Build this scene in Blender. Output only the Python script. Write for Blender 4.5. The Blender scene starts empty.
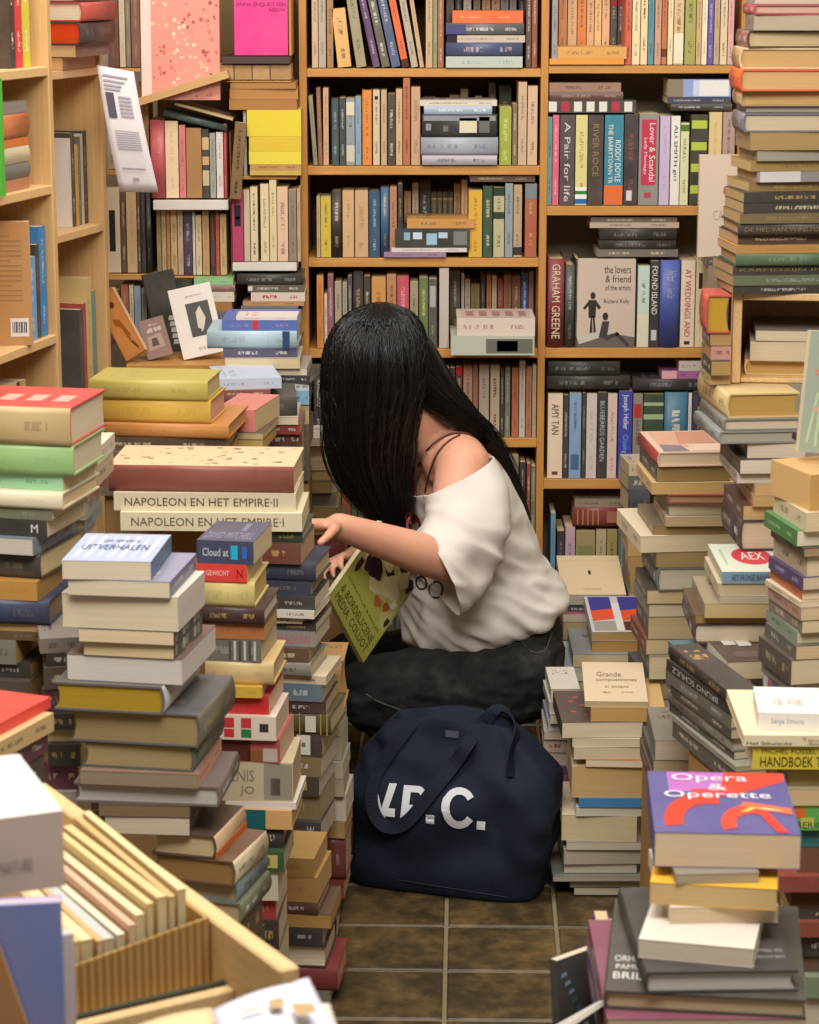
import bpy, bmesh, math, random
from math import sin, cos, radians as R, pi
from mathutils import Vector, Matrix, noise
from mathutils.bvhtree import BVHTree

S = bpy.context.scene
COL = S.collection

# ------------------------------------------------------------------ camera
F_PX, CAM_H = 2421.0, 1.70
TILT = math.atan(547.0 / F_PX)
cd = bpy.data.cameras.new('camera')
cam = bpy.data.objects.new('camera', cd)
COL.objects.link(cam)
cam.location = (0, 0, CAM_H)
cam.rotation_euler = (pi / 2 - TILT, 0, 0)
cd.sensor_fit = 'VERTICAL'
cd.sensor_height = 24.0
cd.lens = F_PX / 1024 * 24.0
cd.clip_start, cd.clip_end = 0.1, 60
cd.dof.use_dof = True
cd.dof.focus_distance = 4.75
cd.dof.aperture_fstop = 9.0
S.camera = cam

# ------------------------------------------------------------------ world, lamps, exposure
w = bpy.data.worlds.new('shop_ambient')
S.world = w
w.use_nodes = True
w.node_tree.nodes['Background'].inputs[0].default_value = (1.0, 0.95, 0.89, 1)
w.node_tree.nodes['Background'].inputs[1].default_value = 0.22
def area(name, loc, size, power, col, target):
    l = bpy.data.lights.new(name, 'AREA')
    l.shape = 'RECTANGLE'
    l.size, l.size_y = size
    l.energy = power
    l.color = col
    o = bpy.data.objects.new(name, l)
    COL.objects.link(o)
    o.location = loc
    o.rotation_euler = (Vector(target) - Vector(loc)).to_track_quat('-Z', 'Y').to_euler()
    return o
area('ceiling_lamp', (0.15, 1.6, 2.95), (1.6, 1.0), 80, (1.0, 0.965, 0.915), (0.0, 3.9, 0.6))
area('ceiling_lamp', (0.1, 4.1, 2.95), (1.6, 0.5), 36, (1.0, 0.945, 0.87), (0.0, 4.5, 0.0))
area('ceiling_lamp', (-1.0, 3.0, 2.95), (0.5, 1.2), 26, (1.0, 0.965, 0.915), (-0.6, 3.9, 0.6))
S.view_settings.view_transform = 'Standard'
S.view_settings.look = 'None'
S.view_settings.gamma = 1
S.view_settings.use_curve_mapping = False
S.view_settings.exposure = 0.0

# ------------------------------------------------------------------ helpers
CT, ST = cos(TILT), sin(TILT)
def P(px, py, Y):
    a, b = (px - 409.5) / F_PX, (512 - py) / F_PX
    t = Y / (CT + b * ST)
    return Vector((a * t, Y, CAM_H + t * (b * CT - ST)))
def ppm(Y, z):                       # pixels per metre at a point
    return F_PX / (Y * CT + (CAM_H - z) * ST)
def lin(c):
    return c / 12.92 if c <= 0.04045 else ((c + 0.055) / 1.055) ** 2.4
def rgb(h, a=1.0):
    h = h.lstrip('#')
    return tuple(lin(int(h[i:i + 2], 16) / 255) for i in (0, 2, 4)) + (a,)
def link(o, parent=None):
    COL.objects.link(o)
    if parent is not None:
        o.parent = parent
    return o
def tag(o, label=None, cat=None, group=None, kind=None):
    if label: o['label'] = label
    if cat: o['category'] = cat
    if group: o['group'] = group
    if kind: o['kind'] = kind
    return o
def empty(name, M=None):
    o = bpy.data.objects.new(name, None)
    o.empty_display_size = 0.02
    COL.objects.link(o)
    if M is not None: o.matrix_world = M
    return o
def mesh_obj(name, verts, faces, mat, parent=None, smooth=False):
    me = bpy.data.meshes.new(name)
    me.from_pydata([tuple(v) for v in verts], [], faces)
    me.validate()
    if mat: me.materials.append(mat)
    if smooth: me.polygons.foreach_set('use_smooth', [True] * len(me.polygons))
    return link(bpy.data.objects.new(name, me), parent)
def box_vf(x0, x1, y0, y1, z0, z1):
    v = [(x0, y0, z0), (x1, y0, z0), (x1, y1, z0), (x0, y1, z0), (x0, y0, z1), (x1, y0, z1), (x1, y1, z1), (x0, y1, z1)]
    f = [(0, 3, 2, 1), (4, 5, 6, 7), (0, 1, 5, 4), (1, 2, 6, 5), (2, 3, 7, 6), (3, 0, 4, 7)]
    return v, f
def bev_box(name, x0, x1, y0, y1, z0, z1, mat, parent=None, b=0.0015, seg=1):
    bm = bmesh.new()
    v, f = box_vf(x0, x1, y0, y1, z0, z1)
    vs = [bm.verts.new(p) for p in v]
    for q in f: bm.faces.new([vs[i] for i in q])
    if b: bmesh.ops.bevel(bm, geom=bm.edges[:], offset=b, segments=seg, affect='EDGES', profile=0.6)
    me = bpy.data.meshes.new(name)
    bm.to_mesh(me); bm.free()
    me.materials.append(mat)
    return link(bpy.data.objects.new(name, me), parent)

# ------------------------------------------------------------------ materials
class NT:
    def __init__(s, name, rough=0.5, spec=0.4):
        s.m = bpy.data.materials.new(name)
        s.m.use_nodes = True
        s.t = s.m.node_tree
        s.b = s.t.nodes['Principled BSDF']
        s.b.inputs['Roughness'].default_value = rough
        s.b.inputs['Specular IOR Level'].default_value = spec
    def n(s, t, **k):
        q = s.t.nodes.new(t)
        for a, v in k.items(): setattr(q, a, v)
        return q
    def l(s, a, b): s.t.links.new(a, b)
    def mth(s, op, a, b=None, c=None):
        q = s.n('ShaderNodeMath', operation=op)
        for i, v in enumerate((a, b, c)):
            if v is None: continue
            if isinstance(v, (int, float)): q.inputs[i].default_value = v
            else: s.l(v, q.inputs[i])
        return q.outputs[0]
    def mix(s, f, a, b, mode='MIX'):
        q = s.n('ShaderNodeMix', data_type='RGBA', blend_type=mode)
        for sock, v in ((q.inputs[0], f), (q.inputs[6], a), (q.inputs[7], b)):
            if isinstance(v, (int, float)): sock.default_value = v
            elif isinstance(v, tuple): sock.default_value = v
            else: s.l(v, sock)
        return q.outputs[2]
    def noise(s, vec, scale, detail=3, rough=0.55):
        q = s.n('ShaderNodeTexNoise')
        q.inputs['Scale'].default_value = scale
        q.inputs['Detail'].default_value = detail
        q.inputs['Roughness'].default_value = rough
        if vec is not None: s.l(vec, q.inputs['Vector'])
        return q.outputs[0]
    def obj(s): return s.n('ShaderNodeTexCoord').outputs['Object']
    def mapn(s, vec, sc):
        q = s.n('ShaderNodeMapping')
        q.inputs['Scale'].default_value = sc
        s.l(vec, q.inputs['Vector'])
        return q.outputs[0]
    def ramp(s, f, pts):
        q = s.n('ShaderNodeValToRGB')
        e = q.color_ramp.elements
        while len(e) < len(pts): e.new(0.5)
        for i, (p, c) in enumerate(pts):
            e[i].position = p; e[i].color = c
        s.l(f, q.inputs[0])
        return q.outputs[0]
    def bump(s, h, strength, dist=0.002):
        q = s.n('ShaderNodeBump')
        q.inputs['Strength'].default_value = strength
        q.inputs['Distance'].default_value = dist
        s.l(h, q.inputs['Height'])
        s.l(q.outputs[0], s.b.inputs['Normal'])
    def col(s, c): 
        if isinstance(c, tuple): s.b.inputs['Base Color'].default_value = c
        else: s.l(c, s.b.inputs['Base Color'])

def plain(name, h, rough=0.5, spec=0.4, var=0.12, scale=30):
    k = NT(name, rough, spec)
    f = k.noise(k.obj(), scale)
    c = rgb(h)
    d = tuple(x * (1 - var) for x in c[:3]) + (1,)
    k.col(k.mix(f, d, tuple(min(1, x * (1 + var)) for x in c[:3]) + (1,)))
    return k.m
def wood(name, h1, h2, axis=(1, 14, 14), rough=0.42):
    k = NT(name, rough, 0.4)
    v = k.mapn(k.obj(), axis)
    g = k.noise(v, 9, 6, 0.6)
    g2 = k.noise(v, 40, 3, 0.6)
    f = k.mth('ADD', k.mth('MULTIPLY', g, 0.75), k.mth('MULTIPLY', g2, 0.25))
    k.col(k.ramp(f, [(0.3, rgb(h1)), (0.7, rgb(h2))]))
    k.bump(g2, 0.15, 0.0006)
    return k.m
def cover_material():
    k = NT('book_cover', 0.42, 0.38)
    base = k.n('ShaderNodeAttribute', attribute_name='base').outputs
    ink = k.n('ShaderNodeAttribute', attribute_name='ink').outputs
    uvk = k.n('ShaderNodeSeparateXYZ')
    k.l(k.n('ShaderNodeAttribute', attribute_name='uvk').outputs['Vector'], uvk.inputs[0])
    dim = k.n('ShaderNodeSeparateXYZ')
    k.l(k.n('ShaderNodeAttribute', attribute_name='dim').outputs['Vector'], dim.inputs[0])
    u, v, kk = uvk.outputs
    H, T, seed = dim.outputs
    un, vn = k.mth('DIVIDE', u, H), k.mth('DIVIDE', v, T)
    def band(x, a, b):
        return k.mth('MULTIPLY', k.mth('GREATER_THAN', x, a), k.mth('LESS_THAN', x, b))
    s1 = k.mth('FRACT', k.mth('MULTIPLY', seed, 7.13))
    s2 = k.mth('FRACT', k.mth('MULTIPLY', seed, 3.37))
    a0 = k.mth('MULTIPLY_ADD', s1, 0.14, 0.08)
    a1 = k.mth('MULTIPLY_ADD', s2, 0.22, 0.40)
    b0 = k.mth('MULTIPLY_ADD', s2, 0.10, 0.66)
    zone = k.mth('MAXIMUM', band(un, a0, a1), band(un, b0, k.mth('ADD', b0, 0.17)))
    half = k.mth('MULTIPLY_ADD', s1, 0.07, 0.11)
    rowm = k.mth('LESS_THAN', k.mth('ABSOLUTE', k.mth('SUBTRACT', vn, 0.5)), half)
    vec = k.n('ShaderNodeCombineXYZ')
    k.l(k.mth('DIVIDE', u, k.mth('MULTIPLY', T, 0.13)), vec.inputs[0])
    k.l(k.mth('MULTIPLY', vn, 2.2), vec.inputs[1])
    k.l(k.mth('MULTIPLY', seed, 37.0), vec.inputs[2])
    nz = k.noise(vec.outputs[0], 1.0, 2, 0.5)
    letters = k.mth('GREATER_THAN', nz, 0.49)
    spine = k.mth('MULTIPLY', k.mth('MULTIPLY', zone, rowm), k.mth('MULTIPLY', letters, band(kk, 0.5, 1.5)))
    # front board: a title line and a smaller line
    vec2 = k.n('ShaderNodeCombineXYZ')
    k.l(k.mth('MULTIPLY', u, 40), vec2.inputs[0]); k.l(k.mth('MULTIPLY', v, 150), vec2.inputs[1]); k.l(seed, vec2.inputs[2])
    n2 = k.noise(vec2.outputs[0], 1.0, 1, 0.5)
    zf = k.mth('MAXIMUM', band(un, 0.66, 0.76), band(un, 0.82, 0.86))
    front = k.mth('MULTIPLY', k.mth('MULTIPLY', zf, band(vn, 0.18, 0.82)), k.mth('MULTIPLY', k.mth('GREATER_THAN', n2, 0.50), band(kk, 1.5, 2.5)))
    m = k.mth('MULTIPLY', k.mth('MAXIMUM', spine, front), ink['Alpha'])
    geo = k.obj()
    wear = k.noise(geo, 22, 4, 0.6)
    fine = k.noise(geo, 160, 2)
    b2 = k.mix(k.mth('MULTIPLY', wear, 0.30), base['Color'], k.mix(0.5, base['Color'], (0.55, 0.48, 0.40, 1)))
    k.col(k.mix(m, b2, ink['Color']))
    k.l(k.mth('MULTIPLY_ADD', wear, 0.35, 0.25), k.b.inputs['Roughness'])
    k.bump(fine, 0.08, 0.0005)
    return k.m
def page_material():
    k = NT('paper_block', 0.85, 0.15)
    base = k.n('ShaderNodeAttribute', attribute_name='base').outputs['Color']
    g = k.obj()
    lay = k.noise(k.mapn(g, (2, 2, 900)), 1.0, 2, 0.7)
    lay2 = k.noise(k.mapn(g, (5, 5, 260)), 1.0, 2, 0.6)
    st = k.noise(g, 14, 4, 0.6)
    f = k.mth('ADD', k.mth('MULTIPLY', lay, 0.5), k.mth('MULTIPLY', lay2, 0.5))
    dark = k.mix(1.0, base, (0.80, 0.74, 0.64, 1), 'MULTIPLY')
    c = k.mix(k.mth('MULTIPLY_ADD', f, 2.2, -0.75), dark, base)
    k.col(k.mix(k.mth('MULTIPLY', st, 0.28), c, k.mix(1.0, base, (0.90, 0.82, 0.68, 1), 'MULTIPLY')))
    k.bump(lay, 0.25, 0.0006)
    return k.m
M_COVER, M_PAGES = cover_material(), page_material()
M_SHELF = wood('shelf_wood', 'b9813f', 'cf9a55', (1, 20, 20))
M_SHELFV = wood('upright_wood', 'b47b3c', 'c9934f', (20, 20, 1))
M_SHELFY = wood('light_side_wood', 'd2a56c', 'e4c08c', (20, 1, 20))
M_SHELFP = wood('side_panel_wood', 'c69c66', 'dab27c', (20, 20, 1))
M_BACK = plain('case_back_panel', '6d5436', 0.6, 0.2, 0.1, 6)
M_BACK2 = plain('pale_back_panel', 'b3a48c', 0.6, 0.2, 0.08, 6)
M_WHITE_BOARD = plain('white_board', 'd9d2c8', 0.5)
_ink = {}
def M_flat(h, rough=0.5):
    if (h, rough) not in _ink: _ink[(h, rough)] = plain('print_' + 'abcdefghijklmnopqrstuvwxyz'[len(_ink) % 26] * (1 + len(_ink) // 26), h, rough, 0.3, 0.05)
    return _ink[(h, rough)]

# ------------------------------------------------------------------ colour words for labels
def colour_word(h):
    import colorsys
    h = h.lstrip('#')
    r, g, b = (int(h[i:i + 2], 16) / 255 for i in (0, 2, 4))
    hu, s, v = colorsys.rgb_to_hsv(r, g, b)
    hu *= 360
    if v < 0.20: return 'black'
    if s < 0.10: return 'white' if v > .82 else 'light grey' if v > .62 else 'grey' if v > .38 else 'charcoal'
    if s < 0.24 and (hu < 60 or hu > 330): return 'off-white' if v > .84 else 'pale beige' if v > .70 else 'grey-beige' if v > .5 else 'grey-brown' if v > .32 else 'brown-black'
    if s < 0.24: return 'pale grey-blue' if v > .65 and hu > 170 else 'pale grey-green' if v > .6 else 'slate grey' if v > .32 else 'charcoal'
    if hu < 14 or hu >= 345:
        return ('salmon pink' if s < .5 else 'bright red') if v > .72 else ('brick red' if v > .5 else 'dark red' if v > .32 else 'maroon black')
    if hu < 42:
        if s > .68 and v > .72: return 'orange'
        return 'peach' if v > .85 else 'tan' if v > .68 else 'brown' if v > .40 else 'dark brown'
    if hu < 66: return ('yellow' if s > .55 else 'cream') if v > .78 else ('mustard' if s > .5 else 'khaki') if v > .5 else 'olive'
    if hu < 165: return 'light green' if v > .65 else 'green' if v > .4 else 'dark green'
    if hu < 200: return 'pale aqua' if v > .68 else 'teal' if v > .38 else 'dark teal'
    if hu < 250: return 'light blue' if v > .66 else 'blue' if v > .45 else 'navy'
    if hu < 300: return 'lilac' if v > .65 else 'purple'
    return 'pink' if v > .65 else 'plum'

# ------------------------------------------------------------------ books
BOOKS = []      # (root, area in pixels) in building order
_rnd = random.Random(7)
_jr = random.Random(19)
_bm_cache = {}
def attr_fill(me, name, typ, per_loop):
    a = me.attributes.new(name, typ, 'CORNER')
    if typ == 'FLOAT_COLOR': a.data.foreach_set('color', [x for q in per_loop for x in q])
    else: a.data.foreach_set('vector', [x for q in per_loop for x in q])
def profile_cover(W, T, hb, bulge, th):
    """closed outline in (x, z): outer path then the inner path back"""
    x0, x1 = -W / 2, W / 2
    n = 6
    out = [(x1, 0.0)]
    if hb:
        arc = [(-bulge * sin(pi * i / n), T * i / n) for i in range(n + 1)]
        out += [(x0 + a, z) for a, z in arc]
        ii = [(x0 + th + a * 0.8, th + (T - 2 * th) * i / n) for i, (a, z) in enumerate(arc)]
    else:
        out += [(x0, 0.0), (x0, T)]
        ii = [(x0 + th, th), (x0 + th, T - th)]
    out.append((x1, T))
    inn = [(x1, T - th)] + ii[::-1] + [(x1, th)]
    return out, inn
def make_book(W, H, T, M, cover='8a5a3a', pages='e2d3b4', ink=None, hb=None, spine=None, back=None, ink_a=None, name='book', swell=0.0):
    """book lying flat: local x from spine (-) to fore-edge (+), y along its height, z its thickness"""
    rnd = _rnd
    if hb is None: hb = False
    bulge = min(0.12 * T, 0.004) if hb else 0.0
    th = min(0.0026 if hb else 0.0006, T * 0.18)
    out, inn = profile_cover(W, T, hb, bulge, th)
    no = len(out)
    pts = out + inn
    n = len(pts)
    V = [(x, -H / 2, z) for x, z in pts] + [(x, H / 2, z) for x, z in pts]
    faces, kinds = [], []
    for i in range(n):
        j = (i + 1) % n
        faces.append((i, j, n + j, n + i))
        k = 0
        if i < no - 1:
            k = 3 if i == 0 else 2 if i == no - 2 else 1
        kinds.append(k)
    for off, flip in ((0, False), (n, True)):     # the rims at head and tail
        for i in range(no - 1):
            a, b, c, d = i, i + 1, n - 2 - i, n - 1 - i
            q = (a + off, d + off, c + off, b + off)
            faces.append(q[::-1] if flip else q)
            kinds.append(0)
    me = bpy.data.meshes.new('cover')
    me.from_pydata(V, [], faces)
    if hb: me.polygons.foreach_set('use_smooth', [kinds[i] == 1 for i in range(len(kinds))])
    c_front, c_sp, c_bk = rgb(cover), rgb(spine or cover), rgb(back or cover)
    if ink is None:
        lum = c_sp[0] * .3 + c_sp[1] * .6 + c_sp[2] * .1
        ink = rnd.choice(['3a2a20', '222222', '5a2a20', '2a3a4a']) if lum > 0.18 else rnd.choice(['e8d8b0', 'd8d0c8', 'c8a860', 'e0e0e0'])
    if ink_a is None: ink_a = 0.6
    inkc = rgb(ink, ink_a)
    seed = rnd.random()
    bl, il, ul, dl = [], [], [], []
    for f, k in zip(faces, kinds):
        for vi in f:
            x, y, z = V[vi]
            bl.append(c_sp if k == 1 else c_bk if k == 3 else c_front)
            il.append(inkc)
            ul.append((H / 2 - y, z, 1.0) if k == 1 else (y + H / 2, x + W / 2, 2.0) if k == 2 else (0, 0, 0))
            dl.append((H, T if k == 1 else W, seed))
    attr_fill(me, 'base', 'FLOAT_COLOR', bl)
    attr_fill(me, 'ink', 'FLOAT_COLOR', il)
    attr_fill(me, 'uvk', 'FLOAT_VECTOR', ul)
    attr_fill(me, 'dim', 'FLOAT_VECTOR', dl)
    me.materials.append(M_COVER)
    root = empty(name, M)
    cv = link(bpy.data.objects.new('cover', me), root)
    # the block of pages
    ins = 0.003 if hb else 0.0004
    e = 0.0001
    x0, x1 = -W / 2 + th + (0 if not hb else -bulge * 0.5) + e, W / 2 - ins
    cv_in = 0.0035 if hb and T > 0.02 else 0.0
    prof = [(x0, th + e), (x1, th + e), (x1 - cv_in, T * 0.3), (x1 - cv_in * 1.3, T / 2), (x1 - cv_in, T * 0.7), (x1, T - th - e), (x0, T - th - e)] if cv_in else [(x0, th + e), (x1, th + e), (x1, T - th - e), (x0, T - th - e)]
    m = len(prof)
    y0, y1 = -H / 2 + ins, H / 2 - ins
    PV = [(x, y0, z) for x, z in prof] + [(x, y1, z) for x, z in prof]
    PF = [tuple(range(m)), tuple(range(2 * m - 1, m - 1, -1))] + [(i, i + m, (i + 1) % m + m, (i + 1) % m) for i in range(m)]
    pm = bpy.data.meshes.new('pages')
    pm.from_pydata(PV, [], PF)
    pc = rgb(pages)
    attr_fill(pm, 'base', 'FLOAT_COLOR', [pc] * sum(len(f) for f in PF))
    pm.materials.append(M_PAGES)
    link(bpy.data.objects.new('pages', pm), root)
    root['bk'] = (W, H, T, bulge)
    BOOKS.append(root)
    return root

# --- lettering as thin meshes
_txt_cache = {}
def text_mesh(body, thick=0.0):
    if body in _txt_cache: return _txt_cache[body]
    cu = bpy.data.curves.new('lettering', 'FONT')
    cu.body = body
    cu.align_x, cu.align_y = 'CENTER', 'CENTER'
    cu.resolution_u = 2
    o = bpy.data.objects.new('lettering', cu)
    COL.objects.link(o)
    dg = bpy.context.evaluated_depsgraph_get()
    me = bpy.data.meshes.new_from_object(o.evaluated_get(dg))
    bpy.data.objects.remove(o)
    v = [x.co.copy() for x in me.vertices]
    f = [tuple(p.vertices) for p in me.polygons]
    xs, ys = [a.x for a in v], [a.y for a in v]
    cx, cy = (min(xs) + max(xs)) / 2, (min(ys) + max(ys)) / 2
    w_, h_ = max(xs) - min(xs), max(ys) - min(ys)
    r = ([((a.x - cx) / w_, (a.y - cy) / h_) for a in v], f)
    bpy.data.meshes.remove(me)
    _txt_cache[body] = r
    return r
def lettering(name, body, w, h, M, colour, parent, rough=0.5):
    """text of width w and height h in the xy plane of the local matrix M (z = outward)"""
    v, f = text_mesh(body)
    vv = [M @ Vector((a * w, b * h, 0)) for a, b in v]
    return mesh_obj(name, vv, f, M_flat(colour, rough), parent)
def spine_frame(b, u=0.5, off=0.0006, up=1):
    """frame on a spine; x reads along the spine from head to tail, y towards the front cover"""
    W, H, T, bu = b['bk']
    c = Vector((-W / 2 - bu - off, H / 2 - u * H, T / 2))
    ex, ey = Vector((0, -1, 0)) * up, Vector((0, 0, 1)) * up
    ez = Vector((-1, 0, 0))
    return Matrix(((ex.x, ey.x, ez.x, c.x), (ex.y, ey.y, ez.y, c.y), (ex.z, ey.z, ez.z, c.z), (0, 0, 0, 1)))
def spine_text(b, body, colour, u0, u1, hfrac=0.5, v=0.5, up=1, name='spine_title'):
    W, H, T, bu = b['bk']
    M = spine_frame(b, (u0 + u1) / 2, 0.0007, up) @ Matrix.Translation((0, (v - 0.5) * T * up, 0))
    return lettering(name, body, abs(u1 - u0) * H, hfrac * T, M, colour, b)
def spine_band(b, u0, u1, colour, v0=0.0, v1=1.0, name='spine_band'):
    W, H, T, bu = b['bk']
    x = -W / 2 - bu
    v, f = box_vf(x - 0.0003, x + 0.001, H / 2 - u1 * H, H / 2 - u0 * H, v0 * T, v1 * T)
    return mesh_obj(name, v, f, M_flat(colour, 0.45), b)
def top_quad(b, pts, colour, z=0.0004, name='cover_print', rough=0.4):
    """a printed patch on the front cover; pts in (0..1 from spine to fore-edge, 0..1 from tail to head)"""
    W, H, T, bu = b['bk']
    vv = [((p - 0.5) * W, (q - 0.5) * H, T + z) for p, q in pts]
    return mesh_obj(name, vv, [tuple(range(len(vv)))], M_flat(colour, rough), b)
def top_text(b, body, colour, u0, u1, v0, v1, z=0.0006, rot=0, name='cover_title'):
    W, H, T, bu = b['bk']
    M = Matrix.Translation((((u0 + u1) / 2 - 0.5) * W, ((v0 + v1) / 2 - 0.5) * H, T + z)) @ Matrix.Rotation(rot, 4, 'Z')
    w_, h_ = (u1 - u0) * W, (v1 - v0) * H
    if abs(sin(rot)) > 0.7: w_, h_ = h_, w_
    return lettering(name, body, w_, h_, M, colour, b)

# --- labels
USED = {}
ORD = ['zeroth', 'first', 'second', 'third', 'fourth', 'fifth', 'sixth', 'seventh', 'eighth', 'ninth', 'tenth', 'eleventh', 'twelfth', 'thirteenth', 'fourteenth', 'fifteenth', 'sixteenth', 'seventeenth', 'eighteenth', 'nineteenth', 'twentieth'] + ['twenty-' + x for x in 'first second third fourth fifth sixth seventh eighth ninth'.split()] + ['thirtieth'] + ['thirty-' + x for x in 'first second third fourth fifth sixth'.split()]
def unique(cands):
    for c in cands:
        c = ' '.join(c.split())
        n = len(c.replace(',', ' ').split())
        if c not in USED and 4 <= n <= 16:
            USED[c] = 1
            return c
    c = ' '.join(' '.join(cands[-1].split()).split()[:16])
    print('LABEL?', c)
    return c
def auto_look(T, hb, cover):
    s = 'slim ' if T < 0.016 else 'thick ' if T > 0.034 else ''
    return s + colour_word(cover) + (' hardback' if hb else ' paperback' if hb is False else ' book')

def upright(row, ctx, yb, Y, books, group, depth=0.125, lift=0.002):
    """a row of standing books; each (x0, x1, ytop, cover, {options})"""
    z0 = P(400, yb, Y).z + lift
    prev = None
    looks = []
    for t in books:
        x0, x1, yt, c = t[:4]
        o = dict(t[4]) if len(t) > 4 else {}
        Yf = Y + o.get('rec', 0)
        a, b = P(x0 + 0.25, yb, Yf), P(x1 - 0.25, yb, Yf)
        T = b.x - a.x
        tilt = R(o.get('tilt', 0))              # positive: top leans to the left
        H = (P(x0, yt, Yf).z - z0) / cos(tilt)
        hb = o.get('hb', False)
        Wd = o.get('W', min(depth, max(0.09, H * 0.68)))
        # columns: local x -> +Y, y -> up, z -> +X
        B = Matrix(((0, 0, 1, 0), (1, 0, 0, 0), (0, 1, 0, 0), (0, 0, 0, 1)))
        rot = Matrix.Rotation(-tilt, 4, 'Y')
        Tt = T * cos(tilt)
        corner = Vector((b.x, Yf, z0)) if tilt < 0 else Vector((a.x, Yf, z0))
        dx = -Tt if tilt < 0 else 0.0
        M = Matrix.Translation(corner) @ rot @ Matrix.Translation((dx, Wd / 2, H / 2)) @ B
        bk = make_book(Wd, H, Tt, M, cover=c, pages=o.get('pg', 'd8c49c'), ink=o.get('ink'), hb=hb, ink_a=o.get('ia'), spine=o.get('sp'))
        look = o.get('look') or auto_look(Tt, hb, c)
        looks.append((bk, look))
        for fn in o.get('do', ()): fn(bk)
    for i, (bk, look) in enumerate(looks):
        sh = short
        c = []
        if i: c.append(f'{look}, right of the {sh(looks[i-1][1])}, {ctx}')
        if i == 0: c.append(f'{look} at the left end, {ctx}')
        if i + 1 < len(looks): c.append(f'{look}, left of the {sh(looks[i+1][1])}, {ctx}')
        if 0 < i < len(looks) - 1:
            c.append(f'{look} between {colr(looks[i-1][1])} and {colr(looks[i+1][1])}, {ctx}')
        if len(books[i]) > 4 and 'look' in books[i][4]: c += [f'{look}, {ctx}', f'{look} in the corner case' if 'corner' in ctx else look]
        c.append(f'{look}, {ORD[min(i+1, 29)]} from left, {ctx}')
        tag(bk, unique(c), 'book', group)
    return [b for b, _ in looks]
def short(s):
    ws = s.split()[:4]
    while ws and ws[-1] in ('with', 'a', 'and', 'of', 'in', 'the', 'on', 'bold', 'upper', 'page'): ws.pop()
    return ' '.join(ws).rstrip(',')
def colr(look):
    ws = [x for x in look.split() if x not in ('slim', 'thick', 'hardback', 'paperback', 'book', 'with', 'spine')]
    return ' '.join(ws[:2])

ROTS = {'S': 90, 'F': -90, 'T': 0, 'R': 180}
def pile(ctx, Y, books, group, gap=0.0003, zbase=None, jitter=True):
    """lying books, top first; each (xl, xr, ytop, ybottom, cover, {options}); face S spine, F fore-edge, T tail edge with the spine left, R with it right"""
    looks = []
    zprev = None
    for t in books:
        xl, xr, yt, yb, c = t[:5]
        o = dict(t[5]) if len(t) > 5 else {}
        face = o.get('f', 'S')
        jit = o.get('jit', jitter and 'dy' not in o and Y < 5.1)
        Yf = Y + o.get('dy', _jr.uniform(-.010, .010) if jit else 0)
        zt = P(400, yt, Y).z if zprev is None or 'free' in o else zprev
        zb = P(400, yb, Y + o.get('dy', 0)).z
        zprev = zb
        T = zt - zb - gap
        if T < 0.002: print('THIN', ctx, t[:4]); T = 0.002
        yaw = R(o.get('yaw', 0) + (_jr.uniform(-1.5, 1.5) if jit else 0))
        ym = (yt + yb) / 2
        a, b = P(xl, ym, Yf), P(xr, ym, Yf)
        wid = (b.x - a.x) / max(0.5, cos(yaw))
        dep = o.get('d', (wid * 0.66 if face in 'SF' else wid * 1.45))
        dep = min(dep, 0.30)
        W, H = (dep, wid) if face in 'SF' else (wid, dep)
        if Y > 5.2: zb += .0016
        mid = Vector((a.x if yaw > 0 else b.x if yaw < 0 else (a.x + b.x) / 2, Yf, zb))
        off = wid / 2 if yaw > 0 else -wid / 2 if yaw < 0 else 0.0       # turned about its nearest front corner
        M = Matrix.Translation(mid) @ Matrix.Rotation(yaw, 4, 'Z') @ Matrix.Translation((off, 0, 0)) @ Matrix.Rotation(R(o.get('pitch', 0)), 4, 'X') @ Matrix.Translation((0, dep / 2, 0)) @ Matrix.Rotation(R(o.get('roll', 0)), 4, 'Y') @ Matrix.Rotation(R(ROTS[face]), 4, 'Z')
        hb = o.get('hb', False)
        bk = make_book(W, H, T, M, cover=o.get('cov', c), pages=o.get('pg', 'e2d3b4'), ink=o.get('ink'), hb=hb, spine=o.get('sp') or (c if 'cov' in o else None), back=o.get('bk'), ink_a=o.get('ia'))
        look = o.get('look')
        if not look:
            s = 'slim ' if T < 0.016 else 'thick ' if T > 0.034 else ''
            if face == 'S': look = s + colour_word(o.get('sp', c)) + (' hardback' if hb else ' book')
            else: look = s + colour_word(o.get('pg', 'e2d3b4')) + '-paged book'
        looks.append((bk, look))
        for fn in o.get('do', ()): fn(bk)
    n = len(looks)
    t_looks = ['look' in (t[5] if len(t) > 5 else {}) for t in books]
    for i, (bk, look) in enumerate(looks):
        sh = short
        if i == 0: c = [f'{look} topmost {ctx}', f'{look} on top {ctx}']
        else:
            c = [f'{look} under the {sh(looks[i-1][1])} {ctx}']
            if i + 1 < n: c += [f'{look} on the {sh(looks[i+1][1])} {ctx}']
        if t_looks[i]: c += [f'{look} {ctx}', f'{look}, {" ".join(ctx.split()[-4:])}' if ctx.split()[-4] in ('in', 'of', 'under', 'by', 'the') else look]
        c += [f'{look}, {ORD[min(i+1, 36)]} from top {ctx}', f'{look}, {ORD[min(n-i, 36)]} from bottom {ctx}']
        tag(bk, unique(c), 'book', group)
    return [b for b, _ in looks]

# ================================================================== the setting
YB = 5.40                    # front edge of the back bookcases
def z_at(py, Y=YB): return P(400, py, Y).z
def x_at(px, py, Y=YB): return P(px, py, Y).x

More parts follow.
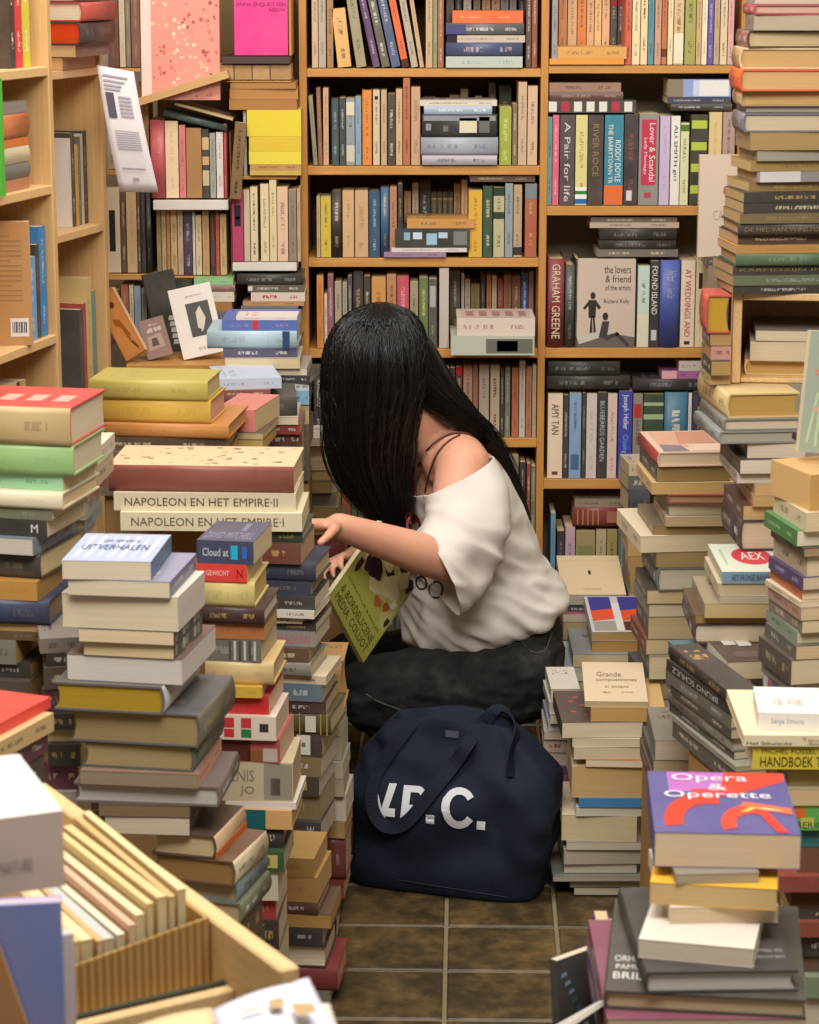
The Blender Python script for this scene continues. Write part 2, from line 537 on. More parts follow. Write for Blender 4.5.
k = NT('floor_tile_stone', 0.42, 0.45)
g = k.n('ShaderNodeNewGeometry').outputs['Position']
n1 = k.noise(g, 7, 6, 0.65); n2 = k.noise(g, 26, 5, 0.6)
kf = k.mth('ADD', k.mth('MULTIPLY', n1, 0.65), k.mth('MULTIPLY', n2, 0.35))
k.col(k.ramp(kf, [(0.32, rgb('241e13')), (0.47, rgb('433721')), (0.58, rgb('645030')), (0.72, rgb('8a7248'))]))
k.bump(n2, 0.25, 0.002)
M_TILE = k.m
M_GROUT = plain('tile_grout', '80755a', 0.9, 0.1, 0.15, 60)

fv, ff = box_vf(-3.2, 3.2, -0.6, 6.4, -0.06, -0.004)
floor = tag(mesh_obj('floor', fv, ff, M_GROUT), kind='structure')
TS = 0.1994
gx, gy = P(446.0, 900, 4.44).x, P(445, 925.7, 4.0).y
t1 = P(445, 925.7, 1.0); gy = (CAM_H / (CAM_H - t1.z))          # depth where the ray meets the floor
t2 = P(445.0, 900, 1.0); yy = CAM_H / (CAM_H - t2.z); gx = P(445.3, 897.7, yy).x
SK = R(1.35)
rnd = random.Random(3)
tile_me = []
for q in range(5):
    bm = bmesh.new()
    v, f = box_vf(0.0035, TS - 0.0035, 0.0035, TS - 0.0035, -0.006, 0.0)
    vs = [bm.verts.new(p) for p in v]
    for a in f: bm.faces.new([vs[i] for i in a])
    bmesh.ops.bevel(bm, geom=[e for e in bm.edges if all(x.co.z > -0.001 for x in e.verts)], offset=0.003, segments=1, affect='EDGES')
    me = bpy.data.meshes.new('tile'); bm.to_mesh(me); bm.free(); me.materials.append(M_TILE)
    tile_me.append(me)
for i in range(-7, 8):
    for j in range(-10, 9):
        c = Vector((gx, gy, 0)) + Matrix.Rotation(-SK, 3, 'Z') @ Vector((i * TS, j * TS, 0))
        if not (-1.0 < c.x < 1.15 and 2.3 < c.y < 5.7): continue
        o = bpy.data.objects.new('tile', tile_me[rnd.randrange(5)])
        link(o, floor)
        o.location = (c.x, c.y, rnd.uniform(-0.0012, 0))
        o.rotation_euler = (0, 0, -SK)
M_WALL = plain('wall_paint', 'cfc3b0', 0.8, 0.1, 0.04, 4)
for nm, b in (('wall_back', (-3.2, 3.2, 5.75, 5.85, 0, 3.1)), ('wall_left', (-3.2, -3.1, -0.6, 5.75, 0, 3.1)), ('wall_right', (3.1, 3.2, -0.6, 5.75, 0, 3.1))):
    v, f = box_vf(*b)
    tag(mesh_obj(nm, v, f, M_WALL), kind='structure')

# ================================================================== the back bookcases
def bookcase(label, bays, ztop, Y, depth):
    """bays: (left, right) outer faces of the sides in pixels and the rows of the shelves; neighbouring bays share an upright"""
    t = 0.0165
    root = tag(empty('bookcase', Matrix.Translation((x_at(540, 300, Y), Y + depth / 2, 0))), label, 'bookcase')
    inv = root.matrix_world.inverted()
    def pb(name, a, b, mat):
        o = bev_box(name, a[0], b[0], a[1], b[1], a[2], b[2], mat, root, 0.001)
        o.matrix_parent_inverse = inv
        return o
    xs = [x_at(v, 300, Y) for v in bays[0]]
    for i, x in enumerate(xs):
        pb('side_panel' if i in (0, len(xs) - 1) else 'upright', (x - t / 2, Y, 0.0), (x + t / 2, Y + depth, ztop), M_SHELFV)
    for q, (xa, xb) in enumerate(zip(xs, xs[1:])): pb('back_panel', (xa + t / 2, Y + depth - 0.006, 0.0), (xb - t / 2, Y + depth, ztop), (M_BACK, M_BACK2)[q])
    pb('top_board', (xs[0] - t / 2, Y, ztop + .0002), (xs[-1] + t / 2, Y + depth, ztop + t), M_SHELF)
    for (xa, xb), rows in zip(zip(xs, xs[1:]), bays[1]):
        for a, b in rows:
            pb('shelf', (xa + t / 2 + .0002, Y + 0.001, z_at(b, Y)), (xb - t / 2 - .0002, Y + depth - 0.0065, z_at(a, Y)), M_SHELF)
    return root
MID_SH = [(-28, -20), (68.6, 77), (166, 175), (258, 267), (349, 358), (438, 447.5), (536, 545), (632, 641)]
RIG_SH = [(-70, -62), (65.5, 73.5), (206, 215.5), (348, 358), (479, 489), (613, 623)]
bookcase('tall orange-brown wooden bookcase packed with books along the back', ([305, 542, 737], [MID_SH, RIG_SH]), 2.0, YB, 0.27)

# ================================================================== books in the middle case
G0 = 'books standing in the middle bookcase'
G1 = 'books standing in the right bookcase'
def tx(body, col, a, b, h=0.45, v=0.5, up=1): return lambda k: spine_text(k, body, col, a, b, h, v, up)
def bd(a, b, col, v0=0.0, v1=1.0): return lambda k: spine_band(k, a, b, col, v0, v1)
RB = 0.128     # how far back the row behind a lying pile stands
c0 = 'top shelf of middle bookcase'
upright('mid0', c0, 68.6, YB + .004, [
 (312, 318.4, -14, 'c9a98a'), (318.7, 326.2, -14, 'b3a490'), (327, 333.5, -6, 'a67845'),
 (337.8, 351.6, 9, 'e0ae68', {'tilt': 6, 'look': 'cream yellow book leaning left'}),
 (356.5, 366.8, -16, '9a9170', {'tilt': 8.5}), (373, 380.4, -16, '5b3a66', {'tilt': 12, 'hb': True}),
 (382, 390.4, -16, '5f5a4a', {'tilt': 12}), (391.8, 401.0, -14, '44567a', {'tilt': 12}),
 (402.2, 409.4, -14, 'e8652a', {'tilt': 11.5, 'look': 'slim bright orange book leaning left', 'do': [bd(.9, 1, '4a2a20')]}),
 (411.4, 418.4, -14, 'b5a690', {'tilt': 10.5}), (419.8, 424.3, -10, 'c9a57c', {'tilt': 9}), (425.6, 432.6, -14, 'c4a27a'),
 (433, 437.2, -14, '8a9468'), (437.5, 443.7, -14, '9c5f3c'), (446, 453.6, -10, '8a8a60', {'rec': RB}),
 (455, 461.4, -12, '2c2826', {'rec': RB, 'ink': 'f0f0f0'}), (463, 471, -12, 'e0d8c8', {'rec': RB}), (473, 480, -10, '8d8560', {'rec': RB}),
 (481.5, 490, -12, 'c39a68', {'rec': RB}), (491, 499.3, -12, 'c99f70', {'rec': RB}), (500, 508, -12, '9a9288', {'rec': RB}),
 (509, 516, -14, 'a39a90', {'rec': RB}), (518, 524.2, -12, '3f3a36', {'rec': RB}),
 (525.6, 531, -14, '5a3526'), (531.4, 537.2, -14, '8a4a28', {'hb': True})], G0)
pile('on the pile on top shelf of middle bookcase', YB - .004, [
 (452.5, 523, 11.4, 23.7, 'e8662b', {'d': .11, 'ink': 'f4b080'}), (446, 524, 23.7, 36, '5d5b5c', {'hb': True, 'd': .12, 'do': [bd(.0, .25, '4a4a78', .1, .9)]}),
 (447, 525, 36, 43.2, 'c5b4a4', {'d': .12, 'do': [bd(0, .13, '252022')]}), (446, 522.5, 43.2, 57, '3d4b70', {'hb': True, 'd': .12, 'ink': 'd8c0c8'}),
 (446, 522.5, 57, 68.4, 'b9c2b8', {'d': .122, 'ink': '7a98a0'})], 'lying books on the top shelf')
c1 = 'second shelf of middle bookcase'
upright('mid1', c1, 166, YB + .004, [
 (313.5, 318, 96, '8f8a6c', {'tilt': 4}), (318.5, 323, 88, '8a5040', {'tilt': 1.5}), (323.4, 329, 88, 'c79f74'), (331.7, 339, 98.5, '2f4a4c', {'hb': True, 'ink': '9ab0b0'}),
 (339.6, 346, 98, '24302e', {'ink': 'c0c8c0'}), (346.3, 355, 98.5, '8c9a9a', {'do': [bd(.05, .25, 'd8cfb8'), bd(.7, .95, 'c8c4b0')]}), (355.4, 361.6, 96.7, '7f9db8'),
 (362.4, 372, 90, 'e0872e', {'hb': True, 'ink': '8a4a10'}), (373, 380, 90, 'd8bb94', {'do': [bd(.08, .13, '2a2220', .25, .75)]}), (381, 387, 90, 'c3a37e'), (387.6, 395.3, 94, '3a2a22'),
 (395.8, 402.5, 89, 'd0a880'), (403, 410.2, 78, 'b8643c', {'ink': '5a2a20', 'ia': 1}), (411, 420.3, 87, 'c79b78', {'ink': '7a5a44'}),
 (423, 436, 97, 'c8a47c', {'rec': RB}), (437, 448, 106, '6a5138', {'rec': RB}), (449, 459.6, 95, 'b89c74', {'rec': RB}), (460, 468, 89, 'bfa680', {'rec': RB}), (474.5, 482, 96, 'cdc3b0', {'rec': RB}),
 (488, 495.3, 83, '4f4a48', {'rec': RB, 'ink': 'd0c8c0'}), (498.4, 511, 86, '28361f', {'rec': .12, 'W': .1}), (499, 511.2, 107, '9aa83a', {'W': .11, 'look': 'short lime green paperback', 'ink': 'd8dc90'}),
 (512, 517, 104, '7d6a48'), (517.6, 526.4, 82, 'c9ab8a'), (527, 537, 86, 'd3b090')], G0)
pile('on the pile on second shelf of middle bookcase', YB - .006, [
 (420, 497, 101, 106.6, 'd6cdbd', {'d': .12}), (424, 492, 107, 115, '9fb0c4', {'d': .12, 'hb': True, 'ink': 'e8eef4'}),
 (422, 497, 115, 138, '24262a', {'d': .125, 'hb': True, 'ia': 0, 'look': 'thick black book with silvery photograph spine', 'do': [bd(.02, .98, '8a8e94', .72, .95), bd(.5, .73, 'd8d0b4', .2, .85), bd(.76, .9, '6a6a66', .2, .9), bd(.05, .12, '8a8e94', .3, .6), bd(.28, .35, '6a6e74', .25, .5)]}),
 (421, 498, 138, 156, 'a3a8b6', {'d': .13, 'hb': True, 'look': 'thick silver blue hardback', 'ink': '70748a'}), (422, 497, 156, 165.7, 'ada3ad', {'d': .13, 'hb': True})], 'lying books on the second shelf')
c2 = 'third shelf of middle bookcase'
upright('mid2', c2, 258, YB + .004, [
 (316.8, 320.7, 196.6, 'c2a070'), (320.9, 331.3, 197, 'c9b23c', {'ink': '3a3418'}), (331.6, 342, 191, '2c211c', {'hb': True, 'ink': 'c8b8a0'}), (342.7, 354.3, 191, 'd2a878', {'ink': 'a07a50'}), (355, 368.4, 191, 'c9a478', {'ink': 'a07a50'}),
 (369, 380, 191, '234a6c', {'hb': True, 'ink': 'a0b8d0'}), (380.6, 389, 187.5, '2b5a80', {'hb': True}), (389.7, 397, 187.5, 'b07a56'), (397.7, 402.8, 184, '241f1c'),
 (404, 411, 191, 'd0a070', {'rec': RB}), (412, 418.6, 183, 'd9c2a0', {'rec': RB}), (419.4, 430.6, 183, '24221e', {'rec': RB}),
 (431, 436.8, 192, '45402c', {'rec': RB, 'ink': 'b09a50', 'do': [bd(.1, .14, 'a89048')]}), (437, 442.2, 192, '45402c', {'rec': RB, 'ink': 'b09a50', 'do': [bd(.1, .14, 'a89048')]}), (442.4, 447.6, 192, '45402c', {'rec': RB, 'ink': 'b09a50', 'do': [bd(.1, .14, 'a89048')]}), (447.8, 452.8, 192, '45402c', {'rec': RB, 'ink': 'b09a50', 'do': [bd(.1, .14, 'a89048')]}),
 (453.5, 460.6, 184, 'b08a5c', {'rec': RB}), (461, 467.4, 180, 'dab98c', {'rec': .09, 'W': .1}), (468.3, 482, 190.5, 'd9a92e', {'look': 'bright golden yellow paperback', 'ink': '9a5a20'}), (482.6, 492.3, 186, '1f4a2e', {'hb': True}),
 (493, 504, 187.5, 'b8b088', {'do': [bd(.0, .12, '2a4030'), bd(.35, .45, '33402c')]}), (504.5, 512.5, 183.5, '8a979c'), (513, 521.6, 185, 'b59a78', {'do': [bd(.86, .97, '3a3432')]}), (524.4, 536.4, 184, 'a8563a', {'do': [bd(0, .2, '7a8288')]})], G0)
pile('on the pile on third shelf of middle bookcase', YB - .006, [
 (407, 474.6, 219.5, 229, 'c98f45', {'d': .12, 'dy': .004}), (395, 470, 229, 248.5, '26282a', {'d': .12, 'ia': 0, 'hb': False, 'look': 'black book with icy blue pictured spine', 'do': [bd(.12, .2, '8fb0c0', .4, .8), bd(.24, .36, 'c8d8e0', .45, .8), bd(.42, .56, '9ac0d4', .15, .75), bd(.58, .7, 'b8ccd4', .5, .8), bd(.78, .96, '7a7c7a', .15, .85)]}),
 (391.6, 467, 248.5, 252.8, 'd9d0cc', {'d': .12}), (384, 446, 252.8, 258, '9b7a94', {'d': .12}), (384, 467, 258, 263, 'd49a98', {'d': .125, 'dy': -.012})][:4], 'lying books on the third shelf')
pile('on the row top, third shelf of middle bookcase', YB + .01, [(470, 535, 176, 182.5, '5d4030', {'d': .115})], 'lying books on the third shelf')
c3 = 'fourth shelf of middle bookcase'
upright('mid3', c3, 349, YB + .004, [
 (317, 324, 276, 'c98238', {'ink': '8a4a18'}), (324.4, 327.8, 294, 'd9b8a8'), (328, 334, 274.5, '8c5060'), (335, 342, 282, 'a5987a'), (342.7, 347.6, 283, '9a9484'), (348, 352.5, 276, '3c4048'), (353.5, 363.4, 272, '222428', {'hb': True}), (364, 370.8, 276, '2e2622'),
 (371.7, 386, 277.5, 'c98f4c', {'ink': '8a5a28'}), (386.7, 396.5, 275, 'b57a48'), (397, 409, 276, 'c2475a', {'hb': True, 'ink': 'e8b8b8', 'look': 'pinkish red hardback'}), (410, 418.2, 282, '9a8f70'), (419, 428, 277.5, '5c7030', {'ink': 'd0d890'}), (428.4, 437, 279, '4a4a46', {'do': [bd(.1, .4, 'a8a8a0', .15, .85)]}),
 (439, 448.8, 268, 'bdb3a8', {'look': 'plain pale grey book', 'ia': 0}), (449.6, 460, 271, '5a5438', {'rec': RB}), (461, 464, 273, 'e0d8cc', {'rec': RB}), (464.4, 470, 279, 'd2c0a0', {'rec': RB}), (470.4, 479.4, 283.6, '8f8050', {'rec': RB}), (480, 485, 276, '241c1c', {'rec': RB}), (486, 491, 275.5, 'c07a40', {'rec': RB}), (491.4, 496.4, 275.5, 'd8c49c', {'rec': RB}),
 (497, 502.7, 279, 'a03a44', {'rec': RB}), (503, 511, 275.5, '9a6844', {'rec': RB}), (511.3, 520, 276, '8a5a3c', {'rec': RB}), (520.5, 527.5, 273, '2c5a94', {'rec': RB, 'ink': 'e8eef4', 'ia': 1}), (528, 533, 271.5, 'b88a78', {'rec': RB})], G0)
def pinkbox(b):
    top_quad(b, [(.06, .05), (.9, .05), (.9, .95), (.06, .95)], 'cdb8ac')
    for q in range(5): top_quad(b, [(.2, .1 + q * .17), (.7, .1 + q * .17), (.7, .2 + q * .17), (.2, .2 + q * .17)], 'b08078', z=.0008)
def greyphoto(b):
    spine_band(b, .42, .98, '6a6c60', .1, .85); spine_band(b, .55, .8, '3c3e38', .2, .75)
pile('on the pile on fourth shelf of middle bookcase', YB - .085, [
 (457, 535, 318.7, 336.4, 'd9c8b8', {'d': .15, 'look': 'thick cream paperback with small red letters', 'ink': '8a4a40', 'do': [pinkbox]}),
 (451, 534.4, 336.4, 356, 'b8bcae', {'d': .16, 'dy': -.004, 'ia': 0, 'look': 'thick grey photo spined book', 'do': [greyphoto]})][:2], 'lying books on the fourth shelf')
c4 = 'fifth shelf of middle bookcase'
upright('mid4', c4, 438, YB + .004, [
 (436, 443, 369.5, '4c4a4c'), (443.6, 449.6, 368, '2c2826', {'ink': 'e8e0d8', 'ia': 1}), (450, 455, 368, '332e2c', {'ink': 'e8e0d8', 'ia': 1}), (455.5, 462.4, 367, '5a2a24', {'do': [bd(.0, .1, 'c83020'), bd(.5, .75, 'c03028')]}),
 (463, 472.2, 365.5, 'b58a74'), (472.6, 477.7, 365, 'a56a48'), (478.5, 488.8, 365, 'b5a592'), (489.8, 499.3, 365, 'c0ac90', {'ink': '6a2a28', 'ia': 1}), (499.8, 503.8, 369, '3a3028'), (504.3, 510, 367, '7c7462'),
 (511.3, 518.2, 368, 'b0603c'), (518.6, 524.8, 361, 'c8b8aa'), (525.3, 531.3, 368, 'ab6a48'), (531.7, 535.8, 365.5, 'b3987c')], G0)
upright('mid5', 'low shelf behind her back', 536, YB + .004, [
 (500, 508, 456, 'a88a60'), (508.6, 518, 455.5, '8f8668'), (519, 525, 462, '2a2624'), (526, 530, 463.5, '8c3630'), (530.4, 535, 466, '6f7058')], G0)

# ================================================================== books in the right case
d0 = 'top shelf of right bookcase'
upright('rig0', d0, 65.5, YB + .004, [
 (551.4, 557.3, -10, '9a9490'), (558, 566.5, -12, 'd9925a', {'rec': RB}), (567, 576.3, -12, 'e0b888', {'rec': RB}), (576.6, 585.6, -12, 'e08038', {'rec': RB}), (586, 593.4, -12, 'd9a878', {'rec': RB}), (593.8, 600.8, -12, 'e0b878', {'rec': RB}), (601.2, 609, -12, 'dca880', {'rec': RB}),
 (609.5, 616.2, -12, '3a3030', {'rec': RB, 'do': [bd(.1, .24, '8a2c24')]}), (616.8, 623.6, -12, '322a2a', {'rec': RB, 'do': [bd(.1, .24, '8a2c24')]}), (624.6, 631, -14, 'c9583c'), (631.5, 639.5, -14, 'f0d8a8', {'ink': '3a3030'}), (640, 647, -14, 'eccfa0', {'ink': '201c1c', 'ia': 1}), (647.4, 653.4, -14, '4a8a98'),
 (654, 660.6, -14, 'c9987a'), (661, 666.4, -14, 'c06a40', {'do': [bd(.8, .9, '6a3a28')]}), (667, 672.5, -14, 'ecd8a8'), (673, 683, -14, 'd9b888', {'do': [bd(.6, .98, 'e8dcc0')]}), (684, 695, -14, 'a0a050'), (695.4, 700.7, -14, 'd0a870'), (701, 706.5, -14, 'f2e2c2', {'ink': '5a7080'}),
 (706.9, 712.8, -14, '5a4a9a', {'ink': 'c8c0e8'}), (713.2, 718.8, -14, 'c0a080'), (719.4, 726.5, -14, 'e0c8a0'), (727, 733, -14, 'e0a8a0')], G1)
pile('lying on top shelf of right bookcase', YB - .004, [
 (557.5, 626.6, 47.6, 59.6, 'd9a050', {'d': .12, 'ink': '8a5a28'}), (549.5, 624, 59.6, 65.2, 'e8962e', {'d': .12, 'ia': 0})], 'lying books on the top shelf')
d1 = 'second shelf of right bookcase'
def stripes(b):
    for q in range(4): spine_band(b, .06 + q * .24, .15 + q * .24, 'b4c448', .05, .95)
upright('rig1', d1, 206, YB + .004, [
 (546.6, 551.6, 116.7, '5a8a88', {'look': 'slim teal paperback'}), (551.8, 558.4, 115, 'd8607c', {'ink': 'f4d0d8'}), (559, 574, 115, '4a3a40', {'ia': 0, 'look': 'dark plum book with white handwritten spine', 'do': [tx('A Pair for life', 'd8ccd0', .08, .96, .4)]}),
 (574.6, 586.6, 115, 'd9cf8a', {'ink': '8a7a40', 'do': [bd(.8, .84, 'f0ece0'), bd(.84, .88, '3a8040'), bd(.88, .93, 'f0ece0'), bd(.93, .985, '2a6ab0')]}), (587, 602.4, 115, '3c302a', {'ia': 0, 'look': 'dark brown book with tan capital letters', 'do': [tx('RIVER ROCE', '9a7a58', .1, .68, .4)]}),
 (603.4, 622.4, 115, '1a8098', {'ia': 0, 'look': 'teal book with orange foot of spine', 'do': [bd(.78, .995, 'e0703c'), tx('RODDY DOYLE', 'e8f0f0', .28, .74, .3, .72), tx('THE BARRYTOWN TR', 'f0e8d8', .1, .76, .24, .32)]}),
 (623, 637, 114, '30282c', {'ink': '9a4a5a', 'do': [bd(.84, .95, 'd8d4d0', .2, .6)]}), (637.6, 657.6, 114, '8a8c84', {'ia': 0, 'look': 'grey book with a red lozenge title label', 'do': [bd(.06, .78, 'c03a54', .12, .88), tx('Lover & Scandal', 'f4e4e0', .1, .74, .3, .68), tx('Lady Montagu', 'f0d8d8', .26, .66, .2, .32), bd(.86, .92, 'b04a58', .3, .65)]}),
 (658.3, 668.6, 116, 'c8b4d4', {'ink': 'a894b8'}), (669.3, 678.6, 116, 'e8e4dc', {'ia': 0, 'look': 'white book with black slanting lettering', 'do': [tx('ALI SMITH girl', '2a2a2a', .1, .72, .5)]}),
 (679, 687.6, 123, 'd8d8a8', {'do': [bd(.02, .1, '5a7a30')]}), (688.8, 706, 115, '2c2c20', {'ia': 0, 'look': 'black and lime striped book', 'do': [stripes]}), (706.9, 720, 112, 'd9c088', {'ink': 'c8a860'}), (720.6, 733, 112, 'b09088')], G1)
def chk(b):
    for q in range(7):
        spine_band(b, q / 7 + .01, q / 7 + .1, 'b03a44' if q in (1, 5) else 'ddd8cc', .1, .9)
pile('on row top, second shelf of right bookcase', YB + .004, [
 (549.5, 621, 83.5, 92.6, '9a7460', {'d': .115}), (549.5, 623, 92.6, 101, '5c3a34', {'d': .115, 'hb': True, 'ink': 'c09080'}),
 (548, 636, 101, 113.6, '3a3432', {'d': .12, 'ia': 0, 'look': 'book spine chequered white, red and black', 'do': [chk]})], 'lying books on the second shelf row')
pile('on row end, second shelf of right bookcase', YB + .006, [
 (668, 731, 80, 97.6, '8aa0d0', {'d': .11, 'ia': 0, 'f': 'S', 'look': 'blue and white book', 'do': [bd(.0, .24, '8a7c68'), bd(.5, .97, 'e4e0dc', .05, .95), bd(.4, .5, 'c4cce8', .05, .95)]}), (667, 731, 97.6, 104.5, '26304e', {'d': .11}), (671, 732, 104.5, 111.4, '2a2624', {'d': .11, 'hb': True})], 'lying books on the second shelf row')
d2 = 'third shelf of right bookcase'
upright('rig2', d2, 348, YB + .004, [
 (546.8, 563.6, 258.6, '7c1f2c', {'ia': 0, 'hb': True, 'look': 'dark red hardback with big cream capitals', 'do': [tx('GRAHAM GREENE', 'e0c8a8', .06, .9, .5)]}), (564.3, 574, 264.7, '3a4038', {'hb': True, 'ink': 'a8b0a0'}), (574.4, 578, 259, '1e1c1c'),
 (636.4, 648.3, 266, 'c4d8c8', {'ink': '3a5a60', 'do': [bd(.6, .99, 'dcd4b8')]}), (648.7, 658, 261, '262426', {'ia': 0, 'look': 'black paperback with bold white letters', 'do': [tx('FOUND ISLAND', 'e8e4e0', .06, .62, .62), bd(.8, .92, 'c8c8c8', .2, .8)]}),
 (658.4, 678.6, 260, '3a50a0', {'hb': True, 'ia': 0, 'look': 'thick bright blue hardback', 'do': [tx('Shirley Hazzard', 'b8c4e8', .12, .24, .6), tx('Greene Capri', 'a8b8e0', .32, .44, .5)]}), (679.4, 693.6, 260.5, 'e6d2bc', {'ia': 0, 'look': 'cream paperback with pink red letters', 'do': [tx('AT WEDDINGS AND', 'b84a58', .1, .88, .42), bd(.93, .97, '3a3434', .3, .7)]}),
 (694.2, 711.8, 259.8, 'e0cca8', {'ia': 0, 'look': 'cream paperback with large olive letters', 'do': [tx('PENNY LANE', '7a7850', .02, .78, .3, .74), tx('The Singer', 'c89868', .45, .78, .26, .3), bd(.15, .33, '2c2420', .15, .45)]})], G1)
pile('on row top, third shelf of right bookcase', YB + .01, [
 (591, 677, 218, 223, '6a5a4e', {'d': .11}), (590, 679, 223, 228.6, 'b8a490', {'d': .11}), (600, 677, 228.6, 241, '1c1c1e', {'hb': True, 'd': .11, 'ink': '8a8a90'}), (600, 676, 241, 250, '201f20', {'hb': True, 'd': .11, 'ink': '8a8480'}), (597, 678, 250, 257.6, '6e675e', {'d': .11})], 'lying books on the third shelf row')
d3 = 'fourth shelf of right bookcase'
upright('rig3', d3, 479, YB + .004, [
 (547, 562, 393.7, 'e6d0b4', {'ia': 0, 'tilt': 0, 'look': 'cream paperback with grey capital letters', 'do': [tx('AMY TAN', '6a5c54', .12, .48, .5), bd(.92, .96, '7a3a30', .3, .7)]}), (562.4, 567.8, 395, '3a2c28', {'ink': 'd8c8c0'}), (568.3, 580.4, 393, '7fa0c4', {'ink': '2a3a50', 'do': [bd(.72, .9, '4a6a90', .15, .85)]}), (581, 585, 393, '2e2624', {'ink': 'b8a8a0'}),
 (585.4, 596, 393.7, 'd2c4c0', {'ink': 'b0a09c'}), (596.6, 606, 392.4, '28262a', {'ia': 0, 'look': 'black book with white spine letters', 'do': [tx('BLUEBEARDS GARDEN', 'b8c0c8', .1, .8, .5)]}), (606.4, 616, 393.7, 'dcc0b4', {'ink': 'a07060'}),
 (617, 631, 391, '2438a4', {'ia': 0, 'look': 'vivid blue book with white title', 'do': [tx('Joseph Heller', 'e8ecf8', .04, .44, .5), tx('Closing Time', '7fb0f0', .5, .88, .5)]}), (631.6, 641.4, 394, '8a8478', {'do': [bd(.12, .28, 'b83a34', .1, .9)]}),
 (642, 662, 394, '24402c', {'ia': 0, 'look': 'dark green book with pale bands', 'do': [bd(.1, .14, 'a8b890'), bd(.24, .3, 'a8b890')]}), (662.6, 686, 392, '2a6a88', {'hb': True}), (686.4, 690, 393, 'e0e0dc'), (690.4, 706, 391, '2a2c44')], G1)
pile('on row top left, fourth shelf of right bookcase', YB + .006, [
 (548, 620, 362, 376.4, '191a1c', {'hb': True, 'd': .115, 'ink': '80848a'}), (547, 630, 376.4, 390, '1f2022', {'hb': True, 'd': .118, 'ink': '888a90'})], 'lying books on the fourth shelf row')
pile('on row top right, fourth shelf of right bookcase', YB + .006, [
 (679, 710, 361.6, 371.6, 'c4bab4', {'d': .11}), (662, 711, 371.6, 379.4, 'a05a94', {'d': .11, 'do': [bd(0, .3, 'e0a8b4')]}), (633, 711, 379.4, 391, '26242a', {'hb': True, 'd': .112, 'ink': '8a8a90'})], 'lying books on the fourth shelf row')
d4 = 'lowest visible shelf of right bookcase'
upright('rig4', d4, 613, YB + .004, [
 (549.5, 554.6, 513, '5a94b0', {'look': 'slim sky blue paperback'}), (556, 563.6, 531, '2c2430', {'ink': '9a7a98'}), (564.2, 574, 527, 'c4a4b0'), (574.6, 594, 531, 'a09064', {'ia': 0, 'do': [bd(.18, .8, '8a8a58', .1, .9)]}), (594.6, 605, 530, 'b8a880', {'ink': '7a6a48'}), (605.4, 616, 530, '9c8e50'), (616.5, 624.5, 529, '5a6a68'), (625, 640, 531, '4a3c34')], G1)
def ornate(b):
    for q in range(5): spine_band(b, .08 + q * .1, .1 + q * .1, 'b8903c', .1, .9)
    spine_band(b, .66, .92, 'a06a50', .2, .8)
pile('on row top, lowest shelf of right bookcase', YB + .006, [
 (575, 624, 500, 508, '8a7a68', {'d': .11}), (573, 624, 508, 527, '7c2430', {'hb': True, 'd': .115, 'ia': 0, 'look': 'ornate dark red hardback with gilt bands', 'do': [ornate]})], 'lying books on the lowest shelf row')
# the shelves behind her head go on
fr = random.Random(77)
def filler(nm, ctx, yb, xa, xb, pal, y_lo, y_hi):
    row, x = [], xa
    while x < xb - 6:
        w_ = fr.uniform(4, 11)
        row.append((x, min(x + w_, xb), yb - fr.uniform(y_lo, y_hi), fr.choice(pal)))
        x += w_ + .4
    upright(nm, ctx, yb, YB + .004, row, G0)
PAL = ['c9a67c', 'b08a5c', '5a3a2c', '2c2a2a', '8a4a3c', 'd2bc94', '6a7058', '3c4a5a', 'a8603c', 'b8ac98', '7a6a50']
filler('fill4', 'fifth shelf behind her head', 438, 314, 434, PAL, 66, 80)
filler('fill5', 'sixth shelf behind her shoulder', 536, 314, 498, PAL, 66, 82)
filler('fill6', 'seventh shelf behind her', 632, 314, 534, PAL, 66, 82)

# ================================================================== supports and the right-hand stacks
M_CARD = plain('cardboard', 'a98455', 0.85, 0.1, 0.1, 20)
M_CRATE = wood('crate_wood', 'b98c50', 'd2a768', (2, 16, 16), 0.55)
def support(label, xl, xr, py, Y, d, yaw=0, name='cardboard_box', z0=0.0):
    """a closed cardboard box standing on the floor under a pile"""
    zt = P(400, py, Y).z - 0.0006
    a, b = P(xl, py, Y).x, P(xr, py, Y).x
    wd = (b - a) / 2
    root = tag(empty(name, Matrix.Translation(((a + b) / 2, Y, z0)) @ Matrix.Rotation(R(yaw), 4, 'Z')), label, 'box', 'cardboard boxes under the book piles')
    h = zt - z0
    bev_box('box_body', -wd, wd, 0.004, d, 0.0005, h - 0.006, M_CARD, root, 0.003)
    for q in (0, 1):
        bev_box('flap', -wd if q == 0 else 0.001, -0.001 if q == 0 else wd, 0.004, d, h - 0.0055, h, M_CARD, root, 0.001)
    return root
GR = 'books piled in the right-hand stacks'
GL = 'books piled in the left-hand stacks'
def yfloor(py):
    t = P(400, py, 1.0)
    return CAM_H / (CAM_H - t.z)
T_, R_, F_ = 'T', 'R', 'F'
def pg(face, pages, **k):
    d = {'f': face, 'pg': pages}
    d.update(k)
    return d
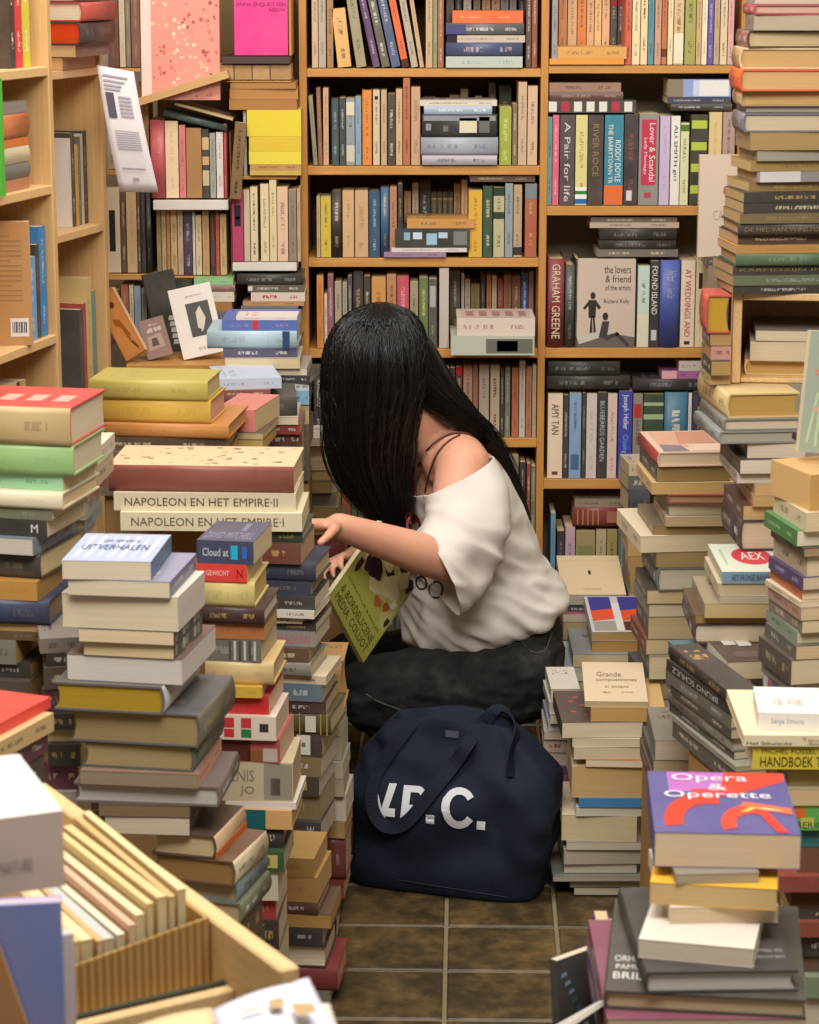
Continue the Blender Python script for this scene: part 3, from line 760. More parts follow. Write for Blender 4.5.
# --- stack A beside the bag
YA = yfloor(896.5)
def ornate_title(b):
    top_text(b, 'Grande', '7a6a58', .22, .62, .62, .74); top_text(b, 'compositiones', '7a6a58', .2, .86, .48, .58)
    top_text(b, 'in octavo', '6a5a4c', .34, .72, .34, .40); top_text(b, 'libri', '6a5a4c', .3, .42, .2, .25); top_text(b, 'prima', '6a5a4c', .6, .78, .2, .25)
def reddots(b):
    for u, v in ((.15, .3), (.28, .5), (.15, .62), (.3, .2), (.22, .75)): top_quad(b, [(u, v), (u + .06, v), (u + .06, v + .05), (u, v + .05)], 'a85848')
cA = 'in the stack beside the bag'
pile(cA, YA, [
 (585, 648, 702, 708, 'd9c4a4', pg(T_, 'dcc8a0', d=.19, yaw=-3, pitch=6, ia=0, look='tan booklet with ornate brown title', do=[ornate_title])),
 (591, 665, 708, 722, 'c8a468', pg(T_, 'cfa86c', d=.18, yaw=-2)),
 (562, 643, 722, 738, '4a3832', pg(T_, 'e4d8c0', d=.20, ia=0, look='white-paged book with red-dotted brown cover', do=[reddots])),
 (572.5, 640, 738, 746.5, 'd8ccb8', pg(T_, 'e2d4bc', d=.17)), (574, 650, 746.5, 758.5, 'c9bfae', pg(T_, 'dccfb4', d=.18, yaw=2)),
 (586, 651, 758.5, 768, 'b8612c', pg('T', 'e8dcc4', d=.16, yaw=-3, look='slim white-paged book with orange cover', dy=-.012)),
 (572, 646, 768, 797, 'd9c094', pg(T_, 'd2b17c', d=.18)),
 (579, 648, 797, 806, '2c7ab0', pg('S', 'd8d0c0', d=.14, ia=0, look='bright blue paperback spine')), (576, 649, 806, 815.5, 'c4c4c4', pg(T_, 'dcd8d0', d=.18)),
 (562, 637, 815.5, 841, 'd4c4a0', pg(T_, 'd8cba8', d=.19, yaw=-3)), (566.5, 647, 841, 849, '8a8880', pg(T_, 'd0ccc0', d=.19)),
 (564, 648, 849, 864, 'a8a49c', pg(T_, 'bdb6a8', d=.19, yaw=1)), (564, 637, 864, 874.5, '2a2a2a', pg(R_, 'd4cfc2', d=.18)),
 (553, 656, 874.5, 880, '7a7a74', pg(T_, 'b4aea0', d=.20)), (570, 656, 880, 888.5, '8a8470', pg(T_, 'b0a890', d=.19, yaw=2)), (574, 652, 888.5, 896, '4a4640', pg(T_, 'd0cabc', d=.19))], GR)
# --- the slices left of it
cA0 = 'in the low stack behind the bag'
YA0 = YA + .22
pile(cA0, YA0, [
 (551, 580, 690, 703, 'cfc8bc', pg(T_, 'd6cdc0', d=.15)), (549, 582, 703, 713, 'b8b4ac', pg(T_, 'c8c4bc', d=.15)), (550, 582, 713, 723, 'a8a49c', pg(T_, 'dcd4c8', d=.15)), (548, 583, 723, 732, '8c94a4', pg(T_, 'c4c6cc', d=.15)),
 (544, 584, 732, 739.5, 'a09888', pg(T_, 'd0c4b0', d=.15)), (544, 582, 739.5, 753, 'c8b0a0', pg('S', 'd8d0c0', d=.14, ink='a04038', ia=1)), (546, 584, 753, 766, 'b0a898', pg(T_, 'd2c8b8', d=.15)),
 (550, 586, 766, 790, '5a3a6a', pg('S', 'd0c8c0', d=.14, ink='c06a60', look='purple patterned book')), (552, 588, 790, 808, '7a2c34', pg('S', 'd0c8c0', d=.14)), (550, 590, 808, 836, 'a8a090', pg(T_, 'c8c0b0', d=.15))], GR)
support('plain cardboard box under the low stack behind the bag', 548, 590, 836, YA0, .16)
# --- stack behind A
YA2 = 4.86
def flags(b):
    for q, (u0, u1) in enumerate(((.06, .46), (.6, .98))):
        top_quad(b, [(u0, .56), (u1, .56), (u1, .98), (u0, .98)], '3a3a8a'); top_quad(b, [(u0, .3), (u1, .36), (u1, .64), (u0, .58)], 'e0552c', z=.0007)
        top_quad(b, [(u0, .04), (u1, .04), (u1, .3), (u0, .28)], 'a09a90' if q == 0 else '5a2c28', z=.0006)
    top_quad(b, [(.46, .02), (.6, .02), (.6, .8), (.46, .8)], 'dcd8d4', z=.0009)
cA2 = 'behind the beside-bag stack'
pile(cA2, YA2, [
 (592, 648, 632.5, 642, 'c8c4c8', pg(T_, 'd0b078', d=.20, pitch=7, ia=0, look='book with blue and orange panelled cover', do=[flags])), (592, 647.5, 642, 653, 'a88a58', pg(T_, 'bd9458', d=.18)),
 (573, 637, 653, 666, '8a8c90', pg(T_, 'd8c8a4', d=.20)), (562, 630, 666, 680, 'a8b8bc', pg(T_, 'd0d0c4', d=.20)), (566, 640, 680, 700, '9a9488', pg(T_, 'c8bfa8', d=.19))], GR)
support('cardboard box under the panelled book pile', 566, 642, 700, YA2, .2)
cA3 = 'behind her back by the bookcase'
YA3 = 5.1
def emblem(b):
    top_quad(b, [(.47, .5), (.5, .5), (.51, .58), (.49, .62), (.46, .58)], '3a3430'); top_text(b, 'novelle', 'a89880', .35, .62, .12, .17)
    top_quad(b, [(.05, .86), (.95, .86), (.95, .865), (.05, .865)], 'c8b090')
pile(cA3, YA3, [
 (562, 626, 594, 604.5, 'e2cba4', pg(T_, 'cfc8bc', d=.22, pitch=9, ia=0, look='plain cream covered paperback with tiny emblem', do=[emblem])),
 (563, 625, 604.5, 613.5, '24242a', pg('S', 'd8d0c0', d=.2, do=[lambda b: spine_band(b, 0, 1, 'c05a78', 0.0, .22)])), (563, 624, 613.5, 622, 'c8beb0', pg(T_, 'd2cabc', d=.2)), (563, 620, 622, 640, '8a7a68', pg(T_, 'c0b090', d=.2))], GR)
support('cardboard box under the plain cream paperback', 563, 620, 640, YA3, .2)
# --- stack B
YB1 = 4.42
cB = 'in the tall pile below blue spines'
def portrait(b):
    top_quad(b, [(.1, .3), (.5, .25), (.55, .95), (.1, .95)], 'd8a890'); top_quad(b, [(.4, .4), (.95, .4), (.95, .95), (.5, .95)], 'c89078', z=.0006)
    top_quad(b, [(.08, .04), (.45, .04), (.4, .3), (.1, .35)], '8a7a84', z=.0007); top_quad(b, [(.5, .05), (.95, .05), (.95, .35), (.6, .3)], 'e4c4b0', z=.0007)
pile(cB, YB1, [
 (659, 730, 452, 466.5, 'e0c0a8', pg(T_, 'ecdcc0', d=.21, yaw=5, hb=True, ia=0, sp='a83a34', bk='6a2a28', look='hardback with a pinkish portrait cover', do=[portrait])),
 (656.7, 731, 466.5, 482.5, '4a4438', pg(T_, 'a98f60', d=.20, yaw=4)), (652, 735, 482.5, 494, 'd8b880', pg(T_, 'd9b880', d=.19, yaw=3, look='tan-paged paperback with salmon edge')),
 (668, 752, 494, 503, '8a2c2c', pg(T_, 'c0a078', d=.16, yaw=0, hb=True)), (669, 745, 503, 516, '8a8478', pg(T_, 'd9ccb4', d=.18, yaw=2)), (666, 743, 516, 525.5, 'c8b898', pg(T_, 'cdb78e', d=.18, yaw=3)),
 (653, 739, 525.5, 535, '7a6a50', pg(T_, 'a4895c', d=.19, yaw=3)), (640.5, 738, 535, 551.5, 'e4d4b4', pg(T_, 'e8dabc', d=.24, yaw=6, hb=False, look='large cream covered volume')),
 (656, 722, 551.5, 567, '5a5244', pg(T_, 'ab9468', d=.18, yaw=4)), (659, 722, 567, 590, '6a6c64', pg(T_, 'd2cdbd', d=.19, yaw=4, hb=True, look='thick grey hardback')), (647, 694, 590, 604, '4a4640', pg(T_, 'd4c29c', d=.18, yaw=3)), (649, 694, 604, 617.5, '8a8270', pg(T_, 'd8ccb4', d=.18, yaw=3)),
 (648, 700, 617.5, 640, '5a5048', pg(T_, 'c0b090', d=.18, yaw=3)), (646, 700, 640, 655, '8a4a3a', pg(T_, 'c8b898', d=.18, yaw=4)), (649, 702, 655, 678, '6a6a5a', pg(T_, 'd0c4a8', d=.18, yaw=2)), (645, 702, 678, 700, '4a4640', pg(T_, 'b8a888', d=.18, yaw=4)), (648, 704, 700, 725, '7a7468', pg(T_, 'c8bca4', d=.18, yaw=3))], GR)
support('cardboard box under the portrait-topped pile', 650, 702, 725, YB1 + .01, .16, 3)
# --- column B2 under the wooden crate
YC = 3.87
def whiteletters(b):
    top_quad(b, [(.3, .45), (.6, .45), (.6, .9), (.5, .9), (.45, .7), (.4, .9), (.3, .9)], 'e8e4dc'); top_quad(b, [(.62, .42), (.94, .42), (.94, .9), (.84, .9), (.8, .6), (.75, .9), (.64, .9)], 'e8e4dc')
    top_quad(b, [(.3, .1), (.94, .1), (.94, .3), (.3, .3)], '4a4444')
def oval_s(b):
    # the cover seen with its spine towards the viewer: u runs away from the spine
    W, H, T, bu = b['bk']
    def q(pts, c, z): mesh_obj('cover_print', [((v - .5) * W, (.5 - u) * H, T + z) for u, v in pts], [tuple(range(len(pts)))[::-1]], M_flat(c), b)
    q([(.6 + .32 * cos(a), .55 + .30 * sin(a)) for a in [2 * pi * k / 24 for k in range(24)]], 'c8404a', .0004)
    M = Matrix.Translation(((.55 - .5) * W, (.5 - .6) * H, T + .0008)) @ Matrix.Rotation(-pi / 2, 4, 'Z')
    lettering('cover_title', 'AEX', .38 * H, .26 * W, M, 'f0e4e0', b)
    q([(.12, .25), (.16, .25), (.16, .8), (.12, .8)], 'a8c0a8', .0004); q([(.5, .9), (.72, .9), (.72, .94), (.5, .94)], 'd08a80', .0004)
cC = 'in the column under the crate'
pile(cC, YC, [
 (729, 801, 394, 418.5, 'd8bc84', pg(T_, 'c9a35c', d=.21, yaw=5, hb=True, look='thick tan jacketed hardback')),
 (725, 801, 418.5, 430.5, '7a7870', pg(T_, 'dcd2c0', d=.19, yaw=5, hb=True)), (720, 798, 430.5, 443, '8a8e8c', pg(T_, 'b3b0a4', d=.19, yaw=5, hb=True)),
 (747, 806, 443, 459, '3a322c', pg(T_, 'e4d6c4', d=.18, yaw=3)), (740, 806, 459, 473.5, '4a4440', pg(T_, 'e4dacc', d=.18, yaw=3)), (737, 806, 473.5, 484, 'c0b8ac', pg(T_, 'e2d8cc', d=.18, yaw=3)), (755, 810, 484, 495, 'c8a878', pg(T_, 'd6b483', d=.15, yaw=2)), (753, 810, 495, 506, 'c8a070', pg(T_, 'ccac78', d=.15)),
 (743, 812, 506, 521, '5a2e24', pg(T_, 'ceb080', d=.17, yaw=2)), (742, 812, 521, 551, '3a2a2a', pg(T_, 'd6c8b0', d=.18, yaw=2, hb=True, look='thick dark hardback with pale pages')),], GR)
cC2 = 'in the oval-topped pile below the crate column'
pile(cC2, YC - .13, [
 (722, 786, 571, 583, 'd8dcc8', pg('S', 'd8d0c0', d=.19, ia=0, sp='7a9ab0', look='white paperback with red oval and blue spine', do=[lambda b: oval_s(b), lambda b: spine_text(b, 'HET FRONSE BANKWERK', '2a3a4a', .15, .9, .5)])),
 (717.6, 786, 583, 594.5, 'c4b498', pg(T_, 'd2c0a0', d=.18)), (720, 784, 594.5, 602.5, 'b8b8a8', pg(T_, 'c8c0a8', d=.18, yaw=-3)), (704.5, 778, 602.5, 617, '9a8a70', pg(T_, 'd4bc8c', d=.18)), (695, 771, 617, 625, '5a4028', pg(T_, 'a88858', d=.18)),
 (695.7, 769, 625, 645, '4a2c30', pg(T_, 'ddd0ba', d=.19, hb=True))], GR)
cC3 = 'below the oval-topped pile'
def bigletters(b):
    top_quad(b, [(.3, .5), (.6, .5), (.6, .92), (.5, .92), (.45, .75), (.4, .92), (.3, .92)], 'e8e4dc'); top_quad(b, [(.63, .46), (.95, .46), (.95, .92), (.86, .92), (.8, .66), (.74, .92), (.63, .92)], 'e8e4dc')
    top_quad(b, [(.32, .12), (.92, .12), (.92, .3), (.32, .3)], '6a5a54')
YC3 = YC - .24
pile(cC3, YC3, [
 (727, 770, 662, 680, '4a3834', pg(T_, 'e0d4b8', d=.19, sp='d8cdb4', yaw=8, ia=0, look='thick white paperback with big white letters on brown', do=[bigletters])),
 (716.5, 752, 680, 694.5, '7a3428', pg(T_, 'a88458', d=.18, yaw=6)), (722, 750, 694.5, 706, '2c2a28', pg(T_, 'bcb4b8', d=.18, yaw=4)), (712, 756, 706, 722, '5a4a3c', pg(T_, 'c4b494', d=.18)), (712, 758, 722, 738, '7a7264', pg(T_, 'cbbfa6', d=.18))], GR)
support('cardboard box under the big-lettered paperback', 712, 760, 738, YC3, .2)
pile('beside the big-lettered paperback', YC3 + .02, [
 (695.5, 722, 665.5, 680, '4a6a70', pg(T_, 'b8bcb4', d=.15, yaw=12, sp='5a7f86', ia=0, look='teal spined book with grey pages')), (694, 722, 680, 698, '3a3632', pg(T_, 'b0a890', d=.15, yaw=8)), (690, 720, 698, 716, '6a6254', pg(T_, 'c4baa4', d=.18, yaw=6))], GR)
support('cardboard box under the teal spined book', 692, 711, 716, YC3 + .02, .14)
# --- stack D: spines running away from us
YD = 3.38
cD = 'in the slanting dark-spined pile'
def wtext(t, c='c8c4bc', a=.1, b=.8, h=.5): return lambda k: spine_text(k, t, c, a, b, h, up=-1)
def scribble(b):
    rr = random.Random(4)
    for q in range(16):
        u, v = rr.uniform(.05, .7), rr.uniform(.05, .75)
        top_quad(b, [(u, v), (u + .16, v + .02), (u + .12, v + .06), (u + .02, v + .04)], rr.choice(['d8d8d0', 'c8ccc8', '2f7a44', '3a8a50', 'e0e0dc']), z=.0004 + q * .00002)
pile(cD, YD, [
 (730, 760, 690, 704, '3a3230', pg(T_, 'd0c4ac', d=.25, yaw=15, hb=True, sp='2c2422', look='black spined hardback, topmost slanting')),
 (732, 762, 704, 716, '2a2626', pg(T_, 'c8bca4', d=.25, yaw=15, ia=0, look='black spined book with small white letters', do=[wtext('BRUNO SCHULZ')])),
 (731, 761, 716, 728, '6a675c', pg(T_, 'd0c4b0', d=.24, yaw=15, ia=.4)), (731, 761, 728, 738, '4a4840', pg(T_, 'c8bca8', d=.24, yaw=15)), (732, 762, 738, 752, '8a867a', pg(T_, 'd0c8b4', d=.25, yaw=15, hb=True)),
 (734, 764, 752, 760, '3c3c38', pg(T_, 'c8c0a8', d=.25, yaw=15)), (736, 766, 760, 772, '9a9688', pg(T_, 'b4ac90', d=.26, yaw=15, dy=-.03)), (737, 767, 772, 790, '5c5a50', pg(T_, 'b0a88c', d=.26, yaw=15, dy=-.03))], GR)
support('cardboard box under the slanting dark-spined pile', 738, 764, 790, YD - .02, .2, 15)
# --- pages peeping out under D
pile('peeping out below the slanting pile', YD + .30, [
 (655, 700, 741, 761, '7a766a', pg(T_, 'd0c6b0', d=.18)), (653, 690, 761, 773, '4a4a44', pg(T_, 'bcae90', d=.18)), (652, 700, 773, 790, '6a4a40', pg(T_, 'b8a888', d=.18))], GR)
support('cardboard box under the peeping pages', 653, 696, 790, YD + .30, .18)
# --- stack E at the frame's right edge
YE = 3.35
cE = 'in the corner stack below the leaning flower book'
def patches(b):
    for q, c in enumerate(('d8d4d0', 'c06a70', '4a70a0', 'd8c8c0', 'b05a60', '3a5a80')): spine_band(b, .04 + q * .155, .16 + q * .155, c, .1, .9)
pile(cE, YE, [
 (810, 900, 476, 512, 'c9a064', pg(T_, 'd2a868', d=.12, yaw=20, sp='d6ad70', ia=0, look='chunky tan paper-covered block')),
 (806, 900, 512, 531, 'd0bc98', pg(T_, 'e0cfae', d=.135, yaw=12, sp='d4c4a0')), (797, 890, 531, 547, '3a7a3c', pg(T_, 'e8e0cc', d=.135, yaw=12, ink='b8d8a8', look='white-paged book with bright green spine')),
 (804, 895, 547, 556, '3a3028', pg(T_, 'a89878', d=.135, yaw=12)), (807, 895, 556, 577, 'b8a88c', pg(T_, 'e0d0b0', d=.135, yaw=12)), (803, 893, 577, 590, '4a3a6a', pg(T_, 'dccbb0', d=.135, yaw=12, ink='c8b8e0', look='pale-paged book with purple spine')),
 (802, 890, 590, 601, 'b0562c', pg(T_, 'e0d0b4', d=.135, yaw=12)), (800, 888, 601, 607, 'd8c8a8', pg(T_, 'e4d8c0', d=.135, yaw=12)), (801, 888, 607, 620, 'b08a7c', pg(T_, 'dccaa8', d=.135, yaw=12)), (802, 888, 620, 633, '7c7468', pg(T_, 'e2d4b4', d=.135, yaw=12)),
 (797, 886, 633, 645, '84927e', pg(T_, 'ddd0b0', d=.135, yaw=12)), (796, 886, 645, 659, '5a5a54', pg(T_, 'e0c8a4', d=.135, yaw=12, ink='c8c8c0')), (791, 884, 659, 684, '4c4038', pg(T_, 'e2d2b4', d=.135, yaw=12, ia=.3, look='thick pale-paged book with dark brown spine')),
 (796, 886, 684, 697, '8c928a', pg(T_, 'dccfb4', d=.135, yaw=12)), (797, 888, 697, 715, '6a7a90', pg(T_, 'c8bca8', d=.135, yaw=12, ia=0, hb=True, look='book with pink and blue patched spine', do=[patches])), (796, 886, 715, 735, '5a5448', pg(T_, 'c8bca0', d=.135, yaw=12))], GR)
support('cardboard box under the corner stack', 800, 884, 735, YE + .01, .12, 12)
# the leaning flower book on top of it
zt = P(400, 476, YE).z + .001
def flowers(b):
    rr = random.Random(9)
    stems = [(.05, .08, .12, .5), (.14, .05, .16, .75), (.22, .1, .18, .5)]
    for a, c, d, e in stems: top_quad(b, [(a, c), (a + .03, c), (d + .03, e), (d, e)], 'b8c8a0', z=.0005)
    for q in range(9):
        u, v = rr.uniform(.07, .3), rr.uniform(.3, .85); w = .035
        top_quad(b, [(u + w * cos(k), v + w * .8 * sin(k)) for k in [2 * pi * j / 8 for j in range(8)]], rr.choice(['a85a54', '8a4a44', 'c88a78', '9a6a58', 'd0a890']), z=.0007 + q * .00003)
zA = P(803, 345, YE + .06).z
hgt = zA - zt
a = P(803.5, 478, YE + .05)
Bm = Matrix(((1, 0, 0, 0), (0, 0, -1, 0), (0, 1, 0, 0), (0, 0, 0, 1)))        # cover towards us
def face_out(W, H, T, base, yaw=0, lean=0, roll=0, **k):
    """a book standing on its tail with the cover to the viewer; base is the middle of the bottom edge of the cover"""
    M = Matrix.Translation(base) @ Matrix.Rotation(R(yaw), 4, 'Z') @ Matrix.Rotation(R(-lean), 4, 'X') @ Matrix.Rotation(R(roll), 4, 'Y') @ Matrix.Translation((0, T, H / 2)) @ Bm
    return make_book(W, H, T, M, **k)
fb = face_out(.15, hgt, .018, (P(856, 478, YE + .05).x, YE + .115, zt + .006), yaw=6, lean=4, roll=5, cover='9aa896', pages='e6d8b8', spine='e0d2b0', ink_a=0)
flowers(fb)
tag(fb, 'grey-green book with painted flowers leaning on the tan block', 'book', GR)

# --- stack F with the yellow handbook
YF = 2.98
cF = 'in the yellow handbook stack'
def stx(t, c, a, b, h=.5, v=.5): return lambda k: spine_text(k, t, c, a, b, h, v)
def pinktitle(b):
    top_text(b, 'la vie', 'd8a890', .3, .6, .5, .8, rot=-pi / 2)
fs = pile(cF, YF, [
 (759, 850, 713.5, 731, 'ece6de', pg('S', 'e8e0d0', d=.115, yaw=-4, ia=0, look='white paperback with blue-tipped spine', do=[lambda b: spine_band(b, .72, 1, '7a98b0'), stx('Serge Simons', 'b0b8c0', .14, .5, .4), pinktitle])),
 (744, 905, 731, 747, 'e6d9b4', pg('S', 'e8dcc0', d=.2, yaw=-1, ia=0, dy=-.02, look='cream paperback with spine lettering', do=[stx('Het fabuleuze', '4a4a44', .02, .3, .3, .3), stx('Tour d amour en', 'c88a5a', .36, .8, .36, .62), stx('door Nederlanders', '4a4a44', .4, .8, .22, .25)])),
 (753, 905, 747, 770, 'd9c22c', pg('S', 'e8e0d0', d=.21, yaw=-1, ia=0, dy=-.015, look='bright yellow handbook lettered in black', do=[stx('HANDBOEK TOUR DE FRANCE', '3a3410', .05, .95, .42, .32), stx('MICHEL POSSEL & MARTIN ROSS', '5a5018', .06, .8, .2, .76)])),
 (788, 905, 770, 787, '8a8258', pg(T_, 'b8a470', d=.2)), (786, 905, 787, 804, 'a89a78', pg(T_, 'dcc69c', d=.2)),
 (792, 905, 804, 829, '5aa848', pg('S', 'd8d0b0', d=.18, ia=0, look='light green book with orange streaked spine', do=[lambda b: spine_band(b, .02, .12, 'd8702c', .5, .9), lambda b: spine_band(b, .08, .2, 'c8c060', .1, .5), stx('BERICHT', '2a5a28', .05, .4, .25, .22)])),
 (796, 905, 829, 848, '0f6a6a', pg('S', 'd8d0b0', d=.18, look='teal book spine')), (798, 905, 848, 874, '6a4428', pg('S', 'c8b088', d=.18, ia=0)), (779, 905, 874, 890, '8a3428', pg('S', 'c8b088', d=.2, ia=0)), (791, 905, 890, 911, '4a3428', pg(T_, '6a4a34', d=.18)),
 (797, 905, 911, 921, '2a2220', pg('S', 'c8b088', d=.18)), (798, 905, 921, 936, '8a3c28', pg('S', 'c8b088', d=.18, ia=0)), (800, 905, 936, 958, '2a2422', pg('S', 'c8b088', d=.18)), (803, 905, 958, 975, '5a4030', pg('S', 'c8b088', d=.18)), (806, 905, 975, 996, '7a8a70', pg('S', 'c8b088', d=.18)), (800, 905, 996, 1030, 'b0a090', pg('T', 'd8d0c0', d=.18))], GR)
support('cardboard box under the yellow handbook stack', 800, 905, 1030, YF, .2)
# --- tall stack T and the crate it stands on
YT = 3.95
cT = 'in the tall stack on the crate'
xr = 905
pile(cT, YT, [
 (753, xr, -70, -40, '8a5a48', pg(T_, 'd0c0a4', d=.12, hb=True)), (753, xr, -40, -20, '6a6a60', pg(T_, 'd8ccb8', d=.12)),
 (755, xr, -20, 4.2, 'a0988c', pg(T_, 'd0c4b4', d=.12)), (755.5, xr, 4.2, 14.5, 'b04a50', pg(T_, 'dcb8a8', d=.12, hb=True, sp='b04a50')), (754, xr, 14.5, 30.5, '8a8276', pg(T_, 'c4b6a0', d=.12)),
 (749, xr, 30.5, 48, '4a3028', pg(T_, 'd2bf98', d=.12, hb=True, sp='8a5a4c')), (742, xr, 48, 69, 'd8c098', pg(T_, 'd0ae78', d=.12, hb=True, sp='b89060')), (742, xr, 69, 91, 'd85a20', pg(T_, 'deb482', d=.12, hb=True, sp='e0601c', look='thick bright orange hardback')),
 (743, xr, 91, 106.5, 'a88a60', pg(T_, 'd2b078', d=.12, hb=True, sp='c8a878')), (746, xr, 106.5, 113, '4a4448', pg(T_, 'a89c94', d=.12)), (745, xr, 113, 132, '6a6a70', pg(T_, 'd4c4ae', d=.12, hb=True, sp='7a7a80', look='grey hardback with broad white pages')),
 (750, xr, 132, 150, '9a8058', pg(T_, 'b3976a', d=.12, yaw=4)), (757, xr, 150, 161, '8a7258', pg(T_, 'a8a49c', d=.12, yaw=6))], GR)
def gld(t): return stx(t, '8a7a50', .04, .7, .4)
YT2 = YT
pile('in the dark lower half of the crate stack', YT2, [
 (751, xr, 161, 171.5, '9a7a3c', pg('S', 'c8b084', d=.13, yaw=8, ia=.3)), (757, xr, 171.5, 182.5, '8a8684', pg('S', 'c4ae88', d=.13, yaw=8, ia=0, look='black and white banded spine', do=[lambda b: spine_band(b, .02, .3, 'd0ccc8'), lambda b: spine_band(b, .45, .95, '2c2828')])), (749, xr, 182.5, 192.3, '8a6a34', pg('S', 'c8b084', d=.13, yaw=8)),
 (744, xr, 192.3, 202.5, '1e1c1c', pg('S', 'bfa67c', d=.13, yaw=6)), (743.5, xr, 202.5, 213, '232020', pg('S', 'c0a880', d=.13, yaw=6)), (740, xr, 213, 223.6, '6f5c34', pg('S', 'c4a87c', d=.13, yaw=6, ia=.2)),
 (738, xr, 223.6, 235.2, '2c1a18', pg('S', 'c8a888', d=.13, yaw=6, ia=0, hb=True, look='maroon-black book with worn gilt title', do=[gld('DE HEL VAN WINSTON CHURC')])), (738, xr, 235.2, 245.3, '3c2218', pg('S', 'c0a488', d=.13, yaw=6)), (736, xr, 245.3, 253.4, 'b8843c', pg('S', 'c8a884', d=.13, yaw=6, ia=.2)),
 (736, xr, 253.4, 265.6, '3e5c3c', pg('S', 'b89c78', d=.13, yaw=6, hb=True, ia=.1, look='dull green cloth hardback')), (733, xr, 265.6, 275.3, '1f1f1c', pg('S', 'b49a78', d=.14, yaw=6, ia=0, look='black book with faint grey title', do=[gld('KARMOZIJN IN DEN')])), (733.5, xr, 275.3, 285.3, '5a6648', pg('S', 'b09878', d=.13, yaw=6, ia=.2)), (733, xr, 285.3, 293.8, '191716', pg('S', 'b49878', d=.13, yaw=6))], GR)
# the crate
zc1, zc0 = P(400, 294.2, YT).z, P(400, 394, YC).z + .001
xa = P(733, 340, YT).x; xb_ = P(915, 340, YT).x
cr = tag(empty('wooden_crate', Matrix.Translation(((xa + xb_) / 2, YT, zc0)) @ Matrix.Rotation(R(-7), 4, 'Z')), 'open-fronted tan wooden crate carrying the tall right-hand book stack', 'crate')
hw, hh = (xb_ - xa) / 2, zc1 - zc0
t = .015
bev_box('side_panel', -hw, -hw + t, 0, .26, 0, hh, M_SHELFY, cr); bev_box('side_panel', hw - t, hw, 0, .26, 0, hh, M_SHELFY, cr)
bev_box('top_board', -hw + t + .0002, hw - t - .0002, 0.0, .26, hh - .012, hh, M_SHELFY, cr); bev_box('bottom_board', -hw + t + .0002, hw - t - .0002, 0.01, .26, 0, .008, M_SHELFY, cr)
bev_box('back_panel', -hw + t + .0002, hw - t - .0002, .252, .26, .0085, hh - .0125, M_SHELFY, cr)
YIC = YT + .02
zin = zc0 + .0085
pin = pile('inside the wooden crate', YIC, [
 (757, 880, 338, 349, '8a8078', pg(T_, 'dccfb8', d=.17, yaw=-7)), (752, 878, 349, 369, 'b0a898', pg(T_, 'd8cab0', d=.17, yaw=-7, look='thick white-paged block')), (748, 875, 369, 384, 'd4b47c', pg(T_, 'c9a566', d=.17, yaw=-7, hb=True))], GR)
dz = min((b.matrix_world.translation.z for b in pin))
for b in pin: b.location.z += zin - dz
# red-spined book left of the crate and the ones under it
pile('wedged left of the wooden crate', YT + .0, [
 (708, 731, 295, 333, 'b8483a', pg('T', 'c8a03c', d=.09, hb=True, yaw=1, sp='c05040', look='fat red hardback with yellow page edges')), (710, 731, 333, 346, '6a4a34', pg('T', 'b89868', d=.09, yaw=1)), (711, 731, 346, 360, 'c08a78', pg('S', 'b89868', d=.09, yaw=1)), (711, 731, 360, 375, '3a2c24', pg('T', 'b09060', d=.09, yaw=1)), (709, 731, 375, 385, 'b8a078', pg('T', 'c0a070', d=.09, yaw=1))], GR)
# --- the opera stack near the lens
YO = 2.36
cO = 'in the near stack of the opera book'
def swirl(b, cx, cy, r0, r1, a0, a1, c, z, sx=1.0):
    n = 22
    an = [a0 + (a1 - a0) * i / n for i in range(n + 1)]
    o = [(cx + r1 * sx * cos(a), cy + r1 * sin(a)) for a in an]; q = [(cx + r0 * sx * cos(a), cy + r0 * sin(a)) for a in an]
    W, H, T, bu = b['bk']
    V = [((u - .5) * W, (v - .5) * H, T + z) for u, v in o + q]
    mesh_obj('cover_print', V, [(i, i + 1, n + 2 + i, n + 1 + i) for i in range(n)] if a1 < a0 else [(i + 1, i, n + 1 + i, n + 2 + i) for i in range(n)][::1], M_flat(c, .3), b)
def opera(b):
    top_quad(b, [(.14, .66), (.62, .66), (.66, .99), (.14, .99)], 'b06ab0', z=.0003)
    top_quad(b, [(.5, .62), (.62, .62), (.99, .86), (.99, .995), (.56, .995)], 'd8402c', z=.0004)
    top_quad(b, [(.3, .56), (.62, .60), (.62, .72), (.3, .70)], 'd0443c', z=.0005)
    swirl(b, .42, .18, .28, .46, pi * .42, pi * 1.06, 'd0402c', .0006, .75); swirl(b, .70, .14, .17, .31, pi * .3, pi * 1.1, 'd84a38', .0007, .75)
    top_quad(b, [(.70, .44), (.78, .44), (.92, .02), (.84, .02)], 'cc3c30', z=.0008); top_quad(b, [(.62, .42), (.98, .30), (.98, .40), (.66, .50)], 'd86a40', z=.0009)
    top_quad(b, [(.62, .33), (.67, .34), (.74, .40), (.70, .41)], 'e8c060', z=.0010); top_quad(b, [(.72, .40), (.80, .40), (.95, .35), (.82, .37)], 'e8d0a0', z=.0010)
    top_text(b, 'Opera', 'e8dce4', .17, .72, .80, .95, z=.0012); top_text(b, '&', 'ead8e0', .42, .56, .68, .78, z=.0012); top_text(b, 'Operette', 'f0e8f0', .10, .86, .52, .66, z=.0012)
def sheet_red(b):
    top_quad(b, [(.02, .8), (.2, .8), (.2, .99), (.02, .99)], 'c84a44')
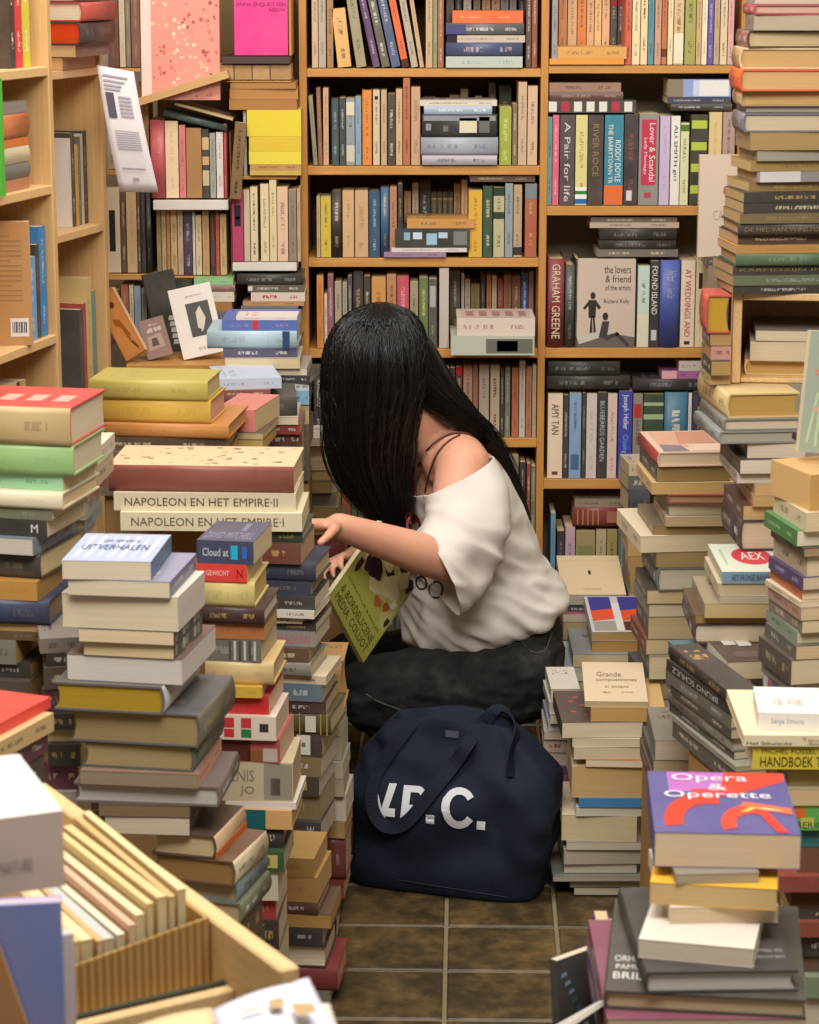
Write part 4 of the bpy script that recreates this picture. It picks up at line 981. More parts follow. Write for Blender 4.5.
def ohne(b):
    top_text(b, 'TUSSEN', 'e0dcd4', .03, .25, .90, .97); top_quad(b, [(.03, .985), (.09, .985), (.09, .999), (.03, .999)], 'f0ece4')
    top_text(b, 'ORHAN', 'd8d4cc', .03, .2, .30, .36); top_text(b, 'PAMUK', 'd8d4cc', .04, .2, .22, .27); top_text(b, 'BRIL', 'd8d4cc', .03, .18, .12, .19)
    for u, v in ((.1, .6), (.13, .72)): top_quad(b, [(u, v), (u + .03, v), (u + .04, v + .03), (u + .01, v + .04)], 'c05060')
def dark2(b):
    top_text(b, 'Ruimte en', 'a8a8a4', .72, .95, .2, .25); top_text(b, 'geboren', 'a8a8a4', .7, .95, .12, .17)
    for q in range(4): top_quad(b, [(.7 + q * .05, .45 + q * .02), (.73 + q * .05, .45), (.8 + q * .04, .62), (.78, .6)], '5a5a58', z=.0004 + q * .0001)
pile(cO, YO, [
 (655, 800.5, 837, 872, '4a4486', pg(T_, 'e6d2b4', d=.195, yaw=-3, ia=0, bk='c8b8a0', look='very thick violet and red opera paperback', do=[opera])),
 (676, 760, 872, 882, '8a8074', pg(T_, 'b8ac98', d=.16, yaw=2)), (652, 777, 882, 911, 'e6ae1c', pg(T_, 'd6bc8c', d=.16, yaw=-9, ia=0, dy=-.02, look='golden yellow paperback under the opera book', do=[lambda b: top_text(b, 'PASSIE EN PIJN', 'b08818', .35, .65, .3, .4)])),
 (670, 779, 911, 924, 'dcd0c0', pg(T_, 'dccab0', d=.17, yaw=2, dy=-.01)), (641, 754, 934, 968, 'dcd2c4', pg(T_, 'e0d6c8', d=.17, yaw=-13, ia=0, dy=-.075, look='floppy white paperback back cover', do=[sheet_red])),
 (647, 799, 968, 994, '2c2c2e', pg(T_, 'd8d8d8', d=.23, yaw=2, hb=True, ia=0, dy=-.085, look='black hardback with white page block', do=[dark2])),
 (607.5, 806, 994, 1019, '3a3530', pg(T_, 'd0be9c', d=.25, yaw=-7, hb=True, ia=0, dy=-.10, look='large dark brown hardback with white letters', do=[ohne])),
 (607, 806, 1019, 1042, '7a3a54', pg(T_, 'c8b89c', d=.26, dy=-.10)), (605, 806, 1042, 1075, '4a3a5a', pg(T_, 'c8b89c', d=.26, dy=-.10))], 'books in the nearest right-hand stack')
# purple slipcase and the dark disc case left of them
zs = P(400, 1090, 2.6).z
support('cardboard box under the opera stack', 622, 800, 1075, YO - .1, .28)
def standing(xl, xr, yt, yb, Y, d, label, yaw=0, lean=0, **k):
    a, b = P(xl, yb, Y), P(xr, yb, Y)
    H = P(xl, yt, Y).z - a.z
    return face_out(b.x - a.x, H, d, ((a.x + b.x) / 2, Y, a.z), yaw=yaw, lean=lean, **k)
pb_ = upright('purple', 'standing beside the opera stack', 1075, 2.62, [(594, 607.5, 927, '8a5ab0', {'look': 'lilac slipcase volume with orange stripe', 'ia': 0, 'W': .05, 'do': [bd(.28, 1, 'd8702c', .62, .95), bd(.0, .24, '6a4a9a', .3, .4), bd(.0, .24, '6a4a9a', .6, .7)]}), (608.2, 617, 935, 'b07ac8', {'look': 'mauve slipcase volume', 'ia': 0, 'W': .05})], 'slipcase volumes')
dvd = face_out(.06, P(583, 957, 2.52).z - P(583, 1075, 2.52).z, .012, (P(582, 1075, 2.52).x, 2.52, P(583, 1075, 2.52).z), yaw=40, lean=5, cover='2c3034', pages='d8d0c0', ink_a=0)
for q in range(10):
    u, v = (q * 37 % 10) / 12, .15 + (q * 53 % 10) / 13
    top_quad(dvd, [(u, v), (u + .16, v + .02), (u + .12, v + .05), (u + .02, v + .04)], ['7a98a4', '9aa8a8', '4a6470'][q % 3], z=.0004 + q * .00003)
tag(dvd, 'dark grey-blue photo covered book standing at the aisle edge', 'book', GR)
support('cardboard box under the lilac slipcase', 572, 614, 1075, 2.54, .2)
wl = make_book(.12, .17, .004, Matrix.Translation(P(545, 1040, 2.30)) @ Matrix.Rotation(R(-35), 4, 'Z') @ Matrix.Rotation(R(-38), 4, 'Y'), cover='d8d4cc', pages='e0dcd4', ink_a=.3)
tag(wl, 'thin white booklet leaning at the bottom edge of the aisle', 'booklet')
support('cardboard box under the white booklet', 534, 560, 1085, 2.30, .14)

# --- the two loose face-out books of the right bookcase
def beach(b):
    top_text(b, 'the lovers', '3a3634', .46, .92, .84, .93); top_text(b, '& friend', '3a3634', .48, .92, .74, .82); top_text(b, 'of the artists', '3a3634', .48, .92, .65, .71); top_text(b, 'Richard Kelly', '3a3634', .46, .90, .49, .55)
    top_quad(b, [(.0, .0), (1, .0), (1, .12), (.6, .16), (0, .12)], '6a6460', z=.0003); top_quad(b, [(.04, .04), (.66, .17), (.64, .21), (.0, .12)], 'c8c0b8', z=.0005)
    def pl(pts, c='3a3230', z=.0007): top_quad(b, pts, c, z)
    pl([(.22, .17), (.27, .17), (.26, .36), (.24, .36)]); pl([(.29, .17), (.33, .18), (.30, .36), (.27, .36)]); pl([(.20, .34), (.32, .34), (.33, .54), (.19, .54)]); pl([(.27 + .045 * cos(a), .59 + .04 * sin(a)) for a in [2 * pi * k / 12 for k in range(12)]])
    pl([(.20, .53), (.10, .45), (.13, .43), (.21, .49)], z=.0008); pl([(.33, .53), (.41, .46), (.38, .43), (.31, .49)], z=.0008)
    pl([(.38, .12), (.52, .10), (.56, .30), (.44, .30)], '4a4240', .0009); pl([(.49 + .05 * cos(a), .355 + .045 * sin(a)) for a in [2 * pi * k / 12 for k in range(12)]], '3a3230', .0009); pl([(.48, .12), (.70, .18), (.74, .15), (.5, .08)], '4a4240', .001); pl([(.70, .18), (.92, .03), (.88, .01), (.67, .14)], '4a4240', .001)
x0, x1 = P(577.5, 350, YB - .03).x, P(635.5, 350, YB - .03).x
bb = face_out(x1 - x0, P(577, 262, YB - .03).z - P(577, 351, YB - .03).z, .018, ((x0 + x1) / 2, YB - .028, P(577, 351, YB - .03).z), lean=0, cover='cdb9aa', pages='e0d4bc', ink_a=0)
bb.location.z = P(577, 348, YB + .001).z + bb['bk'][1] / 2 + .0006
bb.location.y = YB + .0205
beach(bb)
tag(bb, 'face-out book with a grey beach photograph of two bathers', 'book', G1)
x0, x1 = P(697.5, 250, 5.30).x, P(724, 250, 5.30).x
wb = face_out(x1 - x0 + .03, P(700, 155, 5.30).z - P(700, 257, 5.30).z, .02, ((x0 + x1) / 2 + .015, 5.30, P(700, 257, 5.30).z), lean=0, cover='dcc8b4', pages='e0d4bc', ink_a=0)
top_text(wb, 'CA', 'b8a48e', .36, .62, .36, .46); top_quad(wb, [(.60, .62), (.68, .62), (.66, .70), (.6, .68)], 'b8685c')
tag(wb, 'plain beige face-out book standing before the dark books', 'book', G1)
bs = [(690, 724, 257, 268), (688, 726, 268, 300), (688, 726, 300, 349)]
pile('below the plain beige face-out book', 5.29, [(706, 727, 257.6, 266, '4a4038', pg('S', 'c8b48c', d=.10)), (708, 728, 266, 300, '8a7a68', pg('S', 'c8b48c', d=.10)), (708, 728, 300, 350, '5a4a40', pg('S', 'c8b48c', d=.10)), (706, 730, 350, 400, '4a4a44', pg('S', 'c8b48c', d=.10)), (706, 730, 400, 440, '6a5a48', pg('S', 'c8b48c', d=.10)), (706, 730, 440, 470, '4a3c34', pg('S', 'c8b48c', d=.10))], GR)
support('cardboard box under the beige face-out book', 706, 730, 470, 5.29, .1)
# dark bag-like bundle and slanted slices between the bookcase and the tall pile
pile('squeezed behind the portrait-topped pile', 5.14, [
 (629, 652, 464, 476, 'c8b498', pg('S', 'd0c0a0', d=.11, yaw=6)), (628, 652, 476, 490, '5a5a58', pg('S', 'c8b898', d=.11, yaw=6)), (628, 650, 490, 515, '2c3240', pg('S', 'c8b898', d=.11, yaw=6, hb=True, ia=.1)), (630, 652, 515, 540, '4a463c', pg('S', 'c8b898', d=.11, yaw=6)), (628, 650, 540, 556, 'b8a078', pg(T_, 'c8ac78', d=.16)), (631, 645, 556, 592, 'c0a070', pg(T_, 'bb9a62', d=.15)), (628, 648, 592, 620, '6a6a5a', pg(T_, 'c0ac80', d=.16))], GR)
support('cardboard box under the squeezed pile', 629, 645, 620, 5.145, .11)

# ================================================================== the left-hand stacks
def wavy(b): 
    for q in range(7): top_quad(b, [(.06 + q * .13, .1), (.1 + q * .13, .1), (.14 + q * .13, .9), (.09 + q * .13, .85)], ['d8dce8', 'b8c4dc', 'e4e4ec'][q % 3], z=.0003)
    top_text(b, 'UITVERHALEN', '3a4a78', .14, .9, .42, .6, z=.0007, rot=pi); top_text(b, 'DE ZEVEN', '3a4a78', .3, .7, .24, .32, z=.0007, rot=pi)
# --- the Napoleon column
YN = 3.98
cN = 'in the column by her hand'
def raggedtop(b):
    W, H, T, bu = b['bk']
    rr = random.Random(5)
    for q in range(46):
        u, v = rr.uniform(.05, .9), rr.uniform(.03, .95)
        top_quad(b, [(u, v), (u + .05, v), (u + .05, v + .03), (u, v + .03)], rr.choice(['d8c4a0', 'c8b08c', 'e0cca8', 'b89880', 'a87868']), z=.0004 + q * .00001)
N_ = [
 (107.5, 294, 467.5, 494, '8a4638', pg('S', 'dcc8a4', d=.17, yaw=-2, hb=True, ia=0, bk='8a4638', cov='d8c29a', look='big red-brown hardback with worn cream top', do=[raggedtop])),
 (113, 296, 494, 512, 'd6c8aa', pg('S', 'e0d2b4', d=.17, yaw=-2, ia=0, look='wide cream volume lettered in grey, upper of the pair', do=[stx('NAPOLEON EN HET EMPIRE·II', '5a5244', .06, .9, .46)])),
 (119.7, 302, 512, 530.5, 'e2d6b4', pg('S', 'e0d2b4', d=.17, yaw=-2, ia=0, look='wide cream volume lettered in grey, lower of the pair', do=[stx('NAPOLEON EN HET EMPIRE·I', '6a6250', .06, .9, .46)])),
 (210, 303, 530.5, 543, '1e3a2e', pg('S', 'c8b898', d=.13, yaw=-6, hb=True, look='dark green cloth hardback')), (205, 301, 543, 564, '6a3026', pg('S', 'c8a888', d=.13, yaw=-9)), (210, 316, 564, 582.5, '1c2a44', pg('S', 'd0bca0', d=.13, yaw=-9, hb=True, ia=.1, look='thick navy hardback')),
 (215, 311, 582.5, 597, '1e2c46', pg('S', 'b8a890', d=.13, yaw=-9, ia=.2)), (210, 315, 597, 610, '2a2c2a', pg('S', 'd8d0c0', d=.13, yaw=-9, ink='c8c4b8')), (210, 314, 610, 618, 'd8d0c4', pg('S', 'e0d8c8', d=.13, yaw=-9)), (205, 302, 618, 625, 'c8b89c', pg('S', 'e0d8c8', d=.13, yaw=-8)),
 (212, 316, 625, 633, '33302c', pg('S', 'd0c4ac', d=.13, yaw=-9)), (208, 315, 633, 648, '8c8c88', pg('S', 'd0c4b0', d=.13, yaw=-9, ia=0, look='grey paperback with pink capital letters', do=[stx('SCHADUW', 'c06a78', .55, .96, .6)])), (208, 309, 648, 662, '5a3c22', pg('S', 'c8b490', d=.13, yaw=-8)),
 (212, 311, 662, 676, '8a857a', pg('S', 'd8ccb4', d=.13, yaw=-9, hb=True, look='grey jacketed hardback')), (220, 326, 676, 684.5, 'd4c4a4', pg('S', 'dccbb0', d=.13, yaw=-9)), (222, 322, 684.5, 702, '5a7080', pg('S', 'd0c4b0', d=.13, yaw=-9, ink='c8d0d4', look='blue-grey photographic spine')),
 (222, 326, 702, 714, '3e2220', pg('S', 'c8b494', d=.13, yaw=-9)), (225, 331, 714, 735, '4c4222', pg('S', 'd0c0a0', d=.13, yaw=-9, hb=True, ia=0, look='old gilt-banded hardback with a white label', do=[lambda b: [spine_band(b, q, q + .012, 'a89048') for q in (.5, .62, .7, .9, .96)], lambda b: spine_band(b, .76, .86, 'd4d0c4', .12, .88)])),
 (224, 322, 735, 757, '2e201e', pg('S', 'c8b8a0', d=.13, yaw=-9, ia=0, look='dark book with an upright white label', do=[lambda b: spine_band(b, .74, .88, 'd8d8cc', .05, .95), lambda b: spine_band(b, .79, .83, '6a8a5a', .4, .6)])), (224, 321, 757, 778, '7a6a40', pg('S', 'd8d0c4', d=.13, yaw=-9)),
 (226, 319, 778, 797, '24241f', pg('S', 'd0c8bc', d=.13, yaw=-9)), (224, 320, 797, 822, '7c7048', pg('S', 'b0a48c', d=.13, yaw=-9, ia=.3)), (222, 321, 822, 843, '2c2826', pg('S', 'c8c0b4', d=.13, yaw=-9, ia=0, look='black book with a white letter on its side', do=[stx('W', 'd8d4cc', .86, .93, .6)])),
 (222, 314, 843, 859, '26283a', pg('S', 'b09a8c', d=.13, yaw=-9)), (225, 314, 859, 878, 'a07c3c', pg('S', 'c8a878', d=.13, yaw=-8, ia=.2)), (227, 317, 878, 903, 'ac8444', pg('S', 'd0b080', d=.13, yaw=-9, ia=.2, look='tan cloth volume low down')), (227, 318, 903, 915, '4c2a1c', pg('S', 'c8ac80', d=.13, yaw=-8, hb=True)),
 (230, 331, 915, 929, '5a3a28', pg('F', 'c09a60', d=.13, yaw=-6)), (230, 323, 929, 946, '26242a', pg('S', 'c8c0b0', d=.13, yaw=-6, ink='b8b8c0')), (232, 326, 946, 968, '3a2a28', pg('F', 'd8ccb8', d=.13, yaw=-6, hb=True)), (234, 338, 968, 991, '7a1420', pg('S', 'c8a888', d=.13, yaw=-6, hb=True, ia=0, look='bright dark red hardback near the floor'))]
cut_ = [k for k, t in enumerate(N_) if t[2] == 859][0]
pile(cN, YN, N_[:cut_], GL)
support('cardboard box carrying the column by her hand', 226, 312, 859, YN + .005, .12)
YNL = yfloor(1003)
pile('low in the aisle-side stack', YNL, N_[cut_:] + [(238, 330, 991, 1002.6, '7c746a', pg('S', 'c8bca8', d=.13, yaw=-6))], GL, jitter=False)
# a second column close behind, its page edges showing between column and jeans
cN2 = 'behind the column by her hand'
YN2 = 4.14
pile(cN2, YN2, [
 (316, 344, 662, 712, 'b88a50', pg(T_, 'd8b478', d=.12, yaw=-4, hb=True, look='chunky orange-tan book')), (318, 341, 712, 738, 'a09888', pg(T_, 'd4ccbc', d=.12, yaw=-4)), (314, 342, 738, 762, '7a7468', pg(T_, 'c4bcac', d=.12, yaw=-4)), (316, 343, 762, 778, '9a9284', pg(T_, 'd0c8b8', d=.12, yaw=-4)),
 (314, 344, 778, 796, '6a6258', pg(T_, 'c0b49c', d=.12, yaw=-4)), (316, 346, 796, 822, 'b8b0a0', pg(T_, 'dcd4c8', d=.12, yaw=-4)), (318, 345, 822, 838, '8a6a4a', pg(T_, 'bc9a70', d=.12, yaw=-4)), (318, 346, 838, 880, '6a1f20', pg('S', 'c8b8a0', d=.12, yaw=-4, ia=.2, look='thick dark red hardback', hb=True)), (318, 344, 880, 898.5, '7a2a26', pg('S', 'c8b8a0', d=.12, yaw=-4, ia=.2))], GL)
# --- the pile on the floor side of the Napoleon column, seen past her hair
pile('behind her hanging hair', 5.07, [
 (283, 331, 438, 446, 'c8c0b4', pg(T_, 'd8cab0', d=.15, ink='5a5a58')), (281, 330, 446, 461, 'b8b0a0', pg(T_, 'd8c8a8', d=.15, yaw=-5)), (294, 331, 461, 471, 'a89c88', pg(T_, 'c8b48c', d=.15)), (298, 332, 471, 481, '6a4a38', pg(T_, 'b89c6c', d=.15)), (298, 331, 481, 493, '5a4a30', pg(T_, 'a08858', d=.15)),
 (298, 336, 493, 507, '7a7468', pg('S', 'b8ac94', d=.15, ia=.1)), (298, 338, 507, 520, '8a7848', pg(T_, 'a8925c', d=.15)), (298, 345, 520, 535, '5a4a34', pg(T_, 'b09868', d=.15)), (300, 346, 535, 556, '8a3a34', pg('S', 'b8a080', d=.15, ia=.1)), (300, 345, 556, 580, '4a3c20', pg('S', 'b8a080', d=.15, ia=.2)), (300, 348, 580, 610, '5a4a3a', pg(T_, 'a89878', d=.15))], GL)
support('cardboard box under the pile behind her hair', 300, 344, 610, 5.07, .15)

# --- the blue cloud column
YCl = 3.56
cCl = 'in the blue-topped column'
def fade(b):
    top_text(b, 'DAVID MITCHELL', '9a9aac', .1, .42, .08, .92, rot=-pi / 2); top_quad(b, [(.5, .3), (.9, .3), (.9, .4), (.5, .4)], '7a7a90')
def sq(b):
    for u, c in ((.18, 'c8383c'), (.45, 'c8383c')): spine_band(b, u, u + .16, c, .5, .92); spine_band(b, u, u + .16, 'c8383c' if u < .3 else '3a7a44', .1, .45)
    spine_band(b, .74, .88, '3a3a3c', .35, .7)
def dots(b):
    spine_band(b, .60, .72, '2ab0d0', .2, .8); spine_band(b, .80, .88, '3a68c0', .25, .75)
def stripy(b):
    for q in range(6): spine_band(b, .42 + q * .09, .46 + q * .09, 'c8c8bc' if q % 2 else '4a483c', .08, .92)
pile(cCl, YCl, [
 (196, 253.5, 541.5, 565, '2c3a5e', pg('S', 'e0ceb0', d=.13, yaw=-8, ia=0, cov='474860', look='thick navy paperback with pale blue spine spots', do=[fade, dots, stx('Cloud at', 'd0d8e0', .1, .56, .34)])),
 (191, 247, 565, 582.5, 'e0342c', pg('S', 'e4d4b4', d=.13, yaw=-7, ia=0, look='bright red paperback with white letters', do=[stx('DAS GEWICHT', 'f4d0c8', .06, .68, .3), stx('N', '8a1a18', .82, .92, .45)])),
 (192, 255, 582.5, 608, 'd9c67c', pg('S', 'd8bc80', d=.13, yaw=-7, hb=True, ia=.15, look='pale yellow cloth hardback')), (198.6, 264.5, 608, 624, '3a1a1e', pg('S', 'e4dccc', d=.13, yaw=-7, ia=.5, hb=True)), (200, 264.5, 624, 641, 'b06c3c', pg('S', 'd0b080', d=.13, yaw=-7, ia=.2)),
 (205, 261, 641, 664, '66665c', pg('S', 'c8b898', d=.13, yaw=-7, ia=.2, look='grey patterned book with striped spine', do=[stripy])), (205, 274, 664, 686.5, 'd8bb82', pg('S', 'd8c49c', d=.13, yaw=-6, ia=.15, hb=True)), (210, 262, 686.5, 697.5, 'd4a834', pg('S', 'e0d0b0', d=.13, yaw=-4, ia=.2)),
 (212, 269, 697.5, 716, 'c8181c', pg('S', 'e0c8b4', d=.13, yaw=-8, ia=0, look='glossy scarlet paperback')), (212, 276, 716, 740, 'e2d2c0', pg('S', 'e0c8b4', d=.13, yaw=-6, ia=0, look='white book with red and green squares', do=[sq])), (214, 280, 740, 764, 'b04848', pg('S', 'd8b8a4', d=.13, yaw=-6, ia=0, do=[lambda b: spine_band(b, 0, .55, '5a2a24', .05, .9), lambda b: spine_band(b, .5, .74, '8a5a38', .05, .5), lambda b: spine_band(b, .74, .96, 'c0b4a4', .05, .6)])),
 (212, 293, 764, 803, 'c6b896', pg('S', 'c8b494', d=.13, yaw=-4, ia=0, look='fat beige volume with grey capitals', do=[stx('DENIS', '8a8270', .12, .52, .3, .66), stx('JO', '8a8270', .34, .52, .26, .26), lambda b: spine_band(b, .64, .99, '9a9080', .04, .96), lambda b: spine_band(b, .72, .84, '4a4844', .15, .6)])),
 (225, 296, 803, 810, 'e0d8cc', pg('S', 'e4dccc', d=.13, yaw=-6, ia=0, look='loose white brochure')), (222, 292, 810, 829, 'd8a868', pg('S', 'd0b484', d=.13, yaw=-4, ia=0, look='book half teal and half tan on its spine', do=[lambda b: spine_band(b, 0, .62, '1f6468')])),
 (222, 284, 829, 850, '1e2022', pg('S', 'c8b898', d=.13, yaw=-4, hb=True)), (220, 284, 850, 870, '245026', pg('S', 'c8c0a8', d=.13, yaw=-4, ia=0, look='dark green book with framed cream picture', do=[lambda b: spine_band(b, .45, .9, 'c8b870', .2, .85), lambda b: spine_band(b, .66, .78, '3a4a20', .3, .7)])),
 (220, 278, 870, 900, 'd6cab2', pg('S', 'd8ccb4', d=.13, yaw=-4, ia=.15, look='thick cream jacketed book low down')), (222, 276, 900, 922, 'b02024', pg('S', 'd8ccb4', d=.13, yaw=-4, ia=.3)), (222, 279, 922, 950, '2c2622', pg('S', 'd8ccb4', d=.13, yaw=-4)), (222, 279, 950, 985, '6a5238', pg('S', 'd8ccb4', d=.13, yaw=-4)), (222, 279, 985, 1020, '4a4a44', pg('S', 'd8ccb4', d=.13, yaw=-4))], GL)
support('cardboard box under the blue-topped column', 226, 278, 1020, YCl + .01, .15, -8)

# --- the white-paged stack
YW = 3.06
cW = 'in the white-paged stack'
def bwspine(b): 
    for q in range(7): spine_band(b, .05 + q * .13, .12 + q * .13, ['8a8a84', '5a5a54', 'b0b0a8'][q % 3], .15, .85)
W_ = [
 (61, 151, 562, 581, 'aab4cc', pg('R', 'e6dcc8', d=0.155, yaw=-5, sp='3a5a80', ia=0, look='pale blue paperback with dark title', do=[wavy])),
 (66, 170, 581, 597.5, '8a8aa0', pg('R', 'e6dcc4', d=0.160, yaw=-8, sp='6a6a8a')), (59.5, 178, 597.5, 632, 'd8d0c0', pg('R', 'e8dcc4', d=0.143, yaw=-9, sp='d8ccc0', ia=.1, look='very thick cream-paged paperback')),
 (76.6, 174, 632, 646, '3c3a36', pg('R', 'ead8ba', d=0.151, yaw=-10, sp='3a3834', do=[bwspine])), (81.5, 174, 646, 661, '4a4642', pg('R', 'e8d4ae', d=0.143, yaw=-10, sp='44423e', do=[bwspine])),
 (64, 182, 664, 687, '6a5248', pg('T', 'dcd8d8', d=0.176, yaw=-10, ia=0, look='brown covered paperback with bluish white pages', do=[lambda b: top_quad(b, [(.55, .3), (.95, .3), (.95, .5), (.6, .5)], 'a07a60')])),
 (51, 162, 687, 715, '5a5a58', pg('R', 'b89a34', d=0.185, yaw=-9, hb=True, sp='b8b4b0', ia=.1, look='hardback with mustard yellow page block')),
 (67, 198, 715, 748, '55575a', pg('R', 'a6926a', d=0.185, yaw=-9, hb=True, sp='6a6454', ia=.3, look='big grey hardback with olive brown pages')), (80, 192, 748, 774, '4a5048', pg('R', 'ad9c74', d=0.168, yaw=-9, hb=True, sp='5a6050', ia=.2)),
 (78, 198, 774, 788, '8a6a5a', pg('R', '9c907c', d=0.160, yaw=-8, sp='d09070')), (72, 218, 788, 808, '6a5e5a', pg('R', 'c6c6c8', d=0.151, yaw=-6, hb=True, sp='6a5a50', look='wide book with silvery white pages')),
 (98, 190, 808, 820, '5a4438', pg('R', '8a765c', d=0.160, yaw=-4)), (104, 190, 820, 838, '3a2c26', pg('R', 'd6ccba', d=0.160, yaw=-4)),
 (150, 214, 838, 861, '4a3228', pg('R', 'd2c09a', d=0.126, yaw=-16, hb=True, sp='d8b890', ia=0, look='tan-paged hardback with orange edged spine', do=[lambda b: spine_band(b, .0, 1, 'c8682c', .0, .3)])), (150, 233, 861, 886, '6a4a34', pg('R', '9a7c50', d=0.126, yaw=-18, hb=True, sp='dcc8a4', look='brown-paged hardback with rounded cream spine')),
 (140, 236, 886, 905, '7a8488', pg('R', 'b8a888', d=0.126, yaw=-16, hb=True, sp='76868c')), (140, 240, 905, 925, '6a7058', pg('R', 'b8a888', d=0.126, yaw=-14, hb=True, sp='6e7658')), (135, 236, 925, 960, '5a4a38', pg('R', 'b8a888', d=0.126, yaw=-14)), (135, 236, 960, 1010, '4a4238', pg('R', 'b8a888', d=0.126, yaw=-14))]
pile(cW, YW, W_, GL)
support('cardboard box under the white-paged stack', 140, 228, 1010, YW + .01, .15, -16)
pile('showing left of the white-paged stack', YW + .16, [
 (40, 80, 640, 655, '8a8078', pg('S', 'b8a888', d=.16, yaw=12)), (46, 84, 655, 668, '2a2624', pg('S', 'b8a888', d=.16, yaw=8)), (44, 82, 668, 690, '5a4a40', pg('S', 'b8a888', d=.16, yaw=10)), (42, 72, 690, 712, '5a2438', pg('S', 'b8a888', d=.16)), (46, 74, 712, 728, '1f1e1e', pg('S', 'b8a888', d=.16)), (44, 72, 728, 742, 'b0a480', pg('T', 'c8b88c', d=.16)), (48, 80, 742, 764, '1e1c1e', pg('S', 'b8a888', d=.16)), (46, 78, 764, 790, '6a2a48', pg('S', 'b8a888', d=.16)), (50, 76, 790, 804, 'c8c4bc', pg('T', 'd0ccc4', d=.16)), (50, 76, 804, 850, '3a3634', pg('S', 'b8a888', d=.16))], GL)
support('cardboard box left of the white-paged stack', 50, 76, 850, YW + .165, .14)

# --- the stack cut by the frame's left edge
YL = 3.30
cL = 'in the red-topped stack'
L_ = [
 (-70, 71, 408, 446, 'c43c38', pg('S', 'e2d2b8', d=.16, yaw=-12, hb=True, sp='c2a672', bk='3a2a24', ia=.3, look='thick red covered hardback with tan spine', do=[lambda b: [top_quad(b, [(.3, .1 + q * .2), (.6, .1 + q * .2), (.6, .22 + q * .2), (.3, .22 + q * .2)], 'e0a090') for q in range(4)]])),
 (-70, 74, 446, 476, '94bd76', pg('S', 'd8ccb4', d=.14, yaw=-12, hb=True, bk='4a6a48', ia=.1, look='thick light green hardback')), (-70, 63, 476, 492.5, '98cc9c', pg('S', 'e0cca4', d=.14, yaw=-12, ia=.6, ink='5a9a6a', look='mint green paperback')), (-70, 63, 492.5, 509, 'e6dab8', pg('S', 'e2cca8', d=.15, yaw=-12, ia=.1, look='plain cream spined hardback', hb=True)),
 (-70, 52, 509, 521, '6e7258', pg('S', 'd8ccb4', d=.15, yaw=-14, ia=.1)), (-70, 47, 521, 538, '232323', pg('S', 'dccfb8', d=.14, yaw=-14, ia=0, look='black paperback with a white letter', do=[lambda b: spine_text(b, 'M', 'e0e0dc', .86, .92, .5)])), (-90, 33, 538, 555, '6a7484', pg('R', 'd6d2ca', d=.16, yaw=-14, sp='7a8494', look='white-paged book with grey-blue spine')),
 (-70, 41, 555, 581, '35312c', pg('S', 'd4c4a0', d=.16, yaw=-14, hb=True, ia=.1)), (-70, 37, 581, 600, 'bd8838', pg('S', 'a88850', d=.14, yaw=-10, ia=.1, look='orange-tan cloth volume')), (-70, 50, 600, 624, '1d2f54', pg('S', '8a7a60', d=.14, yaw=-8, hb=True, ia=.1, look='thick navy blue hardback')), (-70, 38, 624, 632, 'b89058', pg('S', 'c8a870', d=.14, yaw=-8, ia=.1)),
 (-70, 40, 632, 641, '5a4424', pg('S', 'c8a870', d=.14, yaw=-8, ia=.1)), (-70, 16, 641, 665, '7a786c', pg('S', 'c8a870', d=.14, yaw=-8, ia=.4)), (-70, 30, 665, 680, '2c2824', pg('S', 'c8a870', d=.16, yaw=-8)), (-70, 30, 680, 720, '4a3a34', pg('S', 'c8a870', d=.16, yaw=-8)), (-70, 30, 720, 780, '3a3230', pg('S', 'c8a870', d=.16, yaw=-8))]
pile(cL, YL, L_, GL)
support('cardboard box under the red-topped stack', -70, 26, 780, YL + .01, .14, -8)
pile('just behind the red-topped stack', YL + .26, [
 (10, 98, 449, 466, 'd8cab0', pg('R', 'e0d0b4', d=.13, yaw=-4, look='cream page block')), (10, 97, 466, 487, 'c0a888', pg('R', 'd2b48c', d=.13, yaw=-4)), (10, 90, 487, 500, 'b83a34', pg('R', 'dcc09c', d=.13, yaw=-4)), (10, 86, 500, 520, '8a8a84', pg('R', 'd8cbb4', d=.13, yaw=-4)), (10, 84, 520, 534, '6a7a84', pg('R', 'c8bca4', d=.13, yaw=-4)), (10, 78, 534, 552, 'c8b490', pg('R', 'd4bc90', d=.13, yaw=-4)), (10, 74, 552, 580, '8a7a58', pg('R', 'c0a878', d=.13, yaw=-4)), (10, 72, 580, 620, '4a4038', pg('R', 'b09c78', d=.13, yaw=-4))], GL)
support('cardboard box behind the red-topped stack', 10, 70, 620, YL + .27, .12, -4)
pile('between Napoleon pair and red-topped stack', YL + .36, [(100, 118, 520, 542, '23242e', pg('S', 'c8b898', d=.12)), (98, 122, 542, 572, '1c1a1a', pg('S', 'c8b898', d=.12))], GL) if False else None

